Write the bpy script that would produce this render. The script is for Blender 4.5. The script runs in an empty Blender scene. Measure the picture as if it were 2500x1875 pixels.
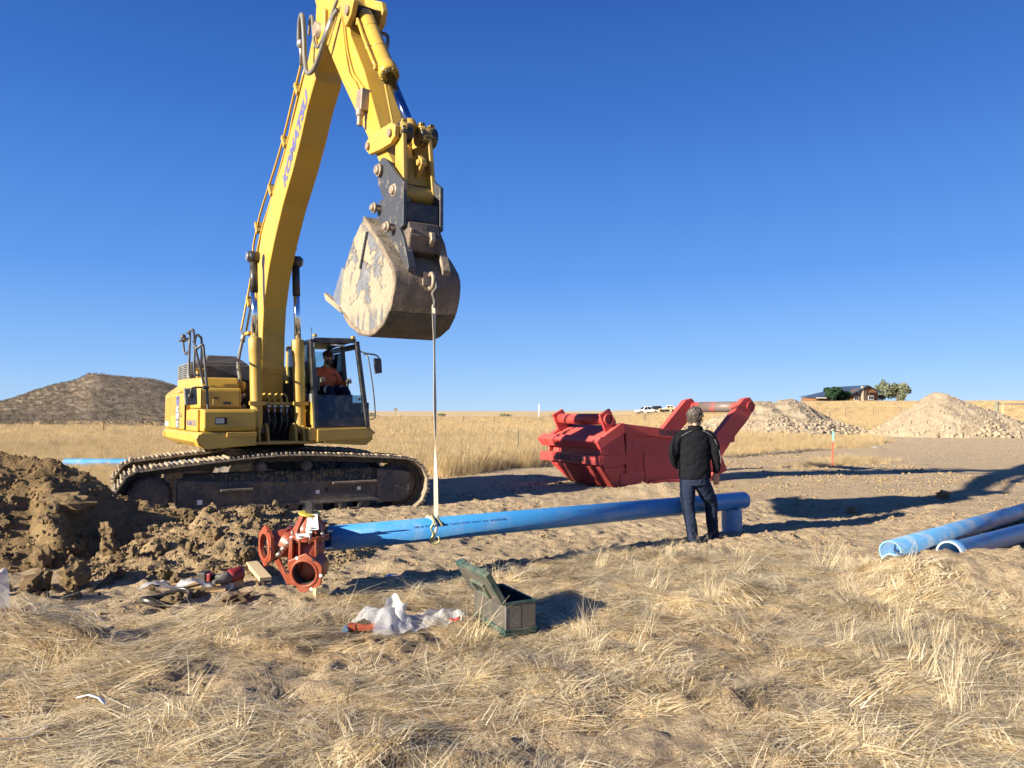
import bpy, bmesh, math, random
import numpy as np
from mathutils import Vector, Matrix, Euler

R = math.radians
random.seed(7)
rng = np.random.default_rng(11)
scn = bpy.context.scene
COL = scn.collection

# ------------------------------------------------------------------ camera, sky, sun, exposure
cam_d = bpy.data.cameras.new("camera")
cam_d.sensor_width = 36.0
cam_d.lens = 26.0
cam_d.clip_start = 0.05
cam_d.clip_end = 3000
cam = bpy.data.objects.new("camera", cam_d)
COL.objects.link(cam)
cam.location = (0, 0, 1.67)
cam.rotation_euler = (R(90 + 2.14), 0, 0)
scn.camera = cam

SUN_DIR = Vector((-0.832, -0.555, 0)).normalized()   # towards the sun, seen from above
SUN_EL = R(19.5)
world = bpy.data.worlds.new("World")
scn.world = world
world.use_nodes = True
wn = world.node_tree.nodes
wl = world.node_tree.links
for n in list(wn):
    wn.remove(n)
sky = wn.new("ShaderNodeTexSky")
sky.sky_type = 'NISHITA'
sky.sun_disc = False
sky.sun_elevation = SUN_EL
sky.sun_rotation = math.atan2(SUN_DIR.x, SUN_DIR.y)
sky.altitude = 1800
sky.air_density = 0.9
sky.dust_density = 0.15
sky.ozone_density = 2.2
# clear high-plains sky: the physical sky, cooled towards the deep blue of dry thin air by height above the horizon
tcw = wn.new("ShaderNodeTexCoord")
sepw = wn.new("ShaderNodeSeparateXYZ")
wl.new(tcw.outputs['Generated'], sepw.inputs[0])
rw = wn.new("ShaderNodeValToRGB")
ew = rw.color_ramp.elements
SKYC = [(0.0, (0.46, 0.72, 1.08)), (0.07, (0.27, 0.56, 1.08)), (0.18, (0.115, 0.36, 0.98)), (0.36, (0.045, 0.205, 0.72)), (0.50, (0.022, 0.12, 0.52)), (1.0, (0.014, 0.08, 0.36))]
while len(ew) < len(SKYC):
    ew.new(0.5)
for k_, (p_, c_) in enumerate(SKYC):
    ew[k_].position = p_
    ew[k_].color = (*c_, 1)
wl.new(sepw.outputs[2], rw.inputs[0])
sc_ = wn.new("ShaderNodeVectorMath")
sc_.operation = 'SCALE'
sc_.inputs['Scale'].default_value = 3.15
wl.new(rw.outputs[0], sc_.inputs[0])
mw = wn.new("ShaderNodeMix")
mw.data_type = 'RGBA'
mw.inputs[0].default_value = 0.92
wl.new(sky.outputs[0], mw.inputs[6])
wl.new(sc_.outputs[0], mw.inputs[7])
bg = wn.new("ShaderNodeBackground")
bg.inputs['Strength'].default_value = 0.1
wo = wn.new("ShaderNodeOutputWorld")
wl.new(mw.outputs[2], bg.inputs['Color'])
wl.new(bg.outputs[0], wo.inputs['Surface'])

sl = bpy.data.lights.new("sun", 'SUN')
sl.energy = 5.0
sl.angle = R(0.55)
sl.color = (1.0, 0.89, 0.70)
sun = bpy.data.objects.new("sun", sl)
COL.objects.link(sun)
sv = Vector((SUN_DIR.x * math.cos(SUN_EL), SUN_DIR.y * math.cos(SUN_EL), math.sin(SUN_EL)))
sun.rotation_euler = sv.to_track_quat('Z', 'Y').to_euler()
sun.location = (-20, -10, 20)

scn.view_settings.view_transform = 'Standard'
scn.view_settings.look = 'None'
scn.view_settings.exposure = 1.42
scn.view_settings.gamma = 1.0
scn.view_settings.use_curve_mapping = False
scn.render.engine = 'CYCLES'
scn.cycles.max_bounces = 5
scn.cycles.diffuse_bounces = 3
scn.cycles.use_adaptive_sampling = True
scn.cycles.adaptive_threshold = 0.03
scn.cycles.transparent_max_bounces = 12

# ------------------------------------------------------------------ numpy noise
def _h(i, j, s):
    n = (i * 374761393 + j * 668265263 + s * 1442695041) & 0xffffffff
    n = ((n ^ (n >> 13)) * 1274126177) & 0xffffffff
    return ((n ^ (n >> 16)) & 0xffff) / 65535.0

def vn(x, y, s=0):
    x = np.asarray(x, float); y = np.asarray(y, float)
    xi = np.floor(x).astype(np.int64); yi = np.floor(y).astype(np.int64)
    fx = x - xi; fy = y - yi
    fx = fx * fx * (3 - 2 * fx); fy = fy * fy * (3 - 2 * fy)
    a = _h(xi, yi, s); b = _h(xi + 1, yi, s); c = _h(xi, yi + 1, s); d = _h(xi + 1, yi + 1, s)
    return (a + (b - a) * fx) * (1 - fy) + (c + (d - c) * fx) * fy

def fbm(x, y, o=4, s=0, g=0.5):
    t = 0; a = 1; n = 0
    for k in range(o):
        t = t + a * vn(x * 2 ** k + 17.3 * k, y * 2 ** k - 9.1 * k, s + k); n += a; a *= g
    return t / n - 0.5

def sm(a, b, x):
    t = np.clip((x - a) / (b - a), 0, 1)
    return t * t * (3 - 2 * t)

# ------------------------------------------------------------------ mesh builder
class MB:
    def __init__(s):
        s.v = []; s.f = []; s.sm = []; s.M = Matrix.Identity(4)
    def add(s, vs, fs, smooth=False):
        o = len(s.v)
        s.v += [tuple(s.M @ Vector(v)) for v in vs]
        for f in fs:
            s.f.append([o + i for i in f]); s.sm.append(smooth)
        return s
    def box(s, x0, x1, y0, y1, z0, z1):
        return s.add([(x0, y0, z0), (x1, y0, z0), (x1, y1, z0), (x0, y1, z0), (x0, y0, z1), (x1, y0, z1), (x1, y1, z1), (x0, y1, z1)],
                     [(0, 3, 2, 1), (4, 5, 6, 7), (0, 1, 5, 4), (1, 2, 6, 5), (2, 3, 7, 6), (3, 0, 4, 7)])
    def bar(s, p0, p1, w, h, up=(0, 0, 1)):
        p0 = Vector(p0); p1 = Vector(p1); d = (p1 - p0).normalized(); up = Vector(up)
        a = d.cross(up)
        if a.length < 1e-4: a = d.cross(Vector((1, 0, 0)))
        a.normalize(); b = a.cross(d).normalized()
        vs = []
        for p in (p0, p1):
            for i, j in ((-1, -1), (1, -1), (1, 1), (-1, 1)):
                vs.append(p + a * (i * w / 2) + b * (j * h / 2))
        return s.add(vs, [(3, 2, 1, 0), (4, 5, 6, 7), (0, 1, 5, 4), (1, 2, 6, 5), (2, 3, 7, 6), (3, 0, 4, 7)])
    def hull8(s, v):   # 8 corner points: bottom loop 0-3, top loop 4-7
        return s.add(v, [(0, 3, 2, 1), (4, 5, 6, 7), (0, 1, 5, 4), (1, 2, 6, 5), (2, 3, 7, 6), (3, 0, 4, 7)])
    def prism(s, pts, a0, a1, ax='y', smooth=False):
        """polygon in the plane normal to ax, extruded from a0 to a1"""
        def P(p, a):
            if ax == 'y': return (p[0], a, p[1])
            if ax == 'x': return (a, p[0], p[1])
            return (p[0], p[1], a)
        n = len(pts)
        vs = [P(p, a0) for p in pts] + [P(p, a1) for p in pts]
        area = sum(pts[i][0] * pts[(i + 1) % n][1] - pts[(i + 1) % n][0] * pts[i][1] for i in range(n))
        flip = (area > 0) != (ax == 'y')
        if a1 < a0: flip = not flip
        b = list(range(n)); t = [n + i for i in range(n)]
        fs = [b[::-1] if flip else b, t if flip else t[::-1]]
        o = len(s.v)
        s.add(vs, fs, False)
        for i in range(n):
            j = (i + 1) % n
            q = (o + i, o + j, o + n + j, o + n + i)
            s.f.append(list(q if flip else q[::-1])); s.sm.append(smooth)
        return s
    def tube(s, pts, r, n=8, caps=True, closed=False, rr=None, smooth=True, sq=1.0):
        pts = [Vector(p) for p in pts]; m = len(pts)
        T = []
        for i in range(m):
            if closed: d = pts[(i + 1) % m] - pts[i - 1]
            else: d = pts[min(i + 1, m - 1)] - pts[max(i - 1, 0)]
            T.append(d.normalized())
        up = Vector((0, 0, 1))
        if abs(T[0].dot(up)) > 0.95: up = Vector((1, 0, 0))
        a = T[0].cross(up).normalized()
        vs = []
        for i in range(m):
            a = (a - T[i] * a.dot(T[i])).normalized(); b = T[i].cross(a)
            ri = rr[i] if rr else r
            for k in range(n):
                t = 2 * math.pi * k / n
                vs.append(pts[i] + a * (ri * math.cos(t)) + b * (ri * math.sin(t) * sq))
        fs = []
        for i in range(m if closed else m - 1):
            j = (i + 1) % m
            for k in range(n):
                l = (k + 1) % n
                fs.append((i * n + k, i * n + l, j * n + l, j * n + k))
        s.add(vs, fs, smooth)
        if caps and not closed:
            o = len(s.v) - len(vs)
            s.f.append([o + k for k in range(n)][::-1]); s.sm.append(False)
            s.f.append([o + (m - 1) * n + k for k in range(n)]); s.sm.append(False)
        return s
    def cyl(s, p0, p1, r, n=16, r1=None):
        return s.tube([p0, p1], r, n, rr=[r, r if r1 is None else r1])
    def lathe(s, prof, p0, axis, n=24, smooth=True):
        """prof: list of (radius, distance along axis); closed caps when radius > 0"""
        ax = Vector(axis).normalized(); p0 = Vector(p0)
        up = Vector((0, 0, 1)) if abs(ax.z) < 0.9 else Vector((1, 0, 0))
        a = ax.cross(up).normalized(); b = ax.cross(a)
        vs = []; m = len(prof)
        for r, h in prof:
            for k in range(n):
                t = 2 * math.pi * k / n
                vs.append(p0 + ax * h + a * (r * math.cos(t)) + b * (r * math.sin(t)))
        fs = []
        for i in range(m - 1):
            for k in range(n):
                l = (k + 1) % n
                fs.append((i * n + k, (i + 1) * n + k, (i + 1) * n + l, i * n + l))
        s.add(vs, fs, smooth)
        o = len(s.v) - len(vs)
        if prof[0][0] > 1e-6: s.f.append([o + k for k in range(n)]); s.sm.append(False)
        if prof[-1][0] > 1e-6: s.f.append([o + (m - 1) * n + k for k in range(n)][::-1]); s.sm.append(False)
        return s
    def pipe(s, p0, p1, ro, ri, n=40):
        p0 = Vector(p0); p1 = Vector(p1); L = (p1 - p0).length
        ax = (p1 - p0).normalized()
        up = Vector((0, 0, 1)) if abs(ax.z) < 0.9 else Vector((1, 0, 0))
        a = ax.cross(up).normalized(); b = ax.cross(a)
        prof = [(ro, 0), (ro, L), (ri, L), (ri, 0)]
        vs = []
        for r, h in prof:
            for k in range(n):
                t = 2 * math.pi * k / n
                vs.append(p0 + ax * h + a * (r * math.cos(t)) + b * (r * math.sin(t)))
        o = len(s.v); s.v += [tuple(s.M @ v) for v in vs]
        for i in range(4):
            j = (i + 1) % 4
            for k in range(n):
                l = (k + 1) % n
                s.f.append([o + i * n + k, o + j * n + k, o + j * n + l, o + i * n + l]); s.sm.append(i in (0, 2))
        return s
    def ell(s, c, rx, ry, rz, rot=None, n=12, m=8):
        M = rot.to_matrix() if rot else Matrix.Identity(3)
        c = Vector(c); vs = [c + M @ Vector((0, 0, rz))]
        for i in range(1, m):
            p = math.pi * i / m
            for k in range(n):
                t = 2 * math.pi * k / n
                vs.append(c + M @ Vector((rx * math.sin(p) * math.cos(t), ry * math.sin(p) * math.sin(t), rz * math.cos(p))))
        vs.append(c + M @ Vector((0, 0, -rz)))
        fs = [(0, 1 + k, 1 + (k + 1) % n) for k in range(n)]
        for i in range(m - 2):
            for k in range(n):
                l = (k + 1) % n; o = 1 + i * n
                fs.append((o + k, o + n + k, o + n + l, o + l))
        e = len(vs) - 1; o = 1 + (m - 2) * n
        fs += [(e, o + (k + 1) % n, o + k) for k in range(n)]
        return s.add(vs, fs, True)
    def loft(s, secs, n=14):
        """secs: (centre, rx, ry[, yaw]) horizontal-ish ellipses joined along the centres"""
        vs = []; m = len(secs)
        for i, q in enumerate(secs):
            c = Vector(q[0]); d = Vector(secs[min(i + 1, m - 1)][0]) - Vector(secs[max(i - 1, 0)][0]); d.normalize()
            yaw = q[3] if len(q) > 3 else 0
            x = Vector((math.cos(yaw), math.sin(yaw), 0)); x = (x - d * x.dot(d)).normalized(); y = d.cross(x)
            for k in range(n):
                t = 2 * math.pi * k / n
                vs.append(c + x * (q[1] * math.cos(t)) + y * (q[2] * math.sin(t)))
        fs = [tuple(range(n))[::-1], tuple((m - 1) * n + k for k in range(n))]
        for i in range(m - 1):
            for k in range(n):
                l = (k + 1) % n
                fs.append((i * n + k, i * n + l, (i + 1) * n + l, (i + 1) * n + k))
        return s.add(vs, fs, True)
    def mesh(s, name):
        me = bpy.data.meshes.new(name)
        me.from_pydata(s.v, [], s.f)
        me.polygons.foreach_set('use_smooth', s.sm)
        me.update()
        return me

def link(name, me, mat=None, parent=None, bevel=0, seg=1, loc=None, rot=None):
    o = bpy.data.objects.new(name, me)
    COL.objects.link(o)
    if mat is not None and hasattr(me, 'materials') and len(me.materials) == 0: me.materials.append(mat)
    if parent: o.parent = parent
    if loc is not None: o.location = loc
    if rot is not None: o.rotation_euler = rot
    if bevel:
        b = o.modifiers.new('bevel', 'BEVEL'); b.width = bevel; b.segments = seg; b.limit_method = 'ANGLE'; b.angle_limit = R(35)
        b.harden_normals = False
    return o

def obj(name, mb, mat, parent=None, bevel=0, seg=1, **k):
    return link(name, mb.mesh(name), mat, parent, bevel, seg, **k)

def tag(o, label=None, cat=None, group=None, kind=None):
    if label: o['label'] = label
    if cat: o['category'] = cat
    if group: o['group'] = group
    if kind: o['kind'] = kind
    return o

def empty(name, loc=(0, 0, 0), rz=0, label=None, cat=None, group=None):
    o = bpy.data.objects.new(name, None); COL.objects.link(o)
    o.location = loc; o.rotation_euler = (0, 0, rz)
    return tag(o, label, cat, group)

def npmesh(name, V, Q, smooth=False, attrs=None):
    """numpy vertices and equal-sized faces"""
    V = np.ascontiguousarray(V, dtype=np.float32); Q = np.ascontiguousarray(Q, dtype=np.int32)
    me = bpy.data.meshes.new(name)
    me.vertices.add(len(V)); me.vertices.foreach_set('co', V.ravel())
    k = Q.shape[1]
    me.loops.add(Q.size); me.loops.foreach_set('vertex_index', Q.ravel())
    me.polygons.add(len(Q)); me.polygons.foreach_set('loop_start', np.arange(0, Q.size, k, dtype=np.int32))
    me.polygons.foreach_set('loop_total', np.full(len(Q), k, dtype=np.int32))
    me.polygons.foreach_set('use_smooth', np.full(len(Q), smooth))
    for n, a in (attrs or {}).items():
        at = me.attributes.new(n, 'FLOAT', 'POINT'); at.data.foreach_set('value', np.ascontiguousarray(a, dtype=np.float32))
    me.update(calc_edges=True)
    return me

# ------------------------------------------------------------------ materials
class NT:
    def __init__(s, name):
        s.m = bpy.data.materials.new(name); s.m.use_nodes = True
        s.n = s.m.node_tree.nodes; s.l = s.m.node_tree.links
        s.b = s.n['Principled BSDF']; s.out = s.n['Material Output']
        s.tc = None
    def set(s, sock, v):
        if v is None: return
        if isinstance(v, bpy.types.NodeSocket): s.l.new(v, sock)
        else:
            if isinstance(v, (tuple, list)) and len(v) == 3 and sock.type == 'RGBA': v = (*v, 1)
            sock.default_value = v
    def co(s, kind='Object', scale=None):
        if not s.tc: s.tc = s.n.new('ShaderNodeTexCoord')
        o = s.tc.outputs[kind]
        if scale is None: return o
        mp = s.n.new('ShaderNodeMapping'); s.l.new(o, mp.inputs[0]); mp.inputs['Scale'].default_value = scale
        return mp.outputs[0]
    def noise(s, sc, det=4, rough=0.55, vec=None, dist=0):
        t = s.n.new('ShaderNodeTexNoise'); s.l.new(vec or s.co(), t.inputs['Vector'])
        t.inputs['Scale'].default_value = sc; t.inputs['Detail'].default_value = det; t.inputs['Roughness'].default_value = rough
        t.inputs['Distortion'].default_value = dist
        return t.outputs['Fac']
    def vor(s, sc, vec=None, out='Distance', feat='F1'):
        t = s.n.new('ShaderNodeTexVoronoi'); t.feature = feat; s.l.new(vec or s.co(), t.inputs['Vector']); t.inputs['Scale'].default_value = sc
        return t.outputs[out]
    def ramp(s, fac, *st):
        r = s.n.new('ShaderNodeValToRGB'); s.l.new(fac, r.inputs[0]); e = r.color_ramp.elements
        while len(e) < len(st): e.new(0.5)
        for k, (p, c) in enumerate(st):
            e[k].position = p; e[k].color = (c, c, c, 1) if isinstance(c, (int, float)) else (*c, 1)
        return r.outputs[0]
    def mix(s, f, a, b, mode='MIX'):
        m = s.n.new('ShaderNodeMix'); m.data_type = 'RGBA'; m.blend_type = mode
        s.set(m.inputs[0], f); s.set(m.inputs[6], a); s.set(m.inputs[7], b)
        return m.outputs[2]
    def math(s, op, a, b=0.0, c=None, clamp=False):
        m = s.n.new('ShaderNodeMath'); m.operation = op; m.use_clamp = clamp
        s.set(m.inputs[0], a); s.set(m.inputs[1], b)
        if c is not None: s.set(m.inputs[2], c)
        return m.outputs[0]
    def attr(s, name, out='Fac'):
        a = s.n.new('ShaderNodeAttribute'); a.attribute_name = name; return a.outputs[out]
    def bump(s, h, strength=0.5, dist=0.02, prev=None):
        b = s.n.new('ShaderNodeBump'); b.inputs['Strength'].default_value = strength; b.inputs['Distance'].default_value = dist
        s.l.new(h, b.inputs['Height'])
        if prev is not None: s.l.new(prev, b.inputs['Normal'])
        s.l.new(b.outputs[0], s.b.inputs['Normal']); return b.outputs[0]
    def P(s, color=None, rough=None, metal=None, **k):
        s.set(s.b.inputs['Base Color'], color); s.set(s.b.inputs['Roughness'], rough); s.set(s.b.inputs['Metallic'], metal)
        for a, v in k.items(): s.set(s.b.inputs[a.replace('_', ' ')], v)
        return s.m

def paint(name, c, rough=0.4, metal=0, dust=(0.36, 0.28, 0.18), amt=0.35, sc=3.0, bump=0.0, spec=0.5, lo=0.45, hi=0.7, bsc=40, updust=0.0, streak=0.0, chip=None, chipamt=0.67):
    t = NT(name)
    n1 = t.noise(sc, 6, 0.65); n2 = t.noise(sc * 9, 4, 0.6)
    m = t.math('ADD', t.math('MULTIPLY', n1, 0.7), t.math('MULTIPLY', n2, 0.3))
    f = t.math('MULTIPLY', t.ramp(m, (lo, 0.0), (hi, 1.0)), amt)
    if streak:
        sk = t.ramp(t.noise(1.0, 5, 0.7, t.co('Object', (9, 9, 0.9))), (0.52, 0.0), (0.74, 1.0))
        f = t.math('MAXIMUM', f, t.math('MULTIPLY', sk, streak))
    if updust:
        g = t.n.new('ShaderNodeNewGeometry'); sp = t.n.new('ShaderNodeSeparateXYZ'); t.l.new(g.outputs['Normal'], sp.inputs[0])
        up = t.math('MULTIPLY', t.ramp(sp.outputs[2], (0.3, 0.0), (0.9, 1.0)), updust)
        f = t.math('MAXIMUM', f, t.math('MULTIPLY', up, t.ramp(n2, (0.25, 0.3), (0.6, 1.0))))
    v = t.ramp(t.noise(sc * 0.6, 2), (0.3, tuple(x * 0.88 for x in c)), (0.7, tuple(min(1, x * 1.08) for x in c)))
    col = t.mix(f, v, dust)
    if chip:
        ch = t.ramp(t.noise(9.0, 8, 0.75), (chipamt, 0.0), (chipamt + 0.012, 1.0))
        col = t.mix(ch, col, chip)
    t.P(col, t.math('ADD', rough, t.math('MULTIPLY', f, 0.5), clamp=True), metal)
    t.b.inputs['Specular IOR Level'].default_value = spec
    if bump: t.bump(t.noise(bsc, 5, 0.7), bump, 0.01)
    return t.m

DIRT = (0.30, 0.215, 0.13)
M = {}
M['yellow'] = paint('yellow_paint', (0.47, 0.295, 0.038), 0.34, amt=0.16, sc=2.2, updust=0.3, dust=(0.32, 0.24, 0.13), streak=0.35, chip=(0.06, 0.045, 0.03), chipamt=0.70)
M['yellow_d'] = paint('dusty_yellow_paint', (0.42, 0.265, 0.042), 0.45, amt=0.4, sc=3.5, updust=0.4, dust=(0.28, 0.21, 0.12), streak=0.4, chip=(0.05, 0.04, 0.03), chipamt=0.68)
M['yellow_band'] = paint('ochre_panel_film', (0.30, 0.20, 0.03), 0.5, amt=0.2)
M['black'] = paint('black_paint', (0.018, 0.019, 0.022), 0.38, amt=0.22, sc=5)
M['grease'] = paint('black_grease_over_yellow', (0.016, 0.014, 0.012), 0.3, amt=0.65, dust=(0.5, 0.34, 0.08), sc=6, lo=0.5, hi=0.53)
M['frame'] = paint('dusty_black_frame', (0.038, 0.038, 0.042), 0.5, amt=0.85, sc=3.0, bump=0.4, dust=(0.20, 0.155, 0.11), streak=0.6, updust=0.95, lo=0.42, hi=0.6)
M['hoodgrey'] = paint('dark_grey_hood', (0.05, 0.052, 0.058), 0.42, amt=0.35, sc=3, updust=0.3)
M['grey'] = paint('grey_plastic', (0.16, 0.17, 0.18), 0.5, amt=0.3)
M['black_and_shade'] = paint('black_and_recess_shade', (0.012, 0.012, 0.012), 0.8, amt=0.1)  # near-black for seams; also paints the shade inside holes, gaps and bores
M['chrome'] = paint('chrome_rod', (0.75, 0.77, 0.8), 0.12, metal=1.0, amt=0.05)
M['shade_chrome'] = paint('shade_tinted_chrome_rod', (0.20, 0.26, 0.42), 0.12, metal=1.0, amt=0.05)  # blue shade put into the chrome colour of the bucket cylinder rod
M['steel'] = paint('dull_steel', (0.42, 0.42, 0.42), 0.35, metal=0.8, amt=0.35, sc=12)
M['rusty'] = paint('worn_pin_steel', (0.30, 0.24, 0.19), 0.5, metal=0.5, amt=0.6, sc=12)
M['hose'] = paint('grey_ribbed_hose', (0.12, 0.125, 0.12), 0.5, amt=0.35)
M['bhose'] = paint('black_hose', (0.02, 0.02, 0.022), 0.5, amt=0.25)
M['shoe'] = paint('muddy_track_steel', (0.20, 0.165, 0.125), 0.75, amt=0.8, sc=5, bump=0.7, dust=(0.37, 0.29, 0.19), lo=0.38, hi=0.6)
M['chain'] = paint('caked_track_chain', (0.06, 0.052, 0.042), 0.8, amt=0.7, sc=6, bump=0.8, dust=(0.21, 0.165, 0.115))
M['bluetext'] = paint('slate_blue_lettering', (0.09, 0.10, 0.26), 0.5, amt=0.15)
M['blackletter'] = paint('black_lettering', (0.02, 0.02, 0.02), 0.6, amt=0.1)
M['white'] = paint('white_sticker', (0.78, 0.78, 0.76), 0.5, amt=0.12)
M['greydecal'] = paint('grey_decal', (0.13, 0.13, 0.15), 0.5, amt=0.1)
M['mirror'] = paint('mirror_glass', (0.10, 0.12, 0.15), 0.1, amt=0.1)
M['seatf'] = paint('seat_fabric', (0.035, 0.035, 0.04), 0.9, amt=0.1)
M['pvc'] = None

def glassy(name, tint, alpha, rough=0.05):
    t = NT(name)
    tr = t.n.new('ShaderNodeBsdfTransparent'); tr.inputs[0].default_value = (*tint, 1)
    gl = t.n.new('ShaderNodeBsdfGlossy'); gl.inputs['Roughness'].default_value = rough
    df = t.n.new('ShaderNodeBsdfDiffuse'); df.inputs[0].default_value = (0.35, 0.36, 0.34, 1)
    m1 = t.n.new('ShaderNodeMixShader'); m2 = t.n.new('ShaderNodeMixShader')
    fr = t.n.new('ShaderNodeFresnel'); fr.inputs[0].default_value = 1.45
    sp = t.ramp(t.noise(9, 6, 0.75), (0.5, alpha), (0.75, alpha + 0.3))
    t.l.new(sp, m1.inputs[0]); t.l.new(tr.outputs[0], m1.inputs[1]); t.l.new(df.outputs[0], m1.inputs[2])
    t.l.new(fr.outputs[0], m2.inputs[0]); t.l.new(m1.outputs[0], m2.inputs[1]); t.l.new(gl.outputs[0], m2.inputs[2])
    t.l.new(m2.outputs[0], t.out.inputs[0])
    return t.m
M['glass'] = glassy('cab_glass', (0.72, 0.84, 0.86), 0.03)
M['glass2'] = glassy('splattered_lower_glass', (0.45, 0.60, 0.66), 0.05)

def text(name, body, mat, parent, size, mtx, ext=0.002, off=0.0, shear=0.0, align='CENTER', sx=1.0):
    cu = bpy.data.curves.new(name, 'FONT'); cu.body = body; cu.size = size; cu.extrude = ext; cu.offset = off
    cu.shear = shear; cu.align_x = align; cu.align_y = 'CENTER'; cu.resolution_u = 3
    tmp = bpy.data.objects.new('tmp', cu); COL.objects.link(tmp)
    dg = bpy.context.evaluated_depsgraph_get()
    me = bpy.data.meshes.new_from_object(tmp.evaluated_get(dg))
    bpy.data.objects.remove(tmp); bpy.data.curves.remove(cu)
    me.transform(mtx @ Matrix.Diagonal((sx, 1, 1, 1)))
    me.name = name
    for p in me.polygons: p.use_smooth = False
    me.materials.clear(); me.materials.append(mat)
    return link(name, me, None, parent)

def frame(origin, x, y):
    x = Vector(x).normalized(); y = Vector(y); y = (y - x * y.dot(x)).normalized(); z = x.cross(y)
    m = Matrix((x, y, z)).transposed().to_4x4(); m.translation = Vector(origin); return m
# ------------------------------------------------------------------ the ground
# edge of the trampled grass in front (x, y on the ground), the dirt lies beyond it
FG = np.array([(-30, 5.6), (-9, 5.7), (-4, 5.5), (-3.1, 5.65), (-2.8, 5.8), (-2.5, 6.0), (-1.9, 6.2), (-1.45, 6.9), (-0.5, 7.4), (0.2, 7.8), (0.8, 8.8), (1.7, 8.75),
               (2.5, 8.7), (3.2, 8.9), (3.5, 8.6), (3.7, 7.6), (4.0, 6.5), (5, 6.3), (9, 6.2), (30, 6)])
BG = np.array([(-40, 10.5), (-10, 14.2), (-9, 16.2), (-7.5, 17.8), (-2, 18.9), (-1.3, 19.5), (-0.6, 20.9), (1.1, 24.2), (4, 26), (7.75, 27.5), (10.9, 30.2), (13.9, 33.6), (16.7, 35.6),
               (22.2, 43.2), (24, 47), (32, 48), (60, 52), (200, 60)])
def in_poly(x, y, P):
    r = np.zeros(np.shape(x), bool); n = len(P)
    for i in range(n):
        x0, y0 = P[i]; x1, y1 = P[(i + 1) % n]
        c = ((y0 > y) != (y1 > y)) & (x < (x1 - x0) * (y - y0) / (y1 - y0 + 1e-12) + x0)
        r ^= c
    return r
def grassmask(x, y):
    w = 0.3 * fbm(x * 0.9, y * 0.9, 3, 5) * 2
    a = sm(0.25, -0.25, y - np.interp(x, FG[:, 0], FG[:, 1]) + w)
    wb = fbm(x * 0.25, y * 0.25, 3, 9) * 4
    b = sm(-0.6, 0.9, y - np.interp(x, BG[:, 0], BG[:, 1]) + wb)
    b2 = sm(1.0, 0.2, np.hypot((x - 10.3) / 3.4, (y - 23.3 - (x - 10) * 0.62) / 1.7)) * 0.75
    road = sm(0, 1.5, x - 22 + wb * .3) * sm(0, 2, y - 42) * sm(52, 49, y) * sm(80, 60, y)
    b = b * (1 - road)
    bare = np.maximum.reduce([sm(1.05, .4, np.hypot((x - .2) / .8, (y - 3.9) / .6)) * .7, .8 * sm(1, .4, np.hypot((x + .1) / .35, (y - 4.9) / .7)), .7 * sm(1, .4, np.hypot((x - .9) / .6, (y - 4.1) / .4)),
                              .9 * sm(1, .5, np.hypot((x + 3.3) / .95, (y - 5.45) / .42)), .9 * sm(1, .5, np.hypot((x + 4.3) / 1.3, (y - 5.05) / .35)), .75 * sm(1, .4, np.hypot((x + 1.5) / .8, (y - 6.2) / .35)), .6 * sm(1, .4, np.hypot((x - 2.0) / .9, (y - 7.6) / .3)), .9 * sm(.07, .17, fbm(x * 1.5, y * 1.5, 3, 11))])
    a = a * (1 - bare)
    bank = sm(3.3, 4.2, x) * sm(5.7, 6.5, y + w * 0.8) * sm(30, 12, y)
    return np.clip(np.maximum(np.maximum(a * (1 - 0.8 * bank), b), b2), 0, 1)
def fine(x, y):
    return sm(14, 9, np.hypot(x, y * 0.8 - 1))
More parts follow.
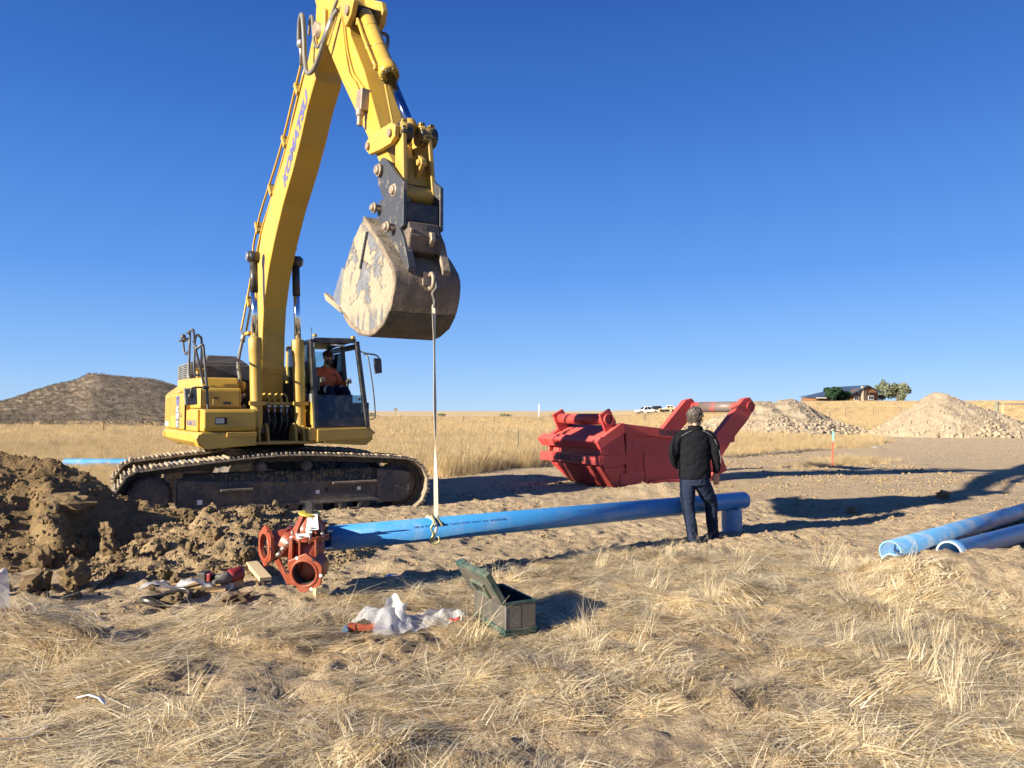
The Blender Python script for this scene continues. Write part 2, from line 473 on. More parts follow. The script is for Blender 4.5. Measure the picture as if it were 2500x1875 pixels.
def hgt(x, y):
    x = np.asarray(x, float); y = np.asarray(y, float)
    far = np.clip(y, 0, None)
    z = 1.9 * sm(90, 420, far) + 0.0 * x
    # rise to the right, where the house stands
    z = z + 3.3 * sm(0.18, 0.42, x / np.maximum(y, 20)) * sm(62, 215, y)
    z = z + 0.9 * sm(0.1, 0.22, x / np.maximum(y, 20)) * sm(60, 165, y)
    z = z + 0.35 * fbm(x * 0.05, y * 0.05, 3, 1) * sm(20, 60, y)
    z = z + 0.10 * fbm(x * 0.35, y * 0.35, 3, 2) * sm(70, 8, y)
    near = sm(26, 16, y)
    z = z + 0.055 * fbm(x * 1.6, y * 1.6, 4, 3) * near
    z = z + 0.10 * fbm(x * 0.45 + y * 0.15, y * 1.5 - x * 0.35, 3, 6) * sm(9, 16, y) * sm(60, 30, y)
    z = z + 0.05 * fbm(x * 2.0, y * 4.0, 3, 7) * sm(9, 12, y) * sm(36, 20, y)
    f = fine(x, y)
    z = z - 0.045 * sm(1.0, 0.5, np.hypot(x - 0.0, y - 5.95))
    z = z + 0.075 * fbm(x * 6, y * 6, 3, 4) * f + 0.05 * fbm(x * 12, y * 12, 2, 8) * f
    # sods and hoof-like holes in the trampled part
    h = fbm(x * 3.1, y * 3.1, 3, 21)
    z = z - 0.05 * sm(0.20, 0.33, h) * f * sm(8.5, 6.5, y)
    z = z + 0.05 * sm(0.20, 0.34, -h) * f * sm(8.5, 6.5, y)
    # bank at the right, in front of the loose pipes
    prof = np.where(y < 7.1, sm(5.7, 6.95, y), sm(7.72, 7.2, y))
    z = z + 0.31 * sm(3.0, 3.75, x) * sm(9, 7, x) * prof * (1 + 0.55 * fbm(x * 2.4, y * 2.4, 4, 31) + 0.3 * fbm(x * 8, y * 8, 3, 36))
    d = np.hypot((x - 3.9) / 0.9, (y - 7.1) / 0.45)
    # low ridge left front that throws long shadows
    d = np.hypot((x + 3.35) / 0.8, (y - 5.3 - 0.05 * x) / 0.22)
    z = z + 0.24 * sm(1.0, 0.1, d) * (1 + 1.0 * fbm(x * 4, y * 4, 3, 32))
    d = np.hypot((x + 4.2) / 1.3, (y - 5.0) / 0.2)
    z = z + 0.20 * sm(1.0, 0.1, d)
    # scraped soil between the track and the pipe
    d = np.abs(y - (9.55 + 0.53 * (x + 2))) / 0.45
    z = z + 0.10 * sm(1.0, 0.0, d) * sm(-3.2, -1.2, x) * sm(2.4, 0.6, x) * (1 + 1.6 * fbm(x * 3, y * 3, 3, 33))
    d = np.hypot((x + 1.25) / 0.55, (y - 7.9) / 0.28)
    z = z + 0.07 * sm(1, 0.1, d) * (1 + 1.2 * fbm(x * 7, y * 7, 3, 34))
    # spill in front of the red trench box
    d = np.hypot((x - 3.2) / 1.6, (y - 15.2) / 0.9)
    z = z + 0.22 * sm(1, 0.1, d) * (1 + 1.2 * fbm(x * 2, y * 2, 3, 35))
    # tread imprints of the crawler crossing the bare dirt
    for (ax, ay, bx, by, hw) in ((-0.6, 9.4, 6.5, 13.6, 0.33), (0.1, 8.4, 7.5, 11.9, 0.3), (1.2, 7.6, 3.4, 12.4, 0.28), (3.0, 15.5, 16, 21, 0.4), (2.0, 12.0, 18, 16.5, 0.4)):
        ux, uy = bx - ax, by - ay; L = math.hypot(ux, uy); ux /= L; uy /= L
        s = (x - ax) * ux + (y - ay) * uy; t = -(x - ax) * uy + (y - ay) * ux + 0.12 * np.sin(s * 0.7)
        m = sm(hw, hw - 0.07, np.abs(t)) * sm(0, 0.5, s) * sm(L, L - 0.7, s) * sm(-0.25, 0.1, fbm(x * 0.8, y * 0.8, 2, 40))
        z = z + m * (0.014 * np.sin(s * 2 * math.pi / 0.17 + 1.2 * np.sign(t)) - 0.02) * sm(24, 14, y)
    return z
def gz(x, y): return float(hgt(np.array([x]), np.array([y]))[0])

def axis(lo, a, b, hi, st, g):
    c = list(np.arange(a, b, st)); d = st; x = b
    while x < hi: c.append(x); d *= g; x += d
    c.append(hi); d = st; x = a - st; l = []
    while x > lo: l.append(x); d *= g; x -= d
    l.append(lo)
    return np.array(l[::-1] + c)
gx = axis(-700, -7.5, 8.0, 700, 0.036, 1.05)
gy = axis(-60, 3.0, 13.0, 1500, 0.036, 1.028)
GX, GY = np.meshgrid(gx, gy)
GZ = hgt(GX, GY)
nx, ny = len(gx), len(gy)
idx = np.arange(nx * ny).reshape(ny, nx)
Q = np.stack([idx[:-1, :-1], idx[:-1, 1:], idx[1:, 1:], idx[1:, :-1]], -1).reshape(-1, 4)
GM = grassmask(GX, GY)
mat = NT('dry_soil_and_litter')
P3 = mat.co('Object')
gm = mat.attr('grass')
n0 = mat.noise(0.35, 5, 0.6, P3); n1 = mat.noise(2.2, 6, 0.65, P3); n2 = mat.noise(26, 5, 0.7, P3); n3 = mat.noise(140, 3, 0.7, P3)
soil = mat.ramp(n1, (0.32, (0.26, 0.19, 0.12)), (0.5, (0.41, 0.315, 0.21)), (0.68, (0.52, 0.415, 0.29)))
soil = mat.mix(mat.ramp(n0, (0.35, 0.0), (0.65, 0.55)), soil, (0.47, 0.36, 0.22))
soil = mat.mix(0.4, soil, mat.ramp(n2, (0.35, (0.21, 0.15, 0.09)), (0.62, (0.56, 0.45, 0.31))))
# scattered straw bits
strw = mat.n.new('ShaderNodeTexNoise'); strw.inputs['Scale'].default_value = 1
mpv = mat.co('Object', (16, 95, 20)); mat.l.new(mpv, strw.inputs['Vector']); strw.inputs['Detail'].default_value = 3
st = mat.ramp(strw.outputs['Fac'], (0.60, 0.0), (0.66, 1.0))
soil = mat.mix(mat.math('MULTIPLY', st, mat.math('ADD', 0.25, mat.math('MULTIPLY', n0, 0.5))), soil, (0.44, 0.33, 0.18))
litter = mat.ramp(n2, (0.3, (0.20, 0.135, 0.075)), (0.5, (0.40, 0.29, 0.17)), (0.7, (0.60, 0.46, 0.29)))
sepg = mat.n.new('ShaderNodeSeparateXYZ'); mat.l.new(P3, sepg.inputs[0])
farf = mat.ramp(mat.math('DIVIDE', sepg.outputs[1], 60.0), (0.25, 0.0), (0.8, 1.0))
fieldc = mat.ramp(mat.noise(0.06, 5, 0.6, mat.co('Object', (0.5, 2.2, 1))), (0.3, (0.52, 0.38, 0.20)), (0.55, (0.60, 0.46, 0.26)), (0.75, (0.54, 0.43, 0.26)))
litter = mat.mix(farf, litter, fieldc)
soil = mat.mix(mat.math('MULTIPLY', mat.ramp(mat.math('DIVIDE', sepg.outputs[1], 60.0), (0.15, 0.0), (0.6, 1.0)), 0.7), soil, mat.mix(n1, (0.46, 0.34, 0.20), (0.62, 0.48, 0.31)))  # soil colour brightened with distance to make up for dim far shading
mat.P(mat.mix(gm, soil, litter), 0.95)
mat.b.inputs['Specular IOR Level'].default_value = 0.1
hh = mat.math('ADD', mat.math('MULTIPLY', n2, 1.0), mat.math('MULTIPLY', n3, 0.35))
mat.bump(hh, 1.0, 0.045)
M['soil'] = mat.m
me = npmesh('ground', np.stack([GX, GY, GZ], -1).reshape(-1, 3), Q, True, {'grass': GM.ravel()})
g = link('ground', me, mat.m); tag(g, kind='structure')

# ------------------------------------------------------------------ the hill on the left
HP = np.array([(-1.9, 1.7), (-0.94, 1.7), (-0.802, 1.7), (-0.70, 4.0), (-0.672, 5.6), (-0.64, 8.0), (-0.612, 9.6), (-0.594, 10.0), (-0.583, 10.9), (-0.573, 12.1), (-0.558, 12.05), (-0.526, 11.3), (-0.492, 10.8), (-0.470, 9.9), (-0.455, 8.9),
               (-0.405, 6.1), (-0.35, 2.8), (-0.27, 1.2), (-0.1, 0.4), (0, 0)])
def hill_z(x, y):
    q = x / y
    top = np.interp(q, HP[:, 0], HP[:, 1])
    e = sm(95 + 30 * np.clip(-0.45 - q, 0, 1), 200, y + 12 * fbm(x * 0.03, y * 0.03, 3, 50))
    e = 0.35 * e + 0.65 * np.clip((y - 105) / 95, 0, 1)
    e = e * sm(330, 215, y)
    gul = 0.9 * np.abs(fbm(x * 0.09 + y * 0.02, y * 0.012, 3, 52)) * np.sin(np.clip(e, 0, 1) * math.pi)
    return top * e - gul - 0.3 + 0.5 * fbm(x * 0.12, y * 0.12, 3, 53) * e
hx = np.linspace(-340, -2, 340); hy = np.linspace(95, 330, 240)
HX, HY = np.meshgrid(hx, hy); HZ = hill_z(HX, HY)
i2 = np.arange(HX.size).reshape(HX.shape)
Q = np.stack([i2[:-1, :-1], i2[:-1, 1:], i2[1:, 1:], i2[1:, :-1]], -1).reshape(-1, 4)
mat = NT('sage_hillside')
v1 = mat.noise(0.35, 6, 0.7, mat.co('Object', (1, 2.0, 2.5))); v2 = mat.noise(0.03, 4, 0.6)
c = mat.ramp(v1, (0.36, (0.17, 0.135, 0.105)), (0.5, (0.28, 0.22, 0.16)), (0.66, (0.39, 0.305, 0.205)))
c = mat.mix(mat.ramp(v2, (0.5, 0.0), (0.62, 0.4)), c, (0.17, 0.15, 0.10))
mat.P(c, 0.95); mat.b.inputs['Specular IOR Level'].default_value = 0.1
mat.bump(v1, 1.0, 1.2)
h = link('hill', npmesh('hill', np.stack([HX, HY, HZ], -1).reshape(-1, 3), Q, True), mat.m); tag(h, kind='structure')
# ------------------------------------------------------------------ the excavator (local x = forward, y = its left, z up)
EXC = empty('crawler_excavator', (-4.51, 13.59, -0.12), R(-57.5), 'yellow crawler excavator on black tracks with raised boom and muddy bucket', 'excavator')
Y_, YD, BK = M['yellow'], M['yellow_d'], M['black']

# --- undercarriage: built along its own x axis, turned 86.2 degrees against the house
TR = Matrix.Rotation(R(86.2), 4, 'Z')
def smooth_path(P, n, closed=True):
    P = [Vector(p) for p in P]; out = []; m = len(P)
    for i in range(m if closed else m - 1):
        a, b, c, d = (P[(i + k - 1) % m] if closed else P[min(max(i + k - 1, 0), m - 1)] for k in range(4))
        for j in range(n):
            t = j / n
            out.append(0.5 * ((2 * b) + (c - a) * t + (2 * a - 5 * b + 4 * c - d) * t * t + (3 * b - a - 3 * c + d) * t ** 3))
    if not closed: out.append(P[-1])
    return out
def resample(P, n, closed=True):
    P = list(P) + ([P[0]] if closed else [])
    L = [0]
    for i in range(1, len(P)): L.append(L[-1] + (P[i] - P[i - 1]).length)
    out = []; j = 0
    for k in range(n):
        s = L[-1] * k / n
        while L[j + 1] < s: j += 1
        t = (s - L[j]) / (L[j + 1] - L[j])
        out.append((P[j].lerp(P[j + 1], t), (P[j + 1] - P[j]).normalized()))
    return out
PATH = [(-2.46, 0.52), (-2.40, 0.70), (-2.27, 0.86), (-2.05, 0.92), (-1.2, 1.01), (-0.37, 1.085), (0.35, 1.095), (1.3, 1.045), (2.05, 0.985), (2.32, 0.88), (2.48, 0.68), (2.51, 0.46),
        (2.42, 0.22), (2.22, 0.05), (1.9, 0.0), (1.0, 0.0), (0, 0.0), (-1.0, 0.0), (-1.8, 0.02), (-2.15, 0.10), (-2.38, 0.28)]
PATH3 = smooth_path([(p[0], 0, p[1]) for p in PATH], 8)
shoe = MB()   # one shoe: plate with three grousers, x along the track, z outwards
shoe.M = Matrix.Identity(4)
shoe.prism([(-0.105, -0.035), (0.10, -0.035), (0.10, -0.012), (0.088, 0.030), (0.068, 0.030), (0.055, -0.008), (0.008, -0.008), (0.002, 0.022), (-0.016, 0.022), (-0.022, -0.008), (-0.068, -0.008), (-0.075, 0.026), (-0.097, 0.026), (-0.105, -0.012)], -0.40, 0.40)
shoe_me = shoe.mesh('track_shoe')
lk = MB()
lk.prism([(-0.115, -0.10), (-0.09, -0.145), (0.0, -0.125), (0.09, -0.145), (0.115, -0.10), (0.09, -0.037), (-0.09, -0.037)], -0.13, -0.085)
lk.prism([(-0.115, -0.10), (-0.09, -0.145), (0.0, -0.125), (0.09, -0.145), (0.115, -0.10), (0.09, -0.037), (-0.09, -0.037)], 0.085, 0.13)
lk.cyl((0.105, -0.14, -0.09), (0.105, 0.14, -0.09), 0.035, 10)
link_me = lk.mesh('track_link')
for side, yc in ((0, -1.295), (1, 1.295)):
    trk = empty('track_assembly'); trk.parent = EXC
    trk.matrix_local = TR @ Matrix.Translation((0, yc, 0))
    NS = 50
    for (p, t) in resample(PATH3, NS):
        ang = math.atan2(t.z, t.x)
        for nm, me_, mt in (('track_shoe', shoe_me, M['shoe']), ('track_link', link_me, M['chain'])):
            o = link(nm, me_, mt, trk)
            o.location = p; o.rotation_euler = (random.uniform(-.01, .01), -ang, 0)
    # side frame
    ys = -1 if side == 0 else 1
    f = MB()
    f.prism([(-1.60, 0.30), (-1.55, 0.24), (1.62, 0.24), (1.68, 0.36), (1.68, 0.58), (1.55, 0.60), (-1.0, 0.68), (-1.60, 0.72)], -0.24 * 1, 0.24)
    obj('track_frame', f, M['frame'], trk, 0.012)
    f = MB()
    f.prism([(-1.62, 0.25), (1.66, 0.25), (1.66, 0.29), (-1.62, 0.29)], ys * 0.24, ys * 0.275)
    obj('frame_flange', f, M['frame'], trk)
    f = MB()   # sloping top with packed soil
    f.prism([(-0.24, 0.60), (0.24, 0.60), (0.12, 0.80), (-0.12, 0.80)], -1.5, 1.62, 'x')
    obj('frame_top', f, M['chain'], trk, 0.01)
    for (a, b, z0, z1) in ((-0.98, -0.49, 0.56, 0.60), (0.80, 1.58, 0.60, 0.64)):
        f = MB(); f.box(a, b, ys * 0.24 if ys > 0 else -0.36, 0.36 if ys > 0 else -0.24, z0 - 0.035, z1 - 0.035)
        obj('step_plate', f, M['frame'], trk, 0.008)
    # idler and its cover plate
    f = MB(); f.lathe([(0.10, -0.11), (0.36, -0.10), (0.39, -0.05), (0.39, 0.05), (0.36, 0.10), (0.10, 0.11)], (2.03, 0, 0.49), (0, 1, 0), 28)
    obj('idler_wheel', f, M['frame'], trk)
    f = MB(); f.prism([(1.60, 0.20), (2.05, 0.22), (2.16, 0.30), (2.22, 0.42), (2.22, 0.68), (2.12, 0.74), (1.60, 0.80)], ys * 0.19, ys * 0.262)
    obj('idler_guard', f, M['frame'], trk, 0.015, 2)
    f = MB(); f.cyl((2.02, ys * 0.262, 0.49), (2.02, ys * 0.272, 0.49), 0.028, 12); obj('guard_hole', f, M['black_and_shade'], trk)
    # sprocket with teeth and final drive cover
    f = MB(); pts = []
    for k in range(46):
        a_ = 2 * math.pi * k / 46; rr = 0.375 if k % 2 == 0 else 0.325
        pts.append((-2.0 + rr * math.cos(a_), 0.49 + rr * math.sin(a_)))
    f.prism(pts, -0.035, 0.035); obj('sprocket', f, M['frame'], trk)
    f = MB(); f.lathe([(0.30, 0.03), (0.30, 0.20), (0.265, 0.24), (0.25, 0.25)], (-2.0, 0, 0.49), (0, ys, 0), 32)
    for k in range(16):
        a_ = 2 * math.pi * k / 16
        f.cyl((-2.0 + 0.275 * math.cos(a_), ys * 0.2, 0.49 + 0.275 * math.sin(a_)), (-2.0 + 0.275 * math.cos(a_), ys * 0.245, 0.49 + 0.275 * math.sin(a_)), 0.014, 6)
    obj('final_drive_cover', f, M['frame'], trk)
    for x in (-0.34, 0.40):
        f = MB(); f.cyl((x, -0.22, 0.885), (x, 0.25, 0.885), 0.085, 18); f.cyl((x, ys * .25, 0.885), (x, ys * .26, 0.885), 0.06, 18)
        obj('carrier_roller', f, M['frame'], trk, 0.008)
        f = MB(); f.box(x - 0.05, x + 0.05, -0.1, 0.1, 0.70, 0.84); obj('roller_bracket', f, M['frame'], trk)
    for k in range(8):
        x = -1.45 + k * 0.405
        f = MB(); f.lathe([(0.07, -0.22), (0.105, -0.2), (0.105, -0.12), (0.085, -0.1), (0.085, 0.1), (0.105, 0.12), (0.105, 0.2), (0.07, 0.22)], (x, 0, 0.195), (0, 1, 0), 16)
        obj('track_roller', f, M['frame'], trk)
    for x in (0.18, 1.12):
        f = MB(); f.prism([(x - 0.22, 0.27), (x - 0.17, 0.11), (x + 0.17, 0.11), (x + 0.22, 0.27), (x + 0.16, 0.27), (x + 0.13, 0.15), (x - 0.13, 0.15), (x - 0.16, 0.27)], ys * 0.20, ys * 0.27)
        obj('track_guard', f, M['frame'], trk, 0.005)
    if side == 0:
        for (x, z, s_) in ((-1.27, 0.37, 0.075), (0.57, 0.44, 0.06), (1.28, 0.47, 0.06)):
            f = MB(); f.box(x - s_ / 2, x + s_ / 2, -0.244, -0.241, z - s_ / 2, z + s_ / 2); st_ = obj('warning_sticker', f, M['white'], trk)
        f = MB(); f.prism([(0.70, 0.44), (0.73, 0.44), (0.74, 0.47), (0.73, 0.51), (0.70, 0.51), (0.69, 0.47)], -0.245, -0.241)
        obj('frame_hole', f, M['black_and_shade'], trk)
f = MB(); f.M = TR
f.prism([(-0.9, 0.45), (0.9, 0.45), (0.7, 0.95), (-0.7, 0.95)], -0.75, 0.75, 'y')
f.box(-0.55, -0.25, -1.1, 1.1, 0.45, 0.75); f.box(0.25, 0.55, -1.1, 1.1, 0.45, 0.75)
obj('carbody', f, M['frame'], EXC, 0.02)
f = MB(); f.lathe([(0.66, 0.93), (0.70, 0.94), (0.70, 1.10), (0.75, 1.11), (0.75, 1.15), (0.68, 1.16), (0.68, 1.27)], (0, 0, 0), (0, 0, 1), 48)
for k in range(36):
    a_ = 2 * math.pi * k / 36; f.cyl((0.725 * math.cos(a_), 0.725 * math.sin(a_), 1.09), (0.725 * math.cos(a_), 0.725 * math.sin(a_), 1.11), 0.014, 6)
obj('slewing_ring', f, M['black'], EXC)

# --- revolving frame and body
f = MB()
f.box(-1.0, 1.35, -0.52, 0.52, 1.24, 1.30); f.box(1.35, 1.52, -0.56, 0.44, 1.255, 1.30)
obj('revolving_frame', f, YD, EXC, 0.01)
f = MB(); f.box(-1.1, 0.55, -0.56, 0.42, 1.30, 2.30); f.box(0.55, 0.90, -0.52, 0.40, 1.30, 1.62); obj('machinery_bay', f, M['black_and_shade'], EXC)
# counterweight: rounded back seen from above, two lofted tiers
def arc_plan(x_front, x_rear, hw, inset=0.0, n=10):
    pts = [(x_front, -hw + inset)]
    for k in range(n + 1):
        a_ = math.pi * k / n
        pts.append((x_rear + 0.72 - (0.72 - inset) * math.sin(a_) ** 0.75, -(hw - inset) * math.cos(a_)))
    pts.append((x_front, hw - inset))
    return pts
f = MB()
tiers = [(1.15, 0.28), (1.30, 0.0), (1.38, 0.0), (1.48, 0.06), (2.0, 0.05), (2.14, 0.10), (2.26, 0.26), (2.30, 0.42)]
vs = []; n = 0
for z, ins in tiers:
    pl = arc_plan(-2.15, -2.99, 1.44, ins); n = len(pl); vs += [(x, y, z) for x, y in pl]
fs = [tuple(range(n)), tuple((len(tiers) - 1) * n + k for k in range(n))[::-1]]
for i in range(len(tiers) - 1):
    for k in range(n):
        l = (k + 1) % n; fs.append((i * n + k, (i + 1) * n + k, (i + 1) * n + l, i * n + l))
f.add(vs, fs, False)
obj('counterweight', f, Y_, EXC, 0.02, 2)
# right side (y < 0): skirt, lower box, middle box, upper box
f = MB()
f.prism([(-1.42, 1.30), (-1.30, 1.205), (-0.56, 1.25), (-0.56, 1.30), (-0.56, 1.465), (-1.38, 1.465), (-1.42, 1.42)], -2.13, 1.62, 'x')
obj('side_skirt', f, Y_, EXC, 0.012, 2)
f = MB(); f.box(1.62, 1.655, -1.02, -0.56, 1.39, 1.465); obj('front_lip', f, Y_, EXC, 0.006)
f = MB(); f.prism([(-1.46, 1.36), (-1.42, 1.24), (-1.42, 1.44)], 1.3, 1.62, 'x'); obj('skirt_corner', f, Y_, EXC)
f = MB(); f.prism([(0.25, 1.475), (1.60, 1.475), (1.635, 1.52), (1.635, 1.78), (1.60, 1.83), (0.25, 1.84)], -1.36, -0.57)
obj('fuel_box', f, Y_, EXC, 0.025, 3)
f = MB(); f.prism([(-0.6, 1.84), (1.15, 1.845), (1.15, 2.14), (1.12, 2.18), (-0.6, 2.18)], -1.34, -0.70)
obj('tool_box', f, Y_, EXC, 0.025, 3)
f = MB(); f.prism([(-1.6, 2.18), (0.90, 2.185), (0.82, 2.36), (-1.6, 2.40)], -1.28, -0.68)
obj('upper_box', f, Y_, EXC, 0.03, 3)
f = MB(); f.box(1.151, 1.156, -1.325, -1.315, 1.86, 2.15); f.box(1.151, 1.156, -1.325, -0.72, 1.86, 1.868); f.box(1.151, 1.156, -0.728, -0.72, 1.86, 2.15)
obj('door_seam', f, M['black_and_shade'], EXC)
f = MB(); f.box(1.151, 1.158, -1.145, -1.05, 1.90, 2.02); obj('warning_label', f, YD, EXC, 0.004)
f = MB(); f.box(1.158, 1.160, -1.145, -1.05, 2.0, 2.02); obj('label_bar', f, M['black_and_shade'], EXC)
f = MB(); f.box(1.151, 1.158, -0.99, -0.86, 1.91, 1.95); obj('latch', f, BK, EXC, 0.004)
f = MB(); f.box(1.634, 1.639, -1.20, -1.015, 1.59, 1.70); lam = obj('work_lamp', f, M['black_and_shade'], EXC, 0.01, 2)
f = MB(); f.box(1.639, 1.643, -1.185, -1.06, 1.605, 1.685); obj('lamp_lens', f, M['steel'], lam, 0.01, 2)
# right flank panels behind
f = MB(); f.box(-2.12, 0.24, -1.425, -0.6, 1.475, 2.12)
f.prism([(-1.425, 2.12), (-0.68, 2.12), (-0.68, 2.30), (-1.20, 2.30)], -2.12, -0.6, 'x')
obj('side_panel', f, Y_, EXC, 0.03, 3)
f = MB(); f.box(0.24, 1.30, -1.40, -1.36, 1.475, 1.82); obj('front_side_panel', f, Y_, EXC, 0.012, 2)
for x in (-1.45, -0.55, 0.235):
    f = MB(); f.box(x - 0.005, x + 0.005, -1.4275, -1.40, 1.48, 2.10); obj('panel_seam', f, M['black_and_shade'], EXC)
for (x0, x1, z0, z1) in ((-2.0, -1.55, 1.62, 2.05), (-1.4, -0.8, 1.72, 2.08)):
    f = MB(); f.box(x0, x1, -1.4285, -1.42, z0, z1); obj('panel_film', f, M['yellow_band'], EXC)
f = MB(); f.box(-2.05, -1.62, -1.4305, -1.428, 1.52, 1.60); obj('white_sticker', f, M['white'], EXC)
f = MB(); f.box(-0.72, -0.32, -1.4305, -1.42, 1.50, 1.90); dec = obj('model_decal', f, M['greydecal'], EXC)
for b_, z_ in (('PC', 1.83), ('290', 1.71), ('LC', 1.57)):
    text('lettering', b_, M['white'], dec, 0.13, frame((-0.52, -1.432, z_), (1, 0, 0), (0, 0, 1)), 0.001, 0.003, sx=1.5)
for z_, h_ in ((1.95, 0.13), (2.05, 0.06)):
    f = MB(); f.box(-0.68, -0.34, -1.4305, -1.42, z_ - 0.04, z_ + h_ - 0.04); obj('blue_decal', f, M['bluetext'], EXC)
text('lettering', 'KOMATSU', M['bluetext'], EXC, 0.12, frame((0.78, -1.402, 1.60), (1, 0, 0), (0, 0, 1)), 0.001, 0.003, sx=1.6)
text('lettering', 'S-52', M['greydecal'], EXC, 0.1, frame((-0.15, -1.428, 1.72), (1, 0, 0), (0, 0, 1)), 0.001, 0.0, sx=1.4)
# bonnet
f = MB()
vs = [(-2.3, -0.98, 2.28), (-0.72, -0.98, 2.36), (-0.72, 0.72, 2.36), (-2.3, 0.72, 2.28), (-2.2, -0.9, 2.66), (-0.80, -0.95, 2.68), (-0.80, 0.66, 2.68), (-2.2, 0.6, 2.66)]
f.hull8(vs)
f.hull8([(-2.1, -0.96, 2.66), (-0.82, -0.96, 2.682), (-0.82, -0.12, 2.682), (-2.1, -0.12, 2.66), (-1.95, -0.90, 2.84), (-0.95, -0.86, 2.86), (-0.98, -0.34, 2.86), (-1.95, -0.34, 2.84)])
hd_ = obj('engine_bonnet', f, M['hoodgrey'], EXC, 0.03, 3)
f = MB(); f.box(-1.9, -0.6, -1.24, -0.985, 2.38, 2.70); obj('side_grille_housing', f, M['grey'], EXC, 0.04, 3)
for k in range(7):
    for j in range(2):
        f = MB(); f.box(-1.75 + j * 0.55, -1.30 + j * 0.55, -1.246, -1.235, 2.42 + k * 0.037, 2.437 + k * 0.037); obj('vent_slot', f, M['black_and_shade'], EXC)
f = MB(); f.box(-0.10, -0.02, -1.2, -1.12, 2.36, 2.52); f.box(-0.16, 0.02, -1.24, -1.08, 2.52, 2.55); obj('filler_neck', f, Y_, EXC, 0.01)
# left flank and cab deck
f = MB()
f.prism([(1.42, 1.30), (1.30, 1.205), (0.56, 1.25), (0.56, 1.465), (1.38, 1.465), (1.42, 1.42)], -2.13, 1.62, 'x')
obj('side_skirt', f, Y_, EXC, 0.012, 2)
f = MB(); f.prism([(0.42, 1.50), (1.29, 1.52), (1.47, 1.42), (1.30, 1.32), (0.42, 1.275)], 1.62, 1.66, 'x')
f.prism([(1.38, 1.51), (1.47, 1.42), (1.38, 1.34)], 0.9, 1.62, 'x')
obj('front_skirt', f, YD, EXC, 0.02, 2)
f = MB(); f.box(-2.12, -0.45, 0.55, 1.425, 1.475, 2.15); obj('side_panel', f, Y_, EXC, 0.03, 3)
f = MB(); f.box(0.5, 1.6, 0.30, 0.43, 1.30, 1.52); obj('cab_step', f, YD, EXC, 0.01)

# --- cab
CAB = empty('cab'); CAB.parent = EXC
f = MB()
f.box(-0.25, 1.60, 0.42, 1.38, 1.47, 1.56)
obj('cab_floor', f, YD, CAB, 0.01)
f = MB()
f.hull8([(-0.22, 0.44, 2.99), (1.33, 0.46, 3.0), (1.33, 1.22, 3.03), (-0.22, 1.25, 3.0), (-0.15, 0.50, 3.08), (1.27, 0.50, 3.08), (1.27, 1.18, 3.10), (-0.15, 1.2, 3.08)])
obj('cab_roof', f, BK, CAB, 0.03, 3)
def pil(a, b, w, h, mt, nm='cab_pillar'):
    f = MB(); f.bar(a, b, w, h, (1, 0, 0)); return obj(nm, f, mt, CAB, 0.012, 2)
pil((1.60, 0.42, 1.52), (1.36, 0.40, 3.03), 0.075, 0.08, BK)         # front right post
pil((1.60, 1.33, 1.52), (1.36, 1.21, 3.03), 0.075, 0.09, BK)         # front left post
pil((-0.2, 0.45, 1.52), (-0.2, 0.46, 3.03), 0.1, 0.1, YD)
pil((-0.2, 1.36, 1.52), (-0.2, 1.24, 3.03), 0.1, 0.1, BK)
pil((0.55, 1.37, 1.52), (0.52, 1.24, 3.03), 0.07, 0.09, BK)
pil((0.85, 0.42, 1.52), (0.80, 0.43, 3.0), 0.05, 0.07, BK)
f = MB(); f.hull8([(1.56, 0.40, 1.53), (1.62, 0.40, 1.53), (1.62, 1.35, 1.53), (1.56, 1.35, 1.53), (1.54, 0.40, 1.67), (1.60, 0.40, 1.67), (1.60, 1.34, 1.67), (1.54, 1.34, 1.67)])
obj('windscreen_sill', f, BK, CAB, 0.012)
f = MB(); f.hull8([(1.34, 0.42, 2.97), (1.39, 0.42, 2.97), (1.39, 1.2, 3.0), (1.34, 1.2, 3.0), (1.30, 0.42, 3.06), (1.36, 0.42, 3.06), (1.36, 1.2, 3.08), (1.30, 1.2, 3.08)])
obj('windscreen_header', f, BK, CAB, 0.012)
f = MB(); f.box(0.1, 1.56, 0.405, 0.44, 1.56, 1.95); obj('cab_side_wall', f, YD, CAB, 0.01)
f = MB(); f.box(0.85, 1.53, 0.400, 0.438, 1.95, 2.10); obj('cab_side_trim', f, M['grey'], CAB, 0.01)
f = MB(); f.box(-0.2, 1.56, 1.34, 1.375, 1.56, 1.95); obj('cab_door_panel', f, BK, CAB, 0.01)
f = MB(); f.box(-0.2, 1.35, 1.22, 1.26, 2.90, 3.0); obj('door_top_rail', f, BK, CAB, 0.01)
f = MB(); f.box(-0.23, -0.18, 0.45, 1.35, 1.5, 2.25); obj('cab_rear_wall', f, YD, CAB, 0.01)
# glass panes
f = MB(); f.hull8([(1.588, 0.45, 1.67), (1.593, 0.45, 1.67), (1.593, 1.29, 1.67), (1.588, 1.29, 1.67), (1.523, 0.45, 2.075), (1.528, 0.45, 2.075), (1.528, 1.26, 2.075), (1.523, 1.26, 2.075)])
pn = obj('lower_window_pane', f, M['glass2'], CAB)
for y_ in (0.50, 1.20):
    f = MB(); f.cyl((1.53, y_, 2.01), (1.555, y_, 2.01), 0.022, 12); obj('pane_bolt', f, BK, pn)
f = MB(); f.box(0.87, 1.48, 0.415, 0.420, 2.10, 2.97); obj('side_window_pane', f, M['glass'], CAB)
f = MB(); f.box(-0.15, 0.80, 0.415, 0.420, 1.97, 2.97); obj('side_window_pane', f, M['glass'], CAB)
f = MB(); f.box(-0.15, 0.50, 1.30, 1.305, 1.97, 2.9); obj('door_window_pane', f, M['glass'], CAB)
